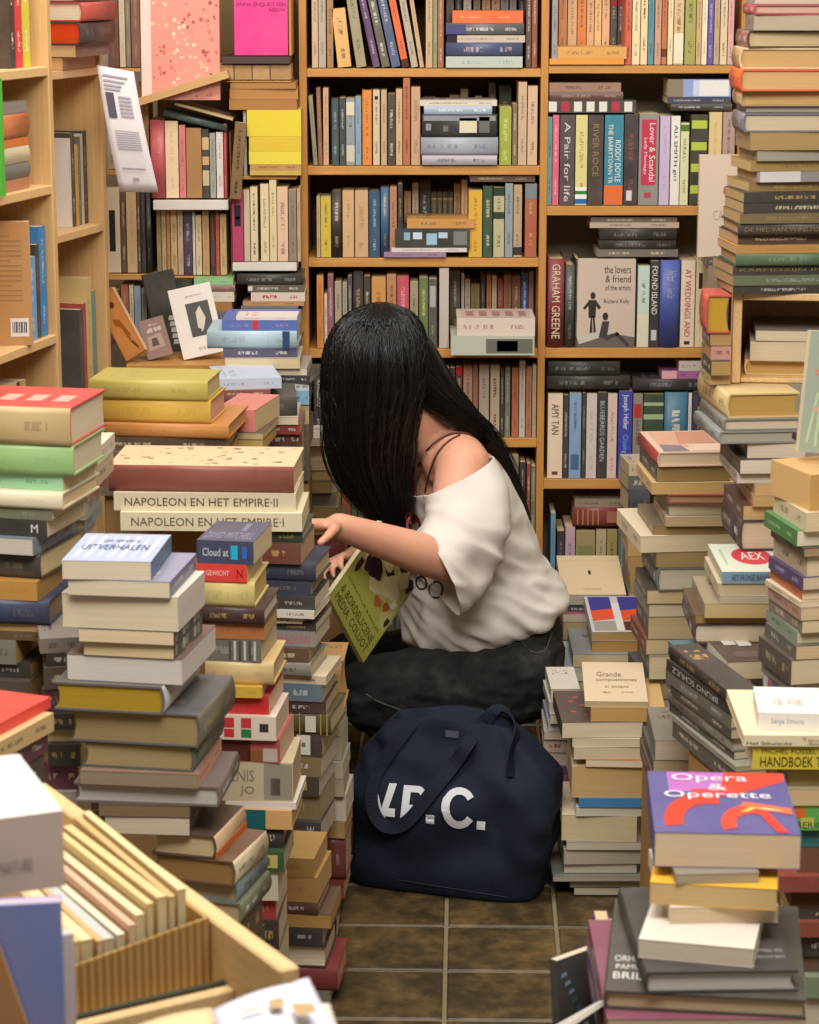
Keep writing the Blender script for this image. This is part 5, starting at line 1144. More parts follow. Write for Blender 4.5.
# --- the gold-spined pile behind Napoleon
YY = 4.20
cY = 'in the gold-spined pile'
pile(cY, YY, [
 (88, 208, 381, 400.5, 'b4a44e', pg('S', 'd0c094', d=.13, yaw=-6, hb=True, ia=.15, look='wide olive gold glossy spine')), (98, 211, 400.5, 424, 'caa23c', pg('S', 'd4a890', d=.14, yaw=-7, hb=True, ia=.1, look='wide golden yellow spine')), (104, 229, 424, 438, 'bc7c38', pg('S', 'c8a068', d=.2, yaw=-6, hb=True, ia=.1, look='wide orange-brown spine')), (98, 226, 438, 451.5, '46301e', pg('S', 'b89868', d=.2, yaw=-4, ia=.4)), (98, 230, 451.5, 470, '5a4a34', pg('S', 'b89868', d=.2)), (98, 232, 470, 495, '6a5a44', pg('S', 'b89868', d=.2))], GL)
YY2 = 4.36
pile('right of the gold-spined pile', YY2, [
 (214, 255, 410, 432, 'd07868', pg('S', 'd8c49c', d=.17, yaw=-12, ia=.2, look='salmon red paperback')), (228, 263, 432, 439, '4a4038', pg('T', 'c8b48c', d=.17, yaw=-8)), (226, 263, 439, 451, '8a7448', pg('T', 'c2a468', d=.17, yaw=-6)), (224, 264, 451, 475, '5a4a3a', pg('T', 'b89c68', d=.17))], GL)
YY3 = 4.57
pile('below the light blue hardback pile', YY3, [
 (217, 281, 379, 390, 'b8c4d4', pg('S', 'dcd8cc', d=.16, yaw=10, ia=.4, look='thin blue and white leaflet stack')), (217, 270, 390, 397, '8a4034', pg('S', 'c8b090', d=.16, yaw=8)), (222, 297, 397, 416, '3b3935', pg('S', 'c0b090', d=.16, yaw=4, hb=True, ia=.1, look='dark grey rounded hardback')), (240, 298, 416, 424, 'c0b49c', pg('T', 'd8ccb4', d=.16)), (258, 300, 424, 434, '8a2a2c', pg('S', 'c8b090', d=.16)), (258, 302, 434, 446, '5a2420', pg('S', 'c8b090', d=.16)), (256, 300, 446, 480, '4a4238', pg('S', 'c8b090', d=.16))], GL)
support('cardboard box under the gold-spined pile', 104, 228, 495, YY + .005, .16)
support('cardboard box right of the gold-spined pile', 226, 262, 475, YY2 + .005, .12)
support('cardboard box under the dark grey rounded hardback', 258, 296, 480, YY3 + .005, .11)
YP = 4.74
def bluered(b): spine_band(b, .40, .48, 'b83a44', .1, 1)
pile('in the light blue hardback pile', YP, [
 (236, 297, 317, 320.5, 'd8ccc8', pg('S', 'dcd8cc', d=.08, ink='b04a50')), (222, 298, 320.5, 331, '4460a8', pg('S', 'dcd8cc', d=.16, ia=.3, look='blue paperback with a red mark', do=[bluered])), (207, 297, 331, 348.5, 'a6bfca', pg('S', 'dcd8cc', d=.16, hb=True, ia=.2, look='thick light blue hardback', do=[lambda b: spine_band(b, .84, .92, '2c4468', 0, 1)])), (223, 297, 348.5, 357.5, '454264', pg('S', 'dcd8cc', d=.16)),
 (225, 300, 357.5, 368, 'b0a894', pg('T', 'd8c8a8', d=.16)), (232, 307, 368, 375.5, '9a948a', pg('T', 'd8cfbc', d=.16)), (276, 310, 375.5, 383, '24242a', pg('S', 'd0c8b8', d=.15, yaw=-8, ink='c8c8c8')), (285, 309, 383, 391, 'd0d4d8', pg('S', 'd0c8b8', d=.15)), (286, 309, 391, 405, '7aa8c0', pg('S', 'd0c8b8', d=.15)), (286, 309, 405, 425, '8a7a60', pg('T', 'c8b890', d=.15)), (284, 309, 425, 450, '6a5a48', pg('S', 'd0c8b8', d=.15)), (284, 309, 450, 480, '5a5a50', pg('S', 'd0c8b8', d=.15))], GL)
support('cardboard box under the light blue hardback pile', 284, 309, 480, YP + .005, .15)

# ================================================================== the far left: corner cases and the cases along the left wall
YK = 5.30
x0, x1 = P(150, 200, YK).x, P(296.8, 200, YK).x
# corner case: back, low side and the boards that show
ck = tag(empty('corner_bookcase', Matrix.Translation(((x0 + x1) / 2, YK, 0))), 'overfull corner bookcase left of the orange-brown bookcase', 'bookcase')
def bx(root, name, px0, px1, py0, py1, Y, d, mat, b=.001):
    a, c_ = P(px0, py0, Y), P(px1, py1, Y)
    v0, v1 = a.x - root.location.x, c_.x - root.location.x
    o = bev_box(name, min(v0, v1), max(v0, v1), Y - root.location.y, Y - root.location.y + d, c_.z - root.location.z, a.z - root.location.z, mat, root, b)
    return o
za = P(200, -60, YK).z
bev_box('back_panel', x0 - (x0 + x1) / 2, x1 - (x0 + x1) / 2, .20, .212, 0, za, M_BACK, ck)
bx(ck, 'upright', 229.3, 232.4, 132, 274, YK + .03, .165, M_SHELFV)
bx(ck, 'shelf', 153, 228.2, 200.5, 210, YK - .015, .2, M_WHITE_BOARD); bx(ck, 'shelf', 232.5, 296.6, 262.5, 271, YK, .19, M_WHITE_BOARD)
bx(ck, 'shelf', 232.5, 296.6, 176, 179.5, YK + .01, .18, M_SHELF); bx(ck, 'shelf', 153, 228.2, 276, 278.2, YK + .02, .17, M_SHELF)
bx(ck, 'shelf', 221.5, 290, 56.8, 64, YK - .01, .18, plain('dark_board', '4a3830', 0.5)); bx(ck, 'shelf', 224, 291, 80.8, 82.3, YK, .18, M_SHELF)
bx(ck, 'side_panel', 288.5, 291.5, 0, 56, YK, .2, M_SHELFV)
GK = 'books in the corner bookcase'
kC = 'on the white board of the corner case'
upright('c1', kC, 200.3, YK, lift=.0052, group=GK, books=[
 (151.5, 166, 120, 'c4545a', {'W': .13, 'hb': True, 'ia': .2, 'look': 'pinkish red hardback'}), (166.3, 179.4, 121, 'ecd0a8', {'ia': .15, 'look': 'plain cream book'}), (180, 186.6, 125, 'd87a78', {'ink': 'a84848'}), (187, 202.6, 128, 'a87a44', {'ia': 0, 'look': 'plain brown wrapped book'}),
 (203, 210, 129, '3a342c', {'do': [bd(.12, .3, 'd0b080'), bd(.4, .52, 'c8a878'), bd(.6, .82, 'c8b890')], 'ia': 0, 'look': 'dark book with tan blocks on its spine'}), (210.5, 216.5, 133, '9aa098'), (217, 224, 132, 'e0d4cc', {'ink': 'c04038', 'tilt': 0}), (224.4, 227.6, 124, 'b03a3a', {'ia': .2})])
mb = upright('c1b', 'leaning by the corner case post', 200.3, YK - .03, [(229.5, 241, 123, '7a5a30', {'tilt': -5, 'ink': '3a2818', 'ia': .9, 'W': .02, 'look': 'mottled brown marbled book'})], GK)
bx(ck, 'side_panel', 243, 247, 110, 176, YK + .01, .16, plain('grey_board', 'b8b0a4', .6))
upright('c2', 'under the white board of the corner case', 275.8, YK + .02, [
 (157.5, 162, 209, '8a8458'), (162.4, 167, 209, 'b89868'), (167.4, 171, 210, 'b8783c'), (171.4, 178, 209, 'bda070'), (178.4, 184, 209, 'c0a080'), (184.4, 193, 210, '3a2848', {'ink': 'c0a8c0'}), (193.3, 196, 212, 'd8ccc0'), (196.3, 202.4, 215, 'd4bc94'), (203, 210, 211, 'b8945c', {'ink': '8a6030'}), (211, 216, 213, '3a2420', {'ink': 'c04030'}), (216.3, 220, 212, 'b84830'), (220.5, 227.2, 214, 'c0a06c')], GK)
upright('d1', 'beside the magenta box in the corner case', 262.3, YK + .002, [
 (232.6, 244, 191, 'b02a60', {'W': .16, 'ia': 0, 'look': 'magenta slipcase with a dark label', 'do': [bd(.2, .5, '2a2430', .2, .8), bd(.36, .4, 'c8c8c8', .3, .7)]}), (244.4, 250.6, 190, 'c8b494', {'ia': 0}), (251, 258.5, 187, 'dcc8a0', {'ink': '5a4a38', 'ia': 1}), (261, 269.6, 184, 'dfcb9f', {'ink': '6a5a48'}), (270, 277.3, 180, 'dcc898', {'ink': '6a5a48'}), (277.6, 288.5, 187, 'dfb99a', {'ink': '6a5a58'}), (289, 297, 190, '8a7a64'), (297.4, 301, 189, 'c0a078')], GK)
pile('stacked above the cream spines in the corner case', YK - .002, [
 (230, 296, 83.4, 89.5, 'b07c50', pg('F', 'b88a58', d=.15)), (229.5, 298, 89.5, 100, 'b8844c', pg('F', 'c08e5a', d=.15, yaw=2)), (229, 297, 100, 110.5, 'a87444', pg('F', 'b88654', d=.15)),
 (247, 303 - 2, 112.5, 137, 'e2cc1c', pg('S', 'd8c8a0', d=.16, ia=0, look='thick vivid yellow paperback')), (249, 301, 137, 152, 'dcbc20', pg('S', 'd8c8a0', d=.16, ia=0, look='bright yellow paperback, middle of three')), (249, 301, 152, 165, 'e4d030', pg('S', 'd8c8a0', d=.16, ia=0, look='lemon yellow paperback')), (250, 301, 165, 171, 'b88a4c', pg('S', 'd8c8a0', d=.16)), (250, 301, 171, 176, 'c8a848', pg('S', 'd8c8a0', d=.16, ia=.2))], GK)
upright('box', 'under the dark board of the corner case', 80.6, YK, [(216, 234, 64.6, 'b08858', {'ia': .1}), (234.4, 252, 65, 'a8804c', {'ia': .1}), (252.4, 270, 65, 'b48a58', {'ia': .1}), (270.4, 291.5, 64.8, 'a67c4c', {'ia': .1})], GK)
# pictures standing on top
def floral(b):
    rr = random.Random(12)
    top_quad(b, [(.0, .0), (.13, .0), (.13, 1), (.0, 1)], 'e8cfc0', z=.0003)
    for q in range(150):
        u, v = rr.uniform(.15, .97), rr.uniform(.02, .98); w_ = rr.uniform(.008, .03)
        d_ = abs(u - .45 - .2 * sin(v * 6)) 
        top_quad(b, [(u + w_ * cos(k), v + w_ * .7 * sin(k)) for k in (0, 1.3, 2.6, 3.9, 5.2)], rr.choice(['f0cfa4', 'e8c090', 'ecd8b0']) if d_ < .2 else rr.choice(['d87868', 'e09a84', 'c8645c', 'a85a4c', 'e8a890']), z=.0004 + q * .000004)
xa, xb = P(142, 79, YK - .02).x, P(220, 79, YK - .02).x
fl = face_out(xb - xa, .26, .02, ((xa + xb) / 2, YK - .03, P(180, 100, YK - .03).z), lean=3, cover='e29080', pages='e0d0b8', ink_a=0)
floral(fl)
tag(fl, 'large pink flower-patterned book standing face out above the corner case', 'book', GK)
xa, xb = P(234.5, 56, YK).x, P(288, 56, YK).x
mg = face_out(xb - xa, .17, .015, ((xa + xb) / 2, YK + .005, P(260, 56.6, YK + .005).z + .003), lean=2, cover='e01a84', pages='e0d0b8', ink_a=0)
top_text(mg, 'ANNA ENQUIST EEN', '7a0a4a', .04, .96, .60, .655); top_text(mg, 'NIEUW', '6a0a40', .66, .96, .54, .585)
tag(mg, 'hot magenta book standing face out on the dark board', 'book', GK)
# slanting boards over the row
tb = make_book(.155, .21, .016, Matrix.Translation(P(181, 93, YK - .085) + Vector((0, .105, 0))) @ Matrix.Rotation(R(-17), 4, 'Y') @ Matrix.Rotation(R(90), 4, 'Z'), cover='d0a468', pages='d8b888', ink_a=.1)
tag(tb, 'large tan flat book lying tilted under the flower-patterned book', 'book', GK)
td = make_book(.13, .14, .013, Matrix.Translation(P(194, 124, YK - .01) + Vector((0, .07, 0))) @ Matrix.Rotation(R(14), 4, 'Y') @ Matrix.Rotation(R(90), 4, 'Z'), cover='2c4444', pages='d8c49c', ink_a=.1, hb=True)
tag(td, 'dark teal hardback lying tilted on the red and cream row', 'book', GK)
tp = make_book(.12, .13, .006, Matrix.Translation(P(203, 113, YK - .012) + Vector((0, .07, 0))) @ Matrix.Rotation(R(15), 4, 'Y') @ Matrix.Rotation(R(-90), 4, 'Z'), cover='c8a878', pages='dcc8a0', ink_a=.1)
tag(tp, 'thin cream-paged booklet on the tilted dark teal hardback', 'book', GK)
# lower piles of the corner case
pile('in the mint-topped pile of the corner case', YK - .03, [
 (194, 233, 279.6, 285.5, '8cc488', pg('S', 'd8c8a0', d=.13, ia=.2, look='slim mint green book')), (194, 235, 285.5, 292.5, '86605e', pg('S', 'd8c8a0', d=.13, ia=.2, hb=True)), (202, 234, 292.5, 302.5, 'd8d0c0', pg('S', 'd8c8a0', d=.13, ia=.2)), (205, 232, 302.5, 312, 'a87848', pg('F', 'b08050', d=.13)), (210, 226, 312, 327, '262e44', pg('S', 'c8b898', d=.12, hb=True)), (200, 230, 327, 350, '4a4038', pg('S', 'c8b898', d=.13)), (180, 231, 350, 364.5, '3a332c', pg('S', 'c8b898', d=.13))], GK)
pile('in the dark pile of the corner case', YK - .01, [
 (237, 303, 275, 285.5, '2a2a2b', pg('S', 'c8b898', d=.15, hb=True, ink='9a9a98')), (248, 304, 285.5, 293, '5c5348', pg('S', 'c8b898', d=.15, do=[lambda b: spine_band(b, .0, .08, 'd8d4c8', .2, .8)])), (251, 305, 293, 302, 'd8c8bc', pg('S', 'c8b898', d=.15, ink='b84038', ia=1, look='whitish book lettered in red')), (243, 304, 302, 306.5, 'b88a60', pg('S', 'c8b898', d=.15)), (241, 298, 306.5, 315, '34343c', pg('S', 'c8b898', d=.15, hb=True)), (242, 300, 315, 340, '8a4a30', pg('S', 'c8b898', d=.15)), (242, 302, 340, 370, '4a4038', pg('S', 'c8b898', d=.15))], GK)
upright('blk', 'behind the pale art book', 330, YK, [(176, 193, 279.5, '26302a', {'ink': 'c8c8b8', 'hb': True, 'ia': .8, 'look': 'dark green-black upright book'})], GK)
# wooden step and the leaning face-out books on it
bx(ck, 'plinth', 126, 232, 364.8, 378, YK - .22, .18, M_SHELF)
zpl = P(150, 364.8, YK - .22).z + .001
def art(b):
    top_quad(b, [(.32, .28), (.86, .28), (.86, .76), (.32, .76)], '3c3a34'); top_quad(b, [(.5, .4), (.62, .36), (.72, .52), (.64, .7), (.52, .62)], 'd0c4b0', z=.0008); top_quad(b, [(.56, .34), (.60, .34), (.60, .44), (.56, .44)], 'c8b89c', z=.0009)
    top_text(b, 'W B YEATS', '8a7a70', .4, .84, .08, .13); top_text(b, 'gedichten', 'a89a90', .36, .74, .84, .88)
ab = face_out(.092, .152, .012, Vector((P(205, 364, YK - .16).x, YK - .16, zpl + .010)), yaw=6, lean=14, roll=-12, cover='e2d8cc', pages='e0d4c0', ink_a=0)
art(ab); tag(ab, 'whitish art book with dark picture leaning back, face out', 'book', GK)
dk = face_out(.07, .19, .015, P(176, 360, YK - .03) + Vector((0, .012, .006)), yaw=20, lean=6, roll=-10, cover='22261f', pages='c8b898', ink_a=0)
for q in range(5): top_quad(dk, [(.5, .15 + q * .07), (.8, .13 + q * .07), (.75, .19 + q * .07), (.55, .2 + q * .07)], 'c8c8c0')
tag(dk, 'dark green-black face-out book behind the whitish art book', 'book', GK)
def orange(b):
    top_quad(b, [(.08, .05), (.92, .05), (.92, .95), (.08, .95)], 'cf8a48', z=.0003)
    for u, v in ((.3, .8), (.6, .78)): top_quad(b, [(u + .13 * cos(k), v + .05 * sin(k)) for k in [2 * pi * j / 10 for j in range(10)]], '6a3c1c', z=.0005)
    top_quad(b, [(.35, .6), (.6, .55), (.75, .3), (.6, .2), (.5, .45), (.3, .5)], 'a05c28', z=.0006); top_quad(b, [(.6, .2), (.7, .22), (.85, .08), (.78, .06)], '7a4420', z=.0007)
ob = face_out(.05, .155, .016, Vector((P(136, 366, YK - .2).x, YK - .2, zpl + .016)), yaw=-18, lean=10, roll=-33, cover='c47c3c', pages='e0c8a0', ink_a=0)
orange(ob); tag(ob, 'orange illustrated book leaning steeply against the left wall case', 'book', GK)
bn = face_out(.055, .085, .014, Vector((P(161, 366, YK - .17).x, YK - .17, zpl + .008)), yaw=8, lean=12, roll=-14, cover='8a6458', pages='d8c4a4', ink_a=.6)
top_quad(bn, [(.15, .2), (.8, .25), (.75, .6), (.2, .55)], 'b09080'); top_quad(bn, [(.3, .3), (.6, .3), (.55, .5), (.35, .5)], '5a3c34', z=.0008)
tag(bn, 'small mauve-brown book leaning next to the orange illustrated book', 'book', GK)
# between the wall case and the corner case
kG = 'in the gap left of the corner case'
upright('gap', kG, 273.4, YK + .03, [
 (107.6, 121.5, 188, 'd4c0a4', {'W': .12, 'ia': 0, 'look': 'cream book with a black label', 'do': [bd(.26, .75, '2a2624', .2, .65)]}), (122, 127.2, 190, '5a3a28'), (127.6, 138, 190.5, 'c8a878', {'ia': .2}), (138.3, 141.5, 192, '5a4434'), (141.8, 146.6, 189, '1e1c1c', {'hb': True, 'ia': .2}), (147, 152.6, 189.5, '232122', {'hb': True, 'ia': .2})], GK)
bx(ck, 'shelf', 107, 153, 274.2, 280, YK + .02, .17, M_SHELF); bx(ck, 'shelf', 107, 153, 170, 175, YK + .04, .15, M_SHELF)
upright('gaplow', 'under the gap shelf by the orange book', 345, YK + .03, [
 (112, 121, 290, '5a2428', {'ia': .2}), (122, 130, 285, '9a5230', {'ia': .2}), (130.4, 135, 285, 'c8b8a0'), (135.4, 142, 286, '8aa0b0', {'ia': .2, 'look': 'slim light grey-blue book'}), (142.4, 148, 288, '7a7868'), (148.4, 156, 280, '2a3028', {'hb': True})], GK)
upright('gaphigh', 'high in the gap left of the flower book', 68, YK - .02, [
 (108, 119.5, -14, '6a4038', {'W': .1, 'ia': .2}), (120, 126, -14, 'd0bc9c', {'W': .1, 'ia': .2}), (126.4, 131.5, -14, '7a7064', {'W': .1}), (132, 141, -14, '7a4838', {'W': .1, 'ia': .2})], GK)
bx(ck, 'shelf', 107, 140.5, 68.2, 72, YK - .03, .22, M_SHELF)
upright('gapmid', 'low in the gap left of the flower book', 169.8, YK + .05, [(108, 116, 120, 'b8a080', {'W': .1}), (116.4, 124, 116, '4a3c34', {'W': .1}), (124.4, 133, 118, '8a6a4c', {'W': .1}), (140, 150, 82, 'c09a60', {'W': .1, 'ia': .1})], GK)
support('cardboard box under the corner case plinth', 152, 230, 378.3, YK - .21, .18)

# ---- cases along the left wall; their fronts run away from us
def wall_case(label, far_px, far_py, Y, ang, span, rows, ztop, wd=.25, t=.018):
    """far front corner seen at (far_px, far_py); local +x runs along the front towards the viewer, +y into the case"""
    c = P(far_px, far_py, Y)
    d = Vector((-sin(R(ang)), -cos(R(ang)), 0))       # along the front, towards the viewer
    inn = Vector((-cos(R(ang)), sin(R(ang)), 0))       # into the case, away from the aisle
    M = Matrix(((d.x, inn.x, 0, c.x), (d.y, inn.y, 0, c.y), (0, 0, 1, 0), (0, 0, 0, 1)))
    root = tag(empty('wall_bookcase', M), label, 'bookcase')
    bev_box('side_panel', 0, t, 0, wd, 0, ztop, M_SHELFP, root); bev_box('side_panel', span - t, span, 0, wd, 0, ztop, M_SHELFP, root)
    bev_box('back_panel', t + .0002, span - t - .0002, wd - .008, wd, 0, ztop, M_SHELFP, root)
    zs = []
    for py in rows:
        z = P(far_px, py, Y).z
        zs.append(z)
        bev_box('shelf', t + .0002, span - t - .0002, .001, wd - .0085, z - .017, z, M_SHELFY, root)
    return root, M, zs
B_, MB_, zB = wall_case('light wooden wall bookcase seen end-on, the farther of two', 107.5, 222, 5.06, 14.5, .75, [66, 222, 392], 2.0)
A_, MA_, zA_ = wall_case('light wooden wall bookcase at the left edge, the nearer of two', 56.5, 200, 4.42, 14.5, .9, [66, 184, 333, 470], 2.0)
def in_case(M, x, y, z, W, H, T, pose, label, yaw=0, **k):
    """pose 'up': upright with its spine to the aisle; 'lie': lying with the spine to the aisle; 'end': lying with the tail to the far side panel"""
    L = M @ Matrix.Translation((x, y, z + .0006))
    # local frame: +y into the case, x towards the viewer
    if pose == 'up':
        Bq = Matrix(((0, 0, -1, 0), (1, 0, 0, 0), (0, 1, 0, 0), (0, 0, 0, 1)))      # spine towards -y
        m = L @ Matrix.Translation((T, W / 2, H / 2)) @ Bq
    else:
        m = L @ Matrix.Rotation(R(yaw), 4, 'Z') @ Matrix.Translation((0, W / 2, 0)) @ Matrix.Rotation(R(90), 4, 'Z')
    b = make_book(W, H, T, m, **k)
    tag(b, label, 'book', 'books in the left wall bookcases')
    return b
# farther case
x = .03
for q, (c_, T, H, lb) in enumerate((('2c2a28', .02, .19, 'black upright book beside the far wall case panel'), ('c8bca8', .012, .185, 'pale upright book second from the far wall case panel'), ('5a6050', .014, .18, 'grey-green upright book in the far wall case'), ('c89440', .016, .165, 'ochre upright book in the far wall case'), ('3a2c28', .02, .19, 'dark brown upright book in the far wall case'), ('d8d0c4', .014, .18, 'whitish upright book in the far wall case'))):
    in_case(MB_, x, .03, zB[1], .12, H, T, 'up', lb, cover=c_, ink_a=.3); x += T + .001
zz = zB[0]
for q, (c_, pc, T, hb, W, H, dy, lb) in enumerate((('b07848', 'd8b47c', .024, False, .13, .17, .0, 'tan book lying at the base of the top far wall case pile'), ('7a5a48', 'd4b888', .024, False, .15, .18, -.03, 'brown backed book second in the top far wall case pile'), ('3a2824', 'd8481c', .044, True, .16, .19, -.04, 'dark hardback with orange-red page edges in the far wall case'), ('b8443c', 'e4d8c4', .036, True, .16, .19, -.045, 'red hardback with white pages in the far wall case'), ('5a4038', 'c8b090', .03, True, .15, .18, -.03, 'brown hardback topping the far wall case pile'))):
    in_case(MB_, .13, dy, zz, W, H, T, 'lie', lb, yaw=0, cover=c_, pages=pc, hb=hb, ink_a=.1); zz += T + .0008
zz = zB[0]
for q, (c_, pc, T, W, lb) in enumerate((('c8a878', 'd8bc88', .016, .10, 'lowest small tan book before the orange-edged hardback'), ('d0b080', 'dcc494', .016, .11, 'middle small tan book before the orange-edged hardback'), ('d8c0a0', 'e4d0ac', .022, .12, 'upper cream book before the orange-edged hardback'), ('e0d0b4', 'e8dcc4', .018, .11, 'topmost cream book before the orange-edged hardback'))):
    in_case(MB_, .29, .045, zz, W, .12, T, 'lie', lb, yaw=0, cover=c_, pages=pc, ink_a=.1); zz += T + .0008
x = .03
for q, (c_, T, H, lb) in enumerate((('6a9088', .022, .22, 'tall grey-green upright book low in the far wall case'), ('d8b878', .03, .25, 'tall cream-yellow picture book low in the far wall case'), ('a83430', .016, .2, 'red upright book low in the far wall case'), ('3a3c40', .02, .19, 'charcoal upright book low in the far wall case'))):
    in_case(MB_, x, .02, zB[2], .15, H, T, 'up', lb, cover=c_, ink_a=.2); x += T + .0012
# nearer case
x = .05
for q, (c_, T, H, lb) in enumerate((('d8c830', .03, .21, 'yellow upright book on the top near wall shelf'), ('d82430', .028, .2, 'bright red upright book on the top near wall shelf'), ('2a1c1c', .02, .19, 'black upright book on the top near wall shelf'))):
    in_case(MA_, x, .02, zA_[0], .14, H, T, 'up', lb, cover=c_, ink='e8d8c0', ink_a=.8); x += T + .004
zz = zA_[1]
for q, (c_, pc, T, hb, lb) in enumerate((('b87850', 'c89a70', .02, False, 'salmon-brown book at the bottom of the near wall pile'), ('6a6862', 'c8b8a8', .026, True, 'grey book lying in the near wall pile'), ('c8b898', 'b0a898', .028, True, 'pale hardback lying in the near wall pile'), ('d87020', 'e08a30', .014, False, 'slim orange book lying in the near wall pile'), ('c87040', '9a8a7c', .042, True, 'thick orange-spined book on the near wall pile'), ('8a8078', 'c8b8a8', .02, False, 'grey-beige book topping the near wall pile'))):
    in_case(MA_, .16, .015, zz, .12, .15, T, 'lie', lb, cover=c_, pages=pc, hb=hb, ink_a=.1); zz += T + .0008
in_case(MA_, .245, -.01, zA_[1], .16, .2, .012, 'up', 'vivid green book edge at the left border of the photo', cover='3fae2a', ink_a=0)
x = .03
for q, (c_, T, W, H, lb) in enumerate((('1a7cb8', .03, .12, .20, 'bright blue upright book in the near wall case'), ('2c2420', .016, .12, .17, 'dark brown upright book lettered red in the near wall case'), ('6aa0d0', .035, .125, .15, 'light blue upright book in the near wall case'), ('7a5a98', .02, .125, .13, 'purple upright book in the near wall case'))):
    in_case(MA_, x, .012, zA_[2], W, H, T, 'up', lb, cover=c_, ink_a=.5, ink='c05a4a' if q == 1 else 'd8e0f0'); x += T + .0012
def backprint(b):
    for q in range(14): top_quad(b, [(.1, .88 - q * .04), (.84 if q % 5 else .6, .88 - q * .04), (.84 if q % 5 else .6, .89 - q * .04), (.1, .89 - q * .04)], 'a07a4c')
    top_quad(b, [(.56, .07), (.94, .07), (.94, .22), (.56, .22)], 'e0d8d0', z=.0006)
    for q in range(9): top_quad(b, [(.60 + q * .034, .1), (.615 + q * .034 + (q % 3) * .006, .1), (.615 + q * .034 + (q % 3) * .006, .19), (.60 + q * .034, .19)], '4a4a58', z=.0009)
Yb = 4.27
bp = face_out(.085, P(10, 222, Yb).z - zA_[2], .016, (P(33.5, 337, Yb).x - .045, Yb, zA_[2] + .0006), yaw=3, cover='b9854c', pages='d8c8a8', ink_a=0)
backprint(bp); tag(bp, 'brown back cover with a barcode facing out in the near wall case', 'book', 'books in the left wall bookcases')
x = .12
for q, (c_, T, lb) in enumerate((('c8a870', .026, 'tan upright book on the low near wall shelf'), ('3a2c28', .014, 'dark upright book on the low near wall shelf'), ('d0b888', .02, 'cream upright book on the low near wall shelf'))):
    in_case(MA_, x, .02, zA_[3], .13, .19, T, 'up', lb, cover=c_, ink_a=.1); x += T + .0012
# paper notice hanging from the farther case
nv, nf, NX, NYY = [], [], 6, 12
for j in range(NYY + 1):
    for i in range(NX + 1):
        u, v = i / NX, j / NYY
        p = P(97 + 36 * u + 23 * v + 2 * v * u, 65 + 7 * u + 127 * v - 6 * u * v, 4.98)
        nv.append((p.x, p.y - .02 * sin(pi * v) + .012 * u, p.z))
for j in range(NYY):
    for i in range(NX):
        a = j * (NX + 1) + i
        nf.append((a, a + NX + 1, a + NX + 2, a + 1))
nt = mesh_obj('paper_notice', nv, nf, M_flat('e4dcdc', .8), smooth=True)
so = nt.modifiers.new('thickness', 'SOLIDIFY'); so.thickness = .0005
tag(nt, 'long white printed notice hanging from the far wall case', 'notice')
def npatch(u0, u1, v0, v1, c):
    pts = []
    for u, v in ((u0, v0), (u0, v1), (u1, v1), (u1, v0)):
        p = P(97 + 36 * u + 23 * v + 2 * v * u, 65 + 7 * u + 127 * v - 6 * u * v, 4.98)
        pts.append((p.x, p.y - .02 * sin(pi * v) + .012 * u - .003, p.z))
    return pts, c
pv, pf_ = [], []
for q in [(.12, .8, .06, .075), (.12, .7, .10, .115), (.12, .6, .135, .15), (.12, .55, .165, .18)] + [(.45, .8, .22 + .03 * k, .235 + .03 * k) for k in range(6)] + [(.2, .84, .5 + .018 * k, .508 + .018 * k) for k in range(9)] + [(.2, .8, .80, .812), (.42, .58, .88, .905)]:
    pts, _ = npatch(*q, '')
    pf_.append(tuple(range(len(pv), len(pv) + 4))); pv += pts
mesh_obj('printing', pv, pf_, M_flat('aaa4b2', .8), nt)['kind'] = 'stuff'
pts, _ = npatch(.12, .34, .20, .40, '')
mesh_obj('printed_photo', pts, [(0, 1, 2, 3)], M_flat('5a5460', .8), nt)

# ================================================================== the near left corner: bin with the corrugated box
YB0 = 1.95
AN = 31.0
c0p = P(74, 1016.6, YB0)
zt_ = c0p.z                                        # floor of the tray
Mb = Matrix.Translation(c0p) @ Matrix.Rotation(R(AN), 4, 'Z')          # local +x along the box front, +y away from us
# wooden bin
def on_plane(px, py, z):
    t = P(px, py, 1.0)
    k_ = (CAM_H - z) / (CAM_H - t.z)
    return Vector((t.x * k_, t.y * k_, z))
rim_z = zt_ + .062
r0, r1 = on_plane(300, 966, rim_z), on_plane(130, 843, rim_z)
inv = Mb.inverted()
l0, l1 = inv @ r0, inv @ r1
bw = l0.x                                           # the bin's right outer face
bin_ = tag(empty('wooden_bin', Mb), 'pale wooden browsing bin holding the corrugated cardboard box', 'bin')
M_BIN = wood('bin_wood', 'cdaa72', 'dfc08e', (20, 1, 20), .5)
y0b, y1b = l0.y, max(l1.y, .42)
bev_box('right_wall', bw - .019, bw, y0b, y1b, -.25, .062, M_BIN, bin_, .002)
bev_box('front_wall', -.12, bw - .0192, -.046, -.034, -.25, .013, M_BIN, bin_, .002)
bev_box('back_wall', -.12, bw - .0192, y1b - .014, y1b, -.25, .062, M_BIN, bin_, .002)
bev_box('left_wall', -.14, -.1202, -.046, y1b, -.25, .012, M_BIN, bin_, .002)
bev_box('bottom_board', -.1198, bw - .0194, -.0338, y1b - .0142, -.014, -.0012, M_BIN, bin_, .001)
for q, (u, v) in enumerate(((-.125, -.03), (bw - .012, -.10), (-.125, y1b - .03), (bw - .03, y1b - .03))):
    bev_box('leg', u - .012, u + .012, v - .012, v + .012, -zt_ + .0005, -.2502, M_BIN, bin_, .002)
bev_box('dark_strip', -.115, bw - .021, -.0336, -.029, -.0011, .017, plain('dark_green_edge', '3a3a26', .6), bin_, .001)
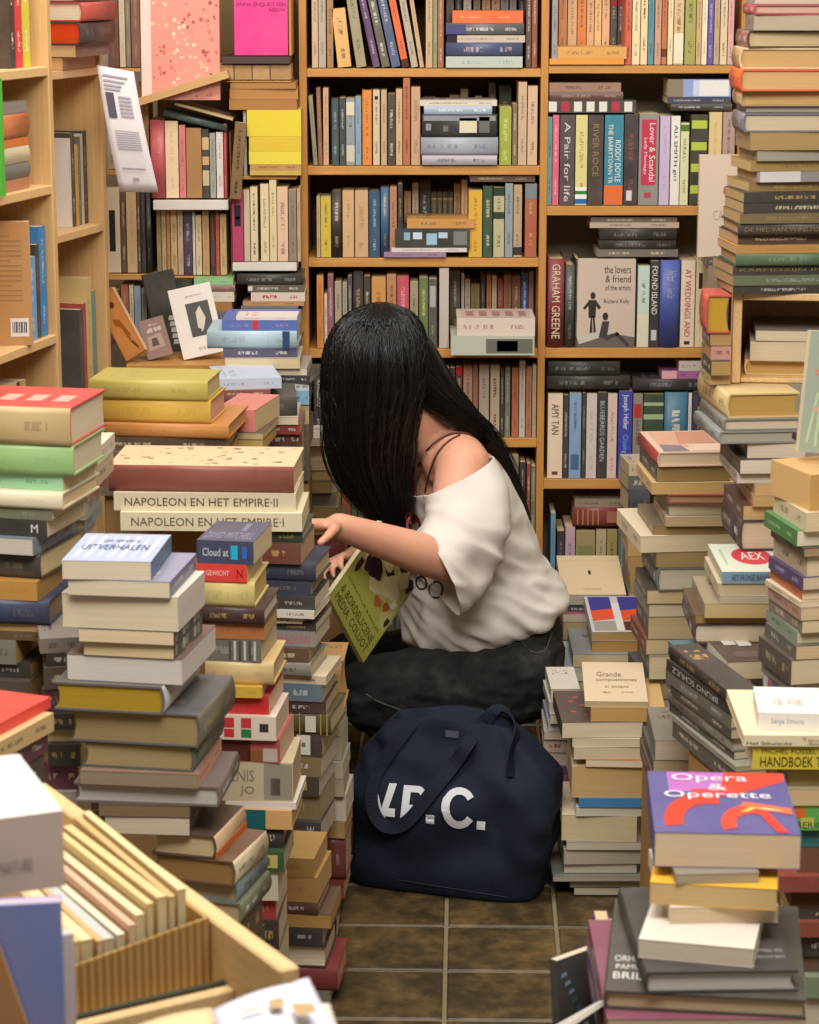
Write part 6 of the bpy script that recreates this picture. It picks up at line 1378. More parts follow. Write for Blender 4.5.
# corrugated box
k = NT('corrugated_board', .85, .1)
wv = k.n('ShaderNodeTexWave'); wv.wave_type = 'BANDS'; wv.bands_direction = 'X'
wv.inputs['Scale'].default_value = 43
k.l(k.obj(), wv.inputs['Vector'])
k.col(k.mix(wv.outputs['Fac'], rgb('8a6838'), rgb('b8935c')))
M_CORR = k.m
BWd, BD, BH0, BH1 = .131, .24, .046, .064
cbx = tag(empty('corrugated_box', Mb), 'brown corrugated cardboard box full of thin booklets', 'box')
def ridged(name, x0, x1, y, h0, h1, th, parent):
    n = 72
    V, Fc = [], []
    for i in range(n + 1):
        u = i / n; x = x0 + (x1 - x0) * u
        d_ = .0016 * (0.5 + 0.5 * cos(2 * pi * u * 18))
        V += [(x, y - d_, 0), (x, y - d_, h0 + (h1 - h0) * u), (x, y + th, h0 + (h1 - h0) * u), (x, y + th, 0)]
    for i in range(n):
        a = 4 * i
        for q in range(3): Fc.append((a + q, a + 4 + q, a + 5 + q, a + 1 + q))
    return mesh_obj(name, V, Fc, M_CORR, parent)
ridged('front_panel', 0, BWd, 0, BH0, BH1, .003, cbx)
bev_box('side_panel', 0, .003, .0032, BD, 0, BH0, M_CORR, cbx, .0005); bev_box('side_panel', BWd - .003, BWd, .0032, BD, 0, BH1, M_CORR, cbx, .0005)
bev_box('back_panel', .0032, BWd - .0032, BD - .003, BD, 0, BH1, M_CORR, cbx, .0005); bev_box('bottom_panel', .0032, BWd - .0032, .0032, BD - .0032, 0.0002, .0012, M_CORR, cbx, 0)
x = .0045
rr = random.Random(21)
for q, (T, c_, h, dl) in enumerate(((.009, 'd8b47c', .062, 0), (.014, 'e4cc98', .060, -.03), (.008, 'c8a068', .058, 0), (.013, 'b8bcb4', .056, -.01), (.010, 'e8d8b8', .058, -.02), (.009, 'd8a888', .066, .02), (.011, 'e4d2a4', .072, .03), (.009, 'dcc084', .080, .05), (.012, 'd8bc80', .085, .06), (.009, 'c8a468', .083, .08), (.010, 'e0c890', .088, .05))):
    L = .21
    T *= .83
    W_, H_ = h, L
    # booklet on its long edge: spine up
    m = Mb @ Matrix.Translation((x, .0085 + rr.uniform(0, .006), .0034)) @ Matrix.Rotation(R(rr.uniform(0, 3.5)), 4, 'X') @ Matrix.Translation((0, L / 2, 0)) @ Matrix(((0, 0, 1, 0), (0, 1, 0, 0), (-1, 0, 0, W_ / 2), (0, 0, 0, 1)))
    b = make_book(W_, H_, T - .0008, m, cover=c_, pages='e4d4ac', ink_a=.1)
    tag(b, unique([f'{ORD[q + 1]} {colour_word(c_)} booklet from the left in the corrugated box']), 'booklet', 'booklets in the corrugated box')
    x += T + .0016
# yellowed sheaves lying back over the bin behind the box
pile('lying behind the corrugated box', 2.27, [(70, 130, 800, 806, 'd8b878', pg(T_, 'e0c890', d=.12, yaw=30)), (74, 150, 806, 822, 'c8a464', pg(T_, 'd8bc80', d=.12, yaw=30)), (74, 150, 822, 850, 'b08848', pg(T_, 'c8a868', d=.12, yaw=30))], 'sheaves in the bin') if False else None
# big white block of a book at the left edge
YV = 1.80
wbk = pile('by the red book at the left edge', YV, [(-60, 65, 810, 886, 'e8dfd4', pg('S', 'e8dcc8', d=.15, yaw=-22, ia=0, sp='cdb9ad', look='very thick white book, nearest and blurred', do=[lambda b: spine_text(b, 'NATURE', '9a8a84', .52, .76, .16, .35)]))], GL)
M0 = wbk[0].matrix_world.copy()
# it is turned the other way: its near right corner is at (65, 810)
Wd_, Hd_, Tn_, _b = wbk[0]['bk']
cn = P(65, 886, YV)
wbk[0].matrix_world = Matrix.Translation(cn) @ Matrix.Rotation(R(22), 4, 'Z') @ Matrix.Translation((-Hd_ / 2, Wd_ / 2, 0)) @ Matrix.Rotation(R(90), 4, 'Z')
support('cardboard box under the blurred white book', -110, -62, 886.5, YV + .03, .06, 0)
# red book behind it
YR = 2.62
rb = pile('at the left edge behind the blurred white book', YR, [(-110, -22, 737, 749, 'e03830', pg('R', 'd8d0c8', d=.16, yaw=-22, ia=0, look='bright red covered book')), (-110, -14, 749, 768, 'c8a874', pg('R', 'd4b880', d=.15, yaw=-22)), (-110, -12, 768, 790, '5a2440', pg('R', 'c8b898', d=.15, yaw=-18)), (-110, -12, 790, 830, '3a3430', pg('R', 'c8b898', d=.15, yaw=-18)), (-110, -12, 830, 880, '6a5a48', pg('R', 'c8b898', d=.15, yaw=-18))], GL)
support('cardboard box under the bright red covered book', -105, -16, 880, YR + .01, .13, -18)
# blue folder, tan board and white pages at the bottom left
YQ = 1.72
zs_ = P(20, 1060, YQ).z
def stand(px, pyt, Y, W, T, yaw, lean, label, cat='book', roll=0, **k):
    top = P(px, pyt, Y)
    H = top.z - zs_
    b = face_out(W, H / cos(R(lean)), T, (top.x, Y, zs_ + .0005), yaw=yaw, lean=lean, roll=roll, **k)
    return tag(b, label, cat, 'books upright at the near left corner')
stand(17, 905, YQ, .066, .014, 8, 0, 'upright periwinkle blue folder-like book at the bottom left corner', cover='8090d6', pages='c8bcd8', ink_a=0)
stand(-6, 905, YQ - .018, .06, .012, 12, 0, 'blurred orange-tan book standing nearest at the bottom left corner', cover='c08850', pages='d8b888', ink_a=0, roll=-16)
stand(60, 936, YQ + .03, .022, .012, 24, 0, 'narrow whitish paperback between blue book and corrugated box', cover='d8ccd0', pages='e4dcd8', ink_a=0)
sb = support('cardboard box under the upright blue book', -40, 60, 1060.5, YQ - .02, .09)
# loose white sheets and brochures at the bottom edge
YS = 1.70
zsh = P(270, 1012, YS).z
def sheet(name, pts, z, col_, label, cat='paper', sag=.004, group='papers at the bottom edge'):
    n = 8
    A, B2, C2, D2 = [on_plane(px, py, z) for px, py in pts]
    V, Fc = [], []
    for j in range(n + 1):
        for i in range(n + 1):
            u, v = i / n, j / n
            p = A.lerp(B2, u).lerp(D2.lerp(C2, u), v)
            V.append((p.x, p.y, p.z + sag * sin(3 * u + 2 * v)))
    for j in range(n):
        for i in range(n): 
            a = j * (n + 1) + i
            Fc.append((a, a + n + 1, a + n + 2, a + 1))
    o = mesh_obj(name, V, Fc, M_flat(col_, .7), smooth=True)
    m = o.modifiers.new('thickness', 'SOLIDIFY'); m.thickness = .0015; m.offset = -1
    return tag(o, label, cat, group)
sheet('brochure', [(212, 1010), (303, 982), (352, 1040), (240, 1090)], zsh + .016, 'dcdcec', 'bluish white brochure at the bottom edge, uppermost sheet', 'brochure')
sheet('brochure', [(270, 1000), (309, 978), (330, 1012), (300, 1030)], zsh + .010, 'd8d4dc', 'white printed flyer peeping from under the bluish brochure', 'brochure')
sheet('brochure', [(280, 1018), (330, 1004), (345, 1040), (290, 1060)], zsh + .006, 'e0d4c4', 'cream flyer with tan pictures at the bottom edge', 'brochure')
o = sheet('brochure', [(110, 1036), (212, 1008), (240, 1060), (120, 1090)], zsh + .003, 'dcc496', 'yellowed thin booklet under the bluish brochure', 'brochure')
br = [o for o in S.objects if o.get('label') == 'bluish white brochure at the bottom edge, uppermost sheet'][0]
for q in (((268, 1000), (282, 997), (285, 1006), (271, 1009)), ((291, 1003), (312, 1003), (317, 1012), (296, 1016)), ((240, 1012), (262, 1006), (264, 1008), (242, 1014))):
    mesh_obj('printed_picture', [on_plane(x_, y_, zsh + .0245) for x_, y_ in q], [(0, 1, 2, 3)], M_flat('b89a68', .7), br)
pp = tag(empty('paper_pile', Matrix.Translation(on_plane(270, 1050, zsh)) @ Matrix.Rotation(R(25), 4, 'Z')), 'low pile of rolled-edge cream papers under the flyers', 'papers')
bev_box('paper_block', -.09, .055, -.05, .035, -.03, -.002, M_flat('e4d4b0', .8), pp, .004)
bev_box('paper_block', -.085, .05, -.045, .03, -.06, -.0305, M_flat('d8c8a4', .8), pp, .004)
M_ = pp.matrix_world
stl = tag(empty('wooden_stool', Matrix.Translation((M_.translation.x - .02, M_.translation.y - .01, 0)) @ Matrix.Rotation(R(25), 4, 'Z')), 'small wooden stool carrying the loose papers by the bin', 'stool')
hz = zsh - .0606
bev_box('seat', -.09, .06, -.06, .035, hz - .02, hz, M_BIN, stl, .002)
for u in (-.08, .05):
    for v in (-.05, .025): bev_box('leg', u - .008, u + .008, v - .008, v + .008, .0005, hz - .0202, M_BIN, stl, .001)

# ================================================================== the crouching woman
SKIN = NT('skin', .5, .35)
_f = SKIN.noise(SKIN.obj(), 18, 4)
SKIN.col(SKIN.mix(_f, rgb('d0947a'), rgb('e0a88a')))
SKIN.b.inputs['Subsurface Weight'].default_value = .12
SKIN.b.inputs['Subsurface Radius'].default_value = (.012, .005, .003)
SKIN.b.inputs['Subsurface Scale'].default_value = .6
M_SKIN = SKIN.m
k = NT('white_cotton', .85, .15)
nf_ = k.noise(k.obj(), 420, 2); k.col(k.mix(k.noise(k.obj(), 9, 4), rgb('d4cbc2'), rgb('e0d8d0'))); k.bump(nf_, .15, .0005)
M_SHIRT = k.m
k = NT('washed_black_denim', .8, .2)
a_ = k.noise(k.obj(), 12, 5, .65); b_ = k.noise(k.mapn(k.obj(), (900, 300, 300)), 1, 2)
k.col(k.mix(k.mth('MULTIPLY', b_, .5), k.ramp(a_, [(.32, rgb('191918')), (.55, rgb('302f2d')), (.75, rgb('504d49'))]), rgb('1b1a1a'))); k.bump(b_, .2, .0006)
M_JEANS = k.m
k = NT('black_hair', .34, .55)
h_ = k.noise(k.mapn(k.obj(), (160, 160, 6)), 1, 3, .6)
k.col(k.ramp(h_, [(.35, rgb('060505')), (.6, rgb('100c0b')), (.8, rgb('221a16'))])); k.bump(h_, .5, .002)
M_HAIR = k.m
M_SHOE = plain('dark_shoe', '1c1a1a', .6)

def blob(bm, p, r):
    bmesh.ops.create_icosphere(bm, subdivisions=2, radius=r, matrix=Matrix.Translation(p))
def rcone(bm, p, r1, q, r2):
    """a closed tapered limb with rounded ends"""
    blob(bm, p, r1); blob(bm, q, r2)
    d = q - p
    if d.length < 1e-4: return
    m = Matrix.Translation((p + q) / 2) @ d.to_track_quat('Z', 'Y').to_matrix().to_4x4()
    bmesh.ops.create_cone(bm, cap_ends=True, segments=20, radius1=r1, radius2=r2, depth=d.length, matrix=m)
def chain(bm, pts):
    for (p, r), (q, s) in zip(pts, pts[1:]): rcone(bm, p, r, q, s)
def fuse(name, bm, voxel, it, mat, parent, disp=None):
    me = bpy.data.meshes.new(name + '_raw'); bm.to_mesh(me); bm.free()
    o = bpy.data.objects.new(name + '_raw', me); COL.objects.link(o)
    m = o.modifiers.new('r', 'REMESH'); m.mode = 'VOXEL'; m.voxel_size = voxel
    s_ = o.modifiers.new('s', 'SMOOTH'); s_.factor = .5; s_.iterations = it
    dg = bpy.context.evaluated_depsgraph_get()
    nm = bpy.data.meshes.new_from_object(o.evaluated_get(dg))
    bpy.data.objects.remove(o); bpy.data.meshes.remove(me)
    nm.name = name
    if disp:
        nm.update()
        ns = [v.normal.copy() for v in nm.vertices]
        for v, n_ in zip(nm.vertices, ns): v.co += n_ * disp(v.co)
    nm.materials.clear(); nm.materials.append(mat)
    nm.polygons.foreach_set('use_smooth', [True] * len(nm.polygons))
    return link(bpy.data.objects.new(name, nm), parent)
def bvh_of(*objs):
    vs, ps = [], []
    for o in objs:
        b = len(vs)
        vs += [o.matrix_world @ v.co for v in o.data.vertices]
        ps += [tuple(b + i for i in p.vertices) for p in o.data.polygons]
    return BVHTree.FromPolygons(vs, ps)
EYE = Vector((0, 0, CAM_H))
def on_surf(tree, px, py, off=.002, y=4.6):
    """the point of a surface in the direction of a pixel, lifted off along its normal"""
    d = (P(px, py, 3.0) - EYE).normalized()
    h, n_, i, dist = tree.ray_cast(EYE, d)
    if h is None: return P(px, py, y)
    if n_.dot(d) > 0: n_ = -n_
    return h + n_ * off
def tube(name, pts, rad, mat, parent, sub=6, taper=None, sides=6):
    """a round cord through the given points (Catmull-Rom)"""
    pts = [Vector(p) for p in pts]
    q = [pts[0] * 2 - pts[1]] + pts + [pts[-1] * 2 - pts[-2]]
    path = []
    for i in range(1, len(q) - 2):
        for s_ in range(sub):
            t_ = s_ / sub
            p0, p1, p2, p3 = q[i - 1], q[i], q[i + 1], q[i + 2]
            path.append(.5 * ((2 * p1) + (p2 - p0) * t_ + (2 * p0 - 5 * p1 + 4 * p2 - p3) * t_ ** 2 + (3 * p1 - p0 - 3 * p2 + p3) * t_ ** 3))
    path.append(pts[-1])
    V, Fc = [], []
    n = len(path)
    for i, p in enumerate(path):
        d = (path[min(i + 1, n - 1)] - path[max(i - 1, 0)]).normalized()
        a = d.orthogonal().normalized(); b = d.cross(a)
        r = rad * (taper(i / (n - 1)) if taper else 1)
        V += [p + (a * cos(2 * pi * j / sides) + b * sin(2 * pi * j / sides)) * r for j in range(sides)]
    for i in range(n - 1):
        for j in range(sides):
            Fc.append((i * sides + j, i * sides + (j + 1) % sides, (i + 1) * sides + (j + 1) % sides, (i + 1) * sides + j))
    Fc += [tuple(range(sides))[::-1], tuple(range((n - 1) * sides, n * sides))]
    return mesh_obj(name, V, Fc, mat, parent, smooth=True)
def loft(rings, closed_ends=(False, False), nseg=48):
    V, Fc = [], []
    for r in rings: V += r
    m = len(rings[0])
    for i in range(len(rings) - 1):
        for j in range(m):
            Fc.append((i * m + j, i * m + (j + 1) % m, (i + 1) * m + (j + 1) % m, (i + 1) * m + j))
    if closed_ends[0]: Fc.append(tuple(range(m))[::-1])
    if closed_ends[1]: Fc.append(tuple(range((len(rings) - 1) * m, len(rings) * m)))
    return V, Fc
def catmull(rows, sub):
    out = []
    q = [rows[0]] + rows + [rows[-1]]
    for i in range(1, len(q) - 2):
        for s_ in range(sub):
            t_ = s_ / sub
            out.append([.5 * ((2 * b) + (c_ - a) * t_ + (2 * a - 5 * b + 4 * c_ - d) * t_ ** 2 + (3 * b - a - 3 * c_ + d) * t_ ** 3) for a, b, c_, d in zip(q[i - 1], q[i], q[i + 1], q[i + 2])])
    out.append(rows[-1])
    return out

YH = 4.84                                                   # middle of her body
woman = tag(empty('person', Matrix.Translation((P(470, 720, YH).x, YH, 0))), 'crouching woman with long black hair, off-shoulder white shirt and black jeans, holding a green book', 'person')
wi = woman.matrix_world.inverted()
def wp(o):
    o.matrix_parent_inverse = wi
    return o
bm = bmesh.new()
pel, wai, che = P(508, 655, YH), P(496, 590, YH), P(462, 505, YH)
nk, hd = P(426, 436, YH - .02), P(381, 372, YH - .06)
chain(bm, [(pel, .095), (wai, .098), (che, .105)])
rcone(bm, P(466, 476, YH + .02), .075, P(462, 520, YH), .10)
shn, shf = P(463, 466, YH - .125), P(432, 462, YH + .14)
rcone(bm, P(452, 455, YH - .02), .062, shn, .056); rcone(bm, P(446, 455, YH + .02), .06, shf, .052)
rcone(bm, P(450, 462, YH - .06), .06, P(478, 478, YH - .06), .055)
rcone(bm, P(448, 450, YH), .055, nk, .05); rcone(bm, nk, .049, hd, .05)
# head: skull, jaw, nose, chin, brow, ears
blob(bm, hd + Vector((.012, .01, .02)), .088); blob(bm, hd + Vector((-.014, .01, -.005)), .080)
rcone(bm, hd + Vector((-.03, .01, -.04)), .055, hd + Vector((-.062, .01, -.078)), .026)
rcone(bm, hd + Vector((-.085, .01, .008)), .010, hd + Vector((-.108, .01, -.026)), .011)
rcone(bm, hd + Vector((-.083, -.02, .022)), .012, hd + Vector((-.083, .04, .022)), .012)
rcone(bm, hd + Vector((-.092, -.008, -.052)), .0075, hd + Vector((-.092, .028, -.052)), .0075)
for s_ in (-1, 1): rcone(bm, hd + Vector((.012, .01 + s_ * .079, .012)), .016, hd + Vector((.008, .01 + s_ * .08, -.016)), .010)
# near arm, reaching for the pile
eln, wrn = P(446, 562, YH - .27), P(338, 526, YH - .42)
chain(bm, [(shn, .056), (shn.lerp(eln, .5), .048), (eln, .041)])
chain(bm, [(eln, .041), (eln.lerp(wrn, .3), .0405), (eln.lerp(wrn, .7), .032), (wrn, .0255)])
def hand(bm, w, fwd, palm_n, side, s=1.0, curl=.5, spread=.12):
    """palm, four fingers of unequal length bent at the knuckles and a thumb from the palm's side"""
    f, n_ = fwd.normalized(), palm_n.normalized()
    sd = f.cross(n_).normalized() * side
    n_ = sd.cross(f).normalized() * side
    if n_.dot(palm_n) < 0: n_ = -n_
    for q in (-1.2, -.4, .4, 1.2):
        rcone(bm, w + sd * q * .010 * s, .015 * s, w + f * .076 * s + sd * q * .0165 * s, .0115 * s)
    for q, L, in zip((-1.5, -.5, .5, 1.5), (.062, .078, .084, .074)):
        p = w + f * .080 * s + sd * q * .0148 * s
        d = (f + sd * q * spread).normalized()
        a = curl * .5
        segs = (.44, .32, .24)
        r = .0088 * s
        for g_ in segs:
            dd = (d * cos(a) + n_ * sin(a)).normalized()
            e = p + dd * L * g_ * s
            rcone(bm, p, r, e, r * .9)
            p, r = e, r * .9
            a += curl
    p = w + f * .022 * s + sd * .022 * s
    for L, fd, r in ((.040, (.55, .80, .2), .0135), (.030, (.75, .55, .45), .0105), (.024, (.85, .3, .55), .009)):
        e = p + (f * fd[0] + sd * fd[1] + n_ * fd[2]).normalized() * L * s
        rcone(bm, p, r * s, e, r * .9 * s)
        p = e
hand(bm, wrn, P(303, 524, YH - .46) - wrn, Vector((-.1, -.25, -1)), 1, .95, .62)
# far arm, holding the book from behind
elf, wrf = P(392, 545, YH + .10), P(352, 560, YH - .07)
chain(bm, [(shf, .052), (shf.lerp(elf, .5), .046), (elf, .04)])
chain(bm, [(elf, .04), (elf.lerp(wrf, .4), .036), (wrf, .025)])
hand(bm, wrf, P(328, 560, YH - .16) - wrf, Vector((.35, -.2, -.8)), -1, .9, .5)
# legs inside the jeans
knn, ann = P(366, 692, YH - .10), P(480, 768, YH - .06)
knf, anf = P(352, 664, YH + .13), P(470, 766, YH + .12)
chain(bm, [(pel, .095), (P(508, 676, YH - .08), .085), (P(450, 682, YH - .10), .078), (knn, .056), (ann, .038)])
chain(bm, [(pel, .095), (P(506, 660, YH + .10), .085), (P(440, 665, YH + .12), .078), (knf, .056), (anf, .038)])
for an in (ann, anf): rcone(bm, an, .036, Vector((an.x - .10, an.y, .03)), .028)
body = wp(fuse('body', bm, .0042, 7, M_SKIN, woman))
# jeans
def wrk(sc, am, st=(1, 1, 1)):
    return lambda c_: am * (noise.noise(Vector((c_.x * sc * st[0], c_.y * sc * st[1], c_.z * sc * st[2]))) + .5 * noise.noise(Vector((c_.x * sc * 2.3 * st[0] + 5, c_.y * sc * 2.3 * st[1], c_.z * sc * 2.3 * st[2]))))
bm = bmesh.new()
rcone(bm, P(514, 640, YH - .03), .105, P(512, 668, YH - .05), .112); rcone(bm, P(514, 640, YH + .03), .105, P(510, 668, YH + .06), .112); rcone(bm, P(516, 618, YH), .094, P(512, 655, YH), .112)
chain(bm, [(P(514, 676, YH - .08), .105), (P(450, 684, YH - .10), .092), (knn, .070), (P(420, 735, YH - .07), .064), (ann, .052)])
chain(bm, [(P(510, 664, YH + .10), .105), (P(440, 670, YH + .12), .092), (knf, .070), (P(410, 720, YH + .12), .064), (anf, .052)])
jeans = wp(fuse('jeans', bm, .007, 6, M_JEANS, woman, wrk(26, .0055, (1, 1, 2.2))))
tj = bvh_of(jeans)
M_STI = M_flat('5c5650', .8)
wp(tube('seam', [on_surf(tj, x, y, .0015) for x, y in ((366, 694), (380, 702), (396, 708), (414, 715), (432, 719))], .0018, M_STI, woman))
wp(tube('pocket_stitching', [on_surf(tj, x, y, .0012) for x, y in ((520, 640), (532, 652), (545, 650), (552, 632))], .0012, M_STI, woman))
# belt line and pocket edge
wp(tube('waistband_edge', [on_surf(tj, x, y, .002) for x, y in ((512, 632), (530, 624), (548, 614))], .0022, M_flat('1a1918', .8), woman))
for an in (ann, anf):
    bm = bmesh.new()
    rcone(bm, Vector((an.x + .01, an.y, an.z - .005)), .046, Vector((an.x - .06, an.y, .046)), .040); rcone(bm, Vector((an.x - .06, an.y, .046)), .040, Vector((an.x - .13, an.y, .036)), .034)
    wp(fuse('shoe', bm, .006, 4, M_SHOE, woman))
# shirt: rings from hem to neckline, each from its left and right outline and a depth
NSEG = 72
RG = [((412, 648), (552, 616), .135, .0), ((402, 630), (564, 606), .155, .0), ((402, 610), (567, 593), .158, .0), ((407, 588), (553, 574), .150, 0), ((412, 562), (541, 552), .145, 0),
      ((412, 535), (530, 524), .155, 0), ((411, 512), (519, 496), .172, 0), ((410, 493), (507, 471), .190, 0), ((408, 479), (495, 452), .186, 0)]
rows = []
for L, Rr, ry, dz in RG:
    a, b = P(L[0], L[1], YH), P(Rr[0], Rr[1], YH)
    cc, hv = (a + b) / 2, (b - a) / 2
    rows.append([cc.x, cc.y, cc.z, hv.x, hv.z, ry])
rings = []
for cx, cy, cz, hx, hz_, ry in catmull(rows, 5):
    ring = []
    for j in range(NSEG):
        t_ = 2 * pi * j / NSEG
        ct, s_ = cos(t_), sin(t_)
        e = .86
        px_, py_ = math.copysign(abs(ct) ** e, ct), math.copysign(abs(s_) ** e, s_)
        ring.append(Vector((cx + hx * px_, cy + ry * py_, cz + hz_ * px_)))
    rings.append(ring)
nr = len(rings)
for i, ring in enumerate(rings):
    v_ = i / (nr - 1)
    for j, p in enumerate(ring):
        c_ = (p - Vector((rows[0][0], YH, p.z)))
        am = .0085 * (1 - .5 * v_) * min(1, .25 + (1 - v_) * 3)
        n0 = noise.noise(Vector((p.x * 9 + p.z * 14, p.y * 7, p.z * 5 - p.x * 9))) + .6 * noise.noise(Vector((p.x * 22 - p.z * 20, p.y * 15, p.z * 18 + 3)))
        hem = .006 * sin(j * 2 * pi / NSEG * 7 + 1) * max(0, 1 - v_ * 4)
        d = Vector((c_.x, c_.y, 0)); d = d.normalized() if d.length else d
        ring[j] = p + d * (am * n0 + hem)
V, Fc = loft(rings)
# sleeve: a wide short tube from the neckline to a mouth that faces the pile
SL = [((454, 464), YH - .125, (.50, .0, -.85), .074, .084), ((463, 482), YH - .145, (.30, -.1, -.95), .080, .086), ((468, 502), YH - .165, (.15, -.25, -.95), .084, .088), ((466, 526), YH - .195, (-.35, -.40, -.85), .087, .086), ((455, 551), YH - .225, (-.7, -.42, -.55), .090, .080), ((438, 571), YH - .265, (-.86, -.36, -.40), .088, .078), ((428, 576), YH - .28, (-.88, -.34, -.36), .087, .077)]
srings = []
for q, ((px, py), yy_, d, r, rd) in enumerate(SL):
    c_ = P(px, py, yy_)
    d = Vector(d).normalized()
    u = Vector((0, 1, 0)); u = (u - d * u.dot(d)).normalized(); w_ = d.cross(u)
    ring = []
    for j in range(40):
        t_ = 2 * pi * j / 40
        k_ = 1 + .04 * sin(3 * t_ + q * .7) + .025 * sin(5 * t_ + q)
        ring.append(c_ + u * cos(t_) * rd * k_ + w_ * sin(t_) * r * k_)
    srings.append([x for p in ring for x in p])
srings = [[Vector(r_[i:i + 3]) for i in range(0, len(r_), 3)] for r_ in catmull(srings, 5)]
top_c = sum(rings[-1], Vector()) / len(rings[-1])
V, Fc = loft(rings, (True, True))
V2, F2 = loft(srings, (True, True))
bm = bmesh.new()
for vs_, fs_ in ((V, Fc), (V2, F2)):
    q = [bm.verts.new(v) for v in vs_]
    for f in fs_: bm.faces.new([q[i] for i in f])
bmesh.ops.recalc_face_normals(bm, faces=bm.faces[:])
def folds(c_):
    x, y, z = c_.x, c_.y, c_.z
    d1 = noise.noise(Vector((x * 16 + z * 20, y * 10, z * 6 - x * 6)))
    d2 = noise.noise(Vector((x * 8 - z * 5, y * 9 + 7, z * 26 + x * 14)))
    f1 = (1 - abs(d1) * 2.2); f2 = (1 - abs(d2) * 2.4)
    low = max(0, min(1, (P(450, 560, YH).z - z) / .12 + .5))
    calm = max(0, min(1, (P(450, 492, YH - .1).z - z) / .07))
    return calm * (.0065 * f1 * (1 - .3 * low) + .0085 * f2 * (.25 + .75 * low) - .005)
shirt = fuse('shirt', bm, .0055, 5, M_SHIRT, woman, folds)
# open the neckline and the sleeve's mouth
bm = bmesh.new(); bm.from_mesh(shirt.data)
mc, md = P(438, 571, YH - .265), Vector((-.86, -.36, -.40)).normalized()
nA, nB_, nC = P(425, 497, YH - .19), P(475, 471, YH - .19), P(452, 460, YH + .15)
ndir = (nB_ - nA).cross(nC - nA).normalized()
if ndir.z < 0: ndir = -ndir
def cut(faces, co, no):
    geo = set(faces)
    for f in faces: geo.update(f.edges); geo.update(f.verts)
    bmesh.ops.bisect_plane(bm, geom=list(geo), plane_co=co, plane_no=no, clear_outer=True)
cut([f for f in bm.faces if (f.calc_center_median() - mc).length < .125], mc + md * .004, md)
cut(bm.faces[:], nA, ndir)
bm.to_mesh(shirt.data); bm.free()
wp(shirt)
so = shirt.modifiers.new('cloth_thickness', 'SOLIDIFY'); so.thickness = .0028; so.offset = 0
# printed marks on the shirt's front
ts = bvh_of(shirt)
def ring_on(tree, name, cx, cy, rx, ry_, w_, col_, parent, off=.0025, n=26, a0=0, a1=2 * pi):
    V, Fc = [], []
    for i in range(n + 1):
        t_ = a0 + (a1 - a0) * i / n
        for g_ in (1, 1 - w_):
            V.append(on_surf(tree, cx + rx * g_ * cos(t_), cy + ry_ * g_ * sin(t_), off))
    for i in range(n): Fc.append((2 * i, 2 * i + 1, 2 * i + 3, 2 * i + 2))
    return wp(mesh_obj(name, V, Fc, M_flat(col_, .7), parent))
ring_on(ts, 'shirt_print', 414, 525, 8, 11, .3, '8a3a40', woman); ring_on(ts, 'shirt_print', 412, 518, 7, 6, .9, 'a04a50', woman)
ring_on(ts, 'shirt_print', 436, 590, 7, 9, .22, '2c2a28', woman); ring_on(ts, 'shirt_print', 422, 583, 6, 8, .25, '2c2a28', woman)
# camisole straps over the bare shoulder
tb_ = bvh_of(body)
M_STRAP = M_flat('5a3428', .6)
wp(tube('camisole_strap', [on_surf(tb_, x, y, .003) for x, y in ((419, 466), (430, 449), (446, 437), (462, 434), (478, 440), (491, 452))], .0024, M_STRAP, woman))
wp(tube('camisole_strap', [on_surf(tb_, x, y, .003) for x, y in ((426, 492), (430, 474), (438, 455), (448, 443), (460, 436))], .0018, M_STRAP, woman))
# hair: a long loose fall hiding the face, and a lock along the back
HL = [(303, 381, 5, .012), (306, 381, 16, .03), (314, 380, 31, .060), (330, 378, 43, .092), (355, 376.5, 49.5, .110), (385, 375, 50.5, .110), (415, 371.5, 46, .100), (445, 370, 42, .084), (472, 373, 37, .070), (497, 381, 29, .052), (515, 388, 20, .036), (528, 393, 12, .02), (535, 395, 5, .008)]
hrows = []
for py, cx, rx, ry in HL:
    c_ = P(cx, py, YH - .07 - .05 * max(0, (py - 390) / 150))
    hrows.append([c_.x, c_.y, c_.z, rx / ppm(YH, c_.z), ry])
hs = catmull(hrows, 5)
NH = 96
def hair_pt(level, t_, lift=0.0, extra=0.0):
    cx, cy, cz, rx, ry = level
    g_ = .05 * noise.noise(Vector((cos(t_) * 2.6, sin(t_) * 2.6, cz * 5.5))) + .055 * noise.noise(Vector((cos(t_) * 9 + cz * 3, sin(t_) * 9, cz * 3.5)))
    g_ += .022 * sin(23 * t_ + 4 * noise.noise(Vector((cos(t_) * 2, sin(t_) * 2, cz * 3)))) + .014 * sin(41 * t_ + cz * 14)
    low = max(0.0, min(1.0, (P(380, 400, YH).z - cz) / .25))
    g_ += low * .16 * noise.noise(Vector((cos(t_) * 6, sin(t_) * 6, 3.0)))
    k_ = 1 + g_ + lift
    return Vector((cx + rx * k_ * cos(t_), cy + ry * k_ * sin(t_), cz))
V, Fc = loft([[hair_pt(l, 2 * pi * j / NH) for j in range(NH)] for l in hs], (True, True))
hair = wp(mesh_obj('hair', V, Fc, M_HAIR, woman, smooth=True))
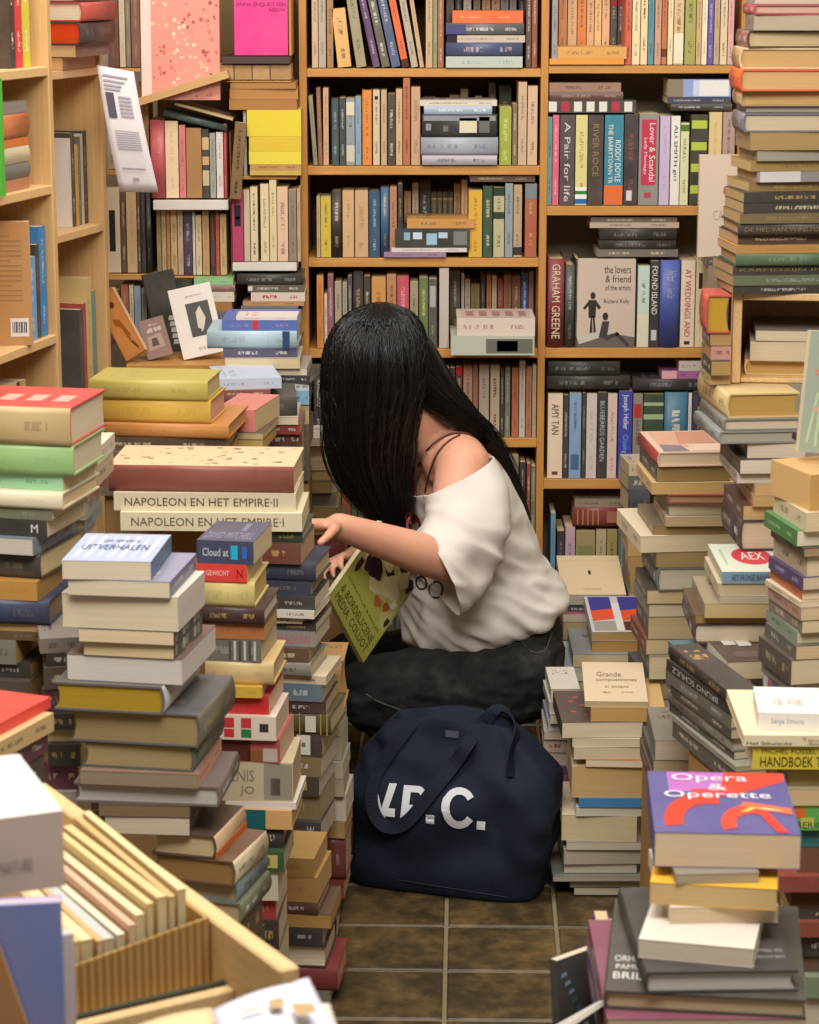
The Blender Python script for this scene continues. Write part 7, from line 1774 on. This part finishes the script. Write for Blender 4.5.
# the lock across the shoulder
LK = [(392, 336, .040, -.03), (406, 356, .054, -.04), (424, 380, .048, -.05), (447, 402, .034, -.055), (468, 421, .023, -.06), (488, 438, .018, -.05), (504, 462, .014, -.03), (518, 492, .010, -.02), (530, 520, .003, -.01)]
lrow = []
for x_, y_, r_, dy in LK:
    p = P(x_, y_, YH + dy)
    lrow.append([p.x, p.y, p.z, r_])
lk = catmull(lrow, 6)
rr = random.Random(31)
lrings = []
for i, (x_, y_, z_, r_) in enumerate(lk):
    p = Vector((x_, y_, z_)); q0, q1 = Vector(lk[max(0, i - 1)][:3]), Vector(lk[min(len(lk) - 1, i + 1)][:3])
    d = (q1 - q0).normalized(); u = d.cross(Vector((0, 1, 0))).normalized(); w_ = d.cross(u)
    lrings.append([p + u * cos(t_) * r_ * (1 + .12 * sin(5 * t_)) + w_ * sin(t_) * r_ * 1.3 for t_ in [2 * pi * j / 24 for j in range(24)]])
V, Fc = loft(lrings, (True, True))
wp(mesh_obj('hair_lock', V, Fc, M_HAIR, woman, smooth=True))
# single strands over both, joined: nobody could count them
V, Fc = [], []
def strand(path, r):
    b = len(V)
    n = len(path)
    for i, p in enumerate(path):
        d = (path[min(i + 1, n - 1)] - path[max(0, i - 1)]).normalized()
        a = d.orthogonal().normalized(); c_ = d.cross(a)
        rr_ = r * (1 - .75 * (i / (n - 1)) ** 2)
        V.extend([p + (a * cos(2.094 * j) + c_ * sin(2.094 * j)) * rr_ for j in range(3)])
    for i in range(n - 1):
        for j in range(3): Fc.append((b + i * 3 + j, b + i * 3 + (j + 1) % 3, b + i * 3 + 3 + (j + 1) % 3, b + i * 3 + 3 + j))
for q in range(1300):
    t0 = rr.uniform(0, 2 * pi); tw = rr.gauss(0, .16)
    st, en = rr.randint(0, 16), rr.choice([len(hs) - 1, len(hs) - 3, len(hs) - 6, len(hs) - 10])
    lift = rr.uniform(.0, .03); fly = rr.uniform(0, .30) if rr.random() < .16 else 0
    path = [hair_pt(hs[i], t0 + tw * sin(i * .16 + q), lift + fly * ((i - st) / max(1, en - st)) ** 2) for i in range(st, en, 2)]
    if en > len(hs) - 12 and rr.random() < .55 and len(path) > 4:
        for k2 in range(rr.randint(1, 4)): path.append(path[-1] + Vector((rr.gauss(.001, .002), rr.gauss(0, .002), -.011)))
    if len(path) > 3: strand(path, rr.uniform(.0006, .0016))
for q in range(240):
    t0 = rr.uniform(0, 2 * pi)
    en = len(lk) - rr.randint(0, 12)
    fly = rr.uniform(0, .012) if rr.random() < .3 else 0
    path = []
    for i in range(rr.randint(0, 10), en, 2):
        x_, y_, z_, r_ = lk[i]
        d = (Vector(lk[min(len(lk) - 1, i + 1)][:3]) - Vector(lk[max(0, i - 1)][:3])).normalized(); u = d.cross(Vector((0, 1, 0))).normalized(); w_ = d.cross(u)
        k_ = 1.04 + .05 * sin(i * .3 + q)
        path.append(Vector((x_, y_, z_)) + u * cos(t0) * (r_ * k_ + fly * i / len(lk)) + w_ * sin(t0) * r_ * 1.3 * k_)
    if len(path) > 3: strand(path, rr.uniform(.0004, .001))
st_ = wp(mesh_obj('hair_strands', V, Fc, M_HAIR, woman, smooth=True))
st_['kind'] = 'stuff'

# the green book in her hands, held upside down
A3 = P(328, 597, 4.47)
B3 = P(364, 662, 4.56)
D3 = P(415, 587, 4.695)
ex = (D3 - B3).normalized()                       # spine to fore-edge
ey = (A3 - B3); ey = (ey - ex * ey.dot(ex)).normalized()
ez = ex.cross(ey)
if ez.y > 0: ey = -ey; ez = -ez
Wg, Hg, Tg = (D3 - B3).length, (A3 - B3).length, .011
ctr = (A3 + D3) / 2
Mg = Matrix(((ex.x, ey.x, ez.x, ctr.x), (ex.y, ey.y, ez.y, ctr.y), (ex.z, ey.z, ez.z, ctr.z), (0, 0, 0, 1))) @ Matrix.Translation((0, 0, -Tg))
gbk = make_book(Wg, Hg, Tg, Mg, cover='a5a53c', pages='e2d8c4', spine='b6b070', ink_a=0)
flip = (ey.dot(A3 - B3) < 0)
def q2(pts, c_, z): top_quad(gbk, pts, c_, z)
rr = random.Random(8)
q2([(.36, .02), (.62, .04), (.99, .02), (.99, .98), (.55, .98), (.5, .8), (.62, .62), (.46, .44), (.58, .28), (.36, .14)], 'b8b070', .0003)
for (u, v, a, b_, c_) in ((.72, .30, .12, .16, 'd8cc98'), (.86, .6, .10, .14, 'd8c898'), (.72, .84, .10, .10, 'dccfa4'), (.9, .22, .08, .12, 'd4c690'), (.58, .55, .09, .13, 'd0c48c'), (.68, .66, .11, .14, '2e1c22'), (.62, .78, .07, .1, '3a2028'), (.8, .42, .05, .12, '2e1e20'), (.93, .1, .07, .09, '1c1616'), (.97, .36, .04, .2, '1c1616'), (.56, .2, .05, .06, 'a04a28'), (.5, .36, .05, .07, 'b05a2c'), (.52, .9, .08, .05, '4a1e20'), (.66, .12, .05, .05, 'e0d8c0'), (.48, .06, .05, .04, '2e2222')):
    q2([(u + a * (1 + .25 * sin(3 * t_ + u * 9)) * cos(t_), v + b_ * (1 + .25 * cos(2 * t_ + v * 7)) * sin(t_)) for t_ in [2 * pi * j / 16 for j in range(16)] if True], c_, .0005 + rr.random() * .0004)
for tline, u, sc in (('MEDIA. COLLIOT', .10, .085), ('& BORDELSCENE', .21, .085), ('LITERATUUR & PROZA', .33, .025)):
    W_, H_, T_2, _bu = gbk['bk']
    M2 = Matrix.Translation(((u - .5) * W_, 0, T_2 + .0007)) @ Matrix.Rotation(-pi / 2 if not flip else pi / 2, 4, 'Z')
    lettering('cover_title', tline, H_ * .84, W_ * sc, M2, '4a4a14', gbk)
tag(gbk, 'lime green paperback with a painted cover in her hand', 'book')

# ================================================================== the tote bag
k = NT('navy_denim', .78, .25)
a_ = k.noise(k.obj(), 16, 4); b_ = k.noise(k.mapn(k.obj(), (700, 700, 250)), 1, 2)
k.col(k.mix(k.mth('MULTIPLY', b_, .7), k.ramp(a_, [(.3, rgb('070a11')), (.7, rgb('131b2a'))]), rgb('1c2638'))); k.bump(b_, .3, .0008)
M_DENIM = k.m
fl_, fr_ = on_plane(346, 886, 0), on_plane(534, 908, 0)
exb = (fr_ - fl_).normalized(); eyb = Vector((-exb.y, exb.x, 0))
wb_ = (fr_ - fl_).length
org = (fl_ + fr_) / 2 + eyb * .075 - exb * .005
Mt = Matrix(((exb.x, eyb.x, 0, org.x), (exb.y, eyb.y, 0, org.y), (0, 0, 1, 0), (0, 0, 0, 1)))
tote = tag(empty('tote_bag', Mt), 'large navy denim tote bag with white capital letters standing on the tiles', 'bag')
BR_ = [(0.0, .99, .070, 0), (.012, 1.02, .076, 0), (.05, 1.03, .082, .002), (.11, 1.05, .086, .008), (.17, 1.07, .084, .012), (.215, 1.06, .076, .012), (.25, 1.0, .064, .006), (.28, .86, .052, .002), (.305, .72, .044, -.002), (.318, .64, .038, -.004)]
hw = wb_ / 2
bro = catmull([[z_, hw * a, d_, s_] for z_, a, d_, s_ in BR_], 5)
NB = 96
brings = []
for z_, a, d_, s_ in bro:
    ring = []
    for j in range(NB):
        t_ = 2 * pi * j / NB
        ct, sn = cos(t_), sin(t_)
        e = .5
        x_, y_ = a * math.copysign(abs(ct) ** e, ct), d_ * math.copysign(abs(sn) ** e, sn)
        v_ = z_ / .318
        n0 = noise.noise(Vector((x_ * 9 + z_ * 6, y_ * 8, z_ * 8 - x_ * 5))) + .5 * noise.noise(Vector((x_ * 20 + z_ * 16, y_ * 18 + 4, z_ * 14 - x_ * 9)))
        am = .022 * min(1, v_ * 3 + .12)
        k_ = 1 + (am * n0) / max(.03, d_)
        lean = Vector((0, .055 * v_ ** 1.6, 0))
        ring.append(Vector((x_ * (1 + .25 * am * n0 / .05) + s_, y_ * k_, z_ + (-.03 * (x_ / hw) ** 2 * v_ ** 4) )) + lean)
    brings.append(ring)
# the rim turns inwards
brings.append([Vector((p.x * .97, (p.y - .055) * .8 + .055, p.z - .004)) for p in brings[-1]])
brings.append([Vector((p.x * .96, (p.y - .055) * .9 + .055, p.z - .06)) for p in brings[-1]])
V, Fc = loft(brings, (True, True))
bag = mesh_obj('bag_body', V, Fc, M_DENIM, tote, smooth=True)
tbag = bvh_of(bag)
bpy.context.view_layer.update()
tbag = bvh_of(bag)
ti = Mt.inverted()
def tp_(o):
    o.matrix_parent_inverse = ti
    return o
def letter_on(ch, tl, tr, bl, br):
    v, f = text_mesh(ch)
    vv = []
    for a, b in v:
        u, w_ = a + .5, .5 - b
        x_ = (tl[0] * (1 - u) + tr[0] * u) * (1 - w_) + (bl[0] * (1 - u) + br[0] * u) * w_
        y_ = (tl[1] * (1 - u) + tr[1] * u) * (1 - w_) + (bl[1] * (1 - u) + br[1] * u) * w_
        vv.append(on_surf(tbag, x_, y_, .0016, 4.45))
    return tp_(mesh_obj('bag_letter', vv, f, M_flat('cfd2d6', .7), tote))
def bold(o):
    return o
def bar(p0, p1, p2, p3, n=8):
    """a flat four-sided stroke on the bag, p0-p1 and p3-p2 its long sides"""
    V, Fc = [], []
    for i in range(n + 1):
        t_ = i / n
        for g_ in (0, .5, 1):
            x_ = (p0[0] * (1 - t_) + p1[0] * t_) * (1 - g_) + (p3[0] * (1 - t_) + p2[0] * t_) * g_
            y_ = (p0[1] * (1 - t_) + p1[1] * t_) * (1 - g_) + (p3[1] * (1 - t_) + p2[1] * t_) * g_
            V.append(on_surf(tbag, x_, y_, .0032, 4.45))
    for i in range(n):
        for g_ in (0, 1): Fc.append((3 * i + g_, 3 * i + 3 + g_, 3 * i + 4 + g_, 3 * i + 1 + g_))
    return V, Fc
def arcs(cx, cy, rx, ry, w_, a0, a1, n=30):
    V, Fc = [], []
    for i in range(n + 1):
        t_ = R(a0 + (a1 - a0) * i / n)
        for g_ in (0, .5, 1):
            V.append(on_surf(tbag, cx + (rx - w_ * g_) * cos(t_), cy - (ry - w_ * g_) * sin(t_), .0032, 4.45))
    for i in range(n):
        for g_ in (0, 1): Fc.append((3 * i + g_, 3 * i + 3 + g_, 3 * i + 4 + g_, 3 * i + 1 + g_))
    return V, Fc
def bag_letter(*parts):
    V, Fc = [], []
    for v, f in parts:
        b = len(V); V += v; Fc += [tuple(b + i for i in q) for q in f]
    return tp_(mesh_obj('bag_letter', V, Fc, M_flat('cfd2d6', .7), tote))
bag_letter(bar((368, 782.5), (377, 819), (384.5, 819.5), (376, 783)), bar((389.5, 783.5), (378.5, 819), (385, 819.5), (397, 784)))
bag_letter(bar((404, 785.5), (400, 823), (407.5, 823.6), (411.5, 786)), bar((410, 785.8), (420, 786.6), (419.5, 793.2), (409.5, 792.5)), bar((408, 805), (418, 806), (417.5, 812), (407.5, 811.5)), arcs(417.5, 799.2, 10.5, 13, 6.8, 88, -92))
bag_letter(arcs(459.3, 807.8, 17.2, 20, 7.2, 32, 322, 44))
for x_, y_ in ((387, 808), (426.5, 814.5), (477, 820.5)):
    bag_letter(bar((x_, y_), (x_ - .3, y_ + 8.2), (x_ + 8, y_ + 9.2), (x_ + 8.4, y_ + .8)))
def ribbon(name, path, width, normals, parent, th=.0028, sub=6):
    q = catmull([list(p) + list(n_) for p, n_ in zip(path, normals)], sub)
    V, Fc, e0, e1 = [], [], [], []
    n = len(q)
    for i, r_ in enumerate(q):
        p, n_ = Vector(r_[:3]), Vector(r_[3:]).normalized()
        d = (Vector(q[min(i + 1, n - 1)][:3]) - Vector(q[max(0, i - 1)][:3])).normalized()
        s_ = d.cross(n_).normalized() * width / 2
        V += [p - s_ + n_ * th / 2, p + s_ + n_ * th / 2, p + s_ - n_ * th / 2, p - s_ - n_ * th / 2]
        e0.append(p - s_ * .93 + n_ * th * .6); e1.append(p + s_ * .93 + n_ * th * .6)
    for i in range(n - 1):
        for j in range(4): Fc.append((i * 4 + j, i * 4 + (j + 1) % 4, i * 4 + 4 + (j + 1) % 4, i * 4 + 4 + j))
    Fc += [(3, 2, 1, 0), tuple(range(4 * n - 4, 4 * n))]
    o = tp_(mesh_obj(name, V, Fc, M_DENIM, parent, smooth=False))
    for e in (e0, e1):
        s2 = tube('stitching', e[::3] + ([e[-1]] if (n - 1) % 3 else []), 0.0013, M_flat('6c7482', .8), o, sub=2, sides=4)
        s2.matrix_parent_inverse = ti
    return o
def surf_path(pts, lift):
    return [on_surf(tbag, x_, y_, l_, 4.46) for (x_, y_), l_ in zip(pts, lift)]
pts = [(413, 722), (397, 744), (381, 772), (373.5, 797), (378.5, 816), (392, 825.5), (410, 820), (434, 795), (455, 766), (471, 741), (485, 720)]
pth = surf_path(pts, [.004, .010, .013, .013, .012, .012, .012, .012, .012, .010, .005])
nrm = [Vector((0, -1, .25)), Vector((.1, -1, .25)), Vector((.25, -1, .2)), Vector((.35, -1, .1)), Vector((.1, -1, .45)), Vector((0, -1, .5)), Vector((-.1, -1, .45)), Vector((-.2, -1, .2)), Vector((-.25, -1, .2)), Vector((-.2, -1, .2)), Vector((0, -1, .2))]
ribbon('handle', pth, .025, nrm, tote)
pts2 = [(486, 721), (497, 715), (508, 718), (514, 734), (513, 756), (511, 778)]
pth2 = surf_path(pts2[:1] + pts2[1:], [.004, .012, .014, .012, .010, .004])
ribbon('handle', pth2, .026, [Vector((.2, -.8, .6)), Vector((.3, -.6, .8)), Vector((.7, -.6, .5)), Vector((.9, -.5, .1)), Vector((.9, -.5, .1)), Vector((.6, -.8, 0))], tote)
lab = [on_surf(tbag, x_, y_, .002, 4.5) for x_, y_ in ((446, 730), (446, 737), (459, 738), (459, 731))]
tp_(mesh_obj('woven_label', lab, [(0, 1, 2, 3)], M_flat('4a505c', .8), tote))
tp_(tube('seam', [on_surf(tbag, x_, y_, .001, 4.5) for x_, y_ in ((352, 872), (400, 880), (450, 888), (500, 896), (532, 900))], .0009, M_flat('2a3242', .8), tote))

# ================================================================== the three hundred books that show most stay single things; the rest is one mass
bpy.context.view_layer.update()
KEEP = [3, 4, 6, 7, 25, 26, 27, 28, 29, 41, 42, 43, 51, 53, 54, 57, 58, 61, 62, 63, 64, 66, 78, 80, 82, 83, 84, 85, 103, 116, 117, 125, 154, 161, 164, 165, 166, 167, 168, 169, 170, 171, 172, 173, 174, 175, 177, 179, 180, 183, 184, 186, 187, 188, 189, 191, 193, 194, 196, 198, 200, 201, 202, 203, 204, 205, 206, 209, 210, 213, 222, 223, 288, 289, 290, 292, 294, 297, 298, 299, 300, 301, 304, 314, 316, 319, 323, 324, 325, 327, 328, 329, 330, 331, 332, 333, 334, 335, 336, 340, 341, 342, 343, 344, 348, 349, 350, 351, 353, 354, 355, 356, 364, 365, 366, 367, 368, 370, 371, 372, 375, 376, 377, 379, 380, 383, 384, 386, 387, 391, 392, 393, 394, 400, 411, 412, 413, 414, 415, 416, 418, 419, 420, 421, 422, 423, 424, 425, 426, 427, 428, 429, 430, 431, 432, 433, 434, 435, 436, 437, 442, 443, 444, 445, 446, 447, 448, 449, 453, 455, 456, 470, 471, 472, 474, 475, 476, 477, 481, 483, 484, 485, 486, 487, 488, 489, 491, 494, 495, 497, 498, 499, 500, 509, 522, 523, 524, 525, 526, 527, 528, 530, 531, 532, 533, 535, 537, 540, 543, 544, 545, 546, 547, 548, 549, 550, 551, 552, 553, 554, 555, 556, 557, 558, 559, 562, 568, 569, 572, 573, 574, 575, 576, 577, 578, 579, 580, 581, 584, 585, 586, 596, 597, 598, 599, 602, 606, 608, 614, 615, 616, 617, 625, 626, 628, 633, 645, 646, 648, 649, 650, 651, 652, 655, 656, 657, 658, 659, 666, 667, 668, 669, 678, 680, 686, 687, 688, 689, 690, 692, 695, 715, 717, 718, 719, 726, 728, 731, 736, 739, 743, 758, 759, 760, 764, 765, 766, 767]

def ray_counts():
    dg = bpy.context.evaluated_depsgraph_get()
    shows, rootof = {}, {}
    for i, r in enumerate(BOOKS):
        rootof[r.name] = i
        for ch in r.children: rootof[ch.name] = i
    Mc = cam.matrix_world.to_3x3()
    for iy in range(1, 1024, 4):
        for ix in range(1, 819, 4):
            d = (Mc @ Vector(((ix - 409.5) / F_PX, (512 - iy) / F_PX, -1))).normalized()
            hit, loc, nrm, idx, ob, mt = S.ray_cast(dg, EYE, d)
            if hit and ob.name in rootof: shows[rootof[ob.name]] = shows.get(rootof[ob.name], 0) + 1
    return shows
# which books keep an object of their own: their numbers in building order
keep = set(KEEP)
rest = [b for i, b in enumerate(BOOKS) if b.get('category') == 'book' and i not in keep] if KEEP else []
V, Fc, mats, mi, gone = [], [], [], [], []
AT = {'base': [], 'ink': [], 'uvk': [], 'dim': []}
for b in rest:
    for ch in list(b.children):
        me = ch.data
        off = len(V)
        V += [ch.matrix_world @ v.co for v in me.vertices]
        m = me.materials[0]
        if m not in mats: mats.append(m)
        k_ = mats.index(m)
        for p in me.polygons:
            Fc.append(tuple(off + i for i in p.vertices)); mi.append(k_)
        nl = sum(len(p.vertices) for p in me.polygons)
        for nm_, fld, dim_ in (('base', 'color', 4), ('ink', 'color', 4), ('uvk', 'vector', 3), ('dim', 'vector', 3)):
            a_ = me.attributes.get(nm_)
            if a_:
                buf = [0.0] * (nl * dim_); a_.data.foreach_get(fld, buf)
            else: buf = [1.0] * (nl * dim_)
            AT[nm_] += buf
        gone.append(ch)
    gone.append(b)
bpy.data.batch_remove(gone)
me = bpy.data.meshes.new('small_books')
me.from_pydata([tuple(v) for v in V], [], Fc)
for m in mats: me.materials.append(m)
me.polygons.foreach_set('material_index', mi)
for nm_, typ, fld in (('base', 'FLOAT_COLOR', 'color'), ('ink', 'FLOAT_COLOR', 'color'), ('uvk', 'FLOAT_VECTOR', 'vector'), ('dim', 'FLOAT_VECTOR', 'vector')):
    a_ = me.attributes.new(nm_, typ, 'CORNER'); a_.data.foreach_set(fld, AT[nm_])
tag(link(bpy.data.objects.new('small_books', me)), 'the many other books that show only as slivers on shelves and in stacks', 'books', kind='stuff')
for b in BOOKS[:]:
    try:
        if 'bk' in b: del b['bk']
    except ReferenceError: pass
bpy.context.view_layer.update()
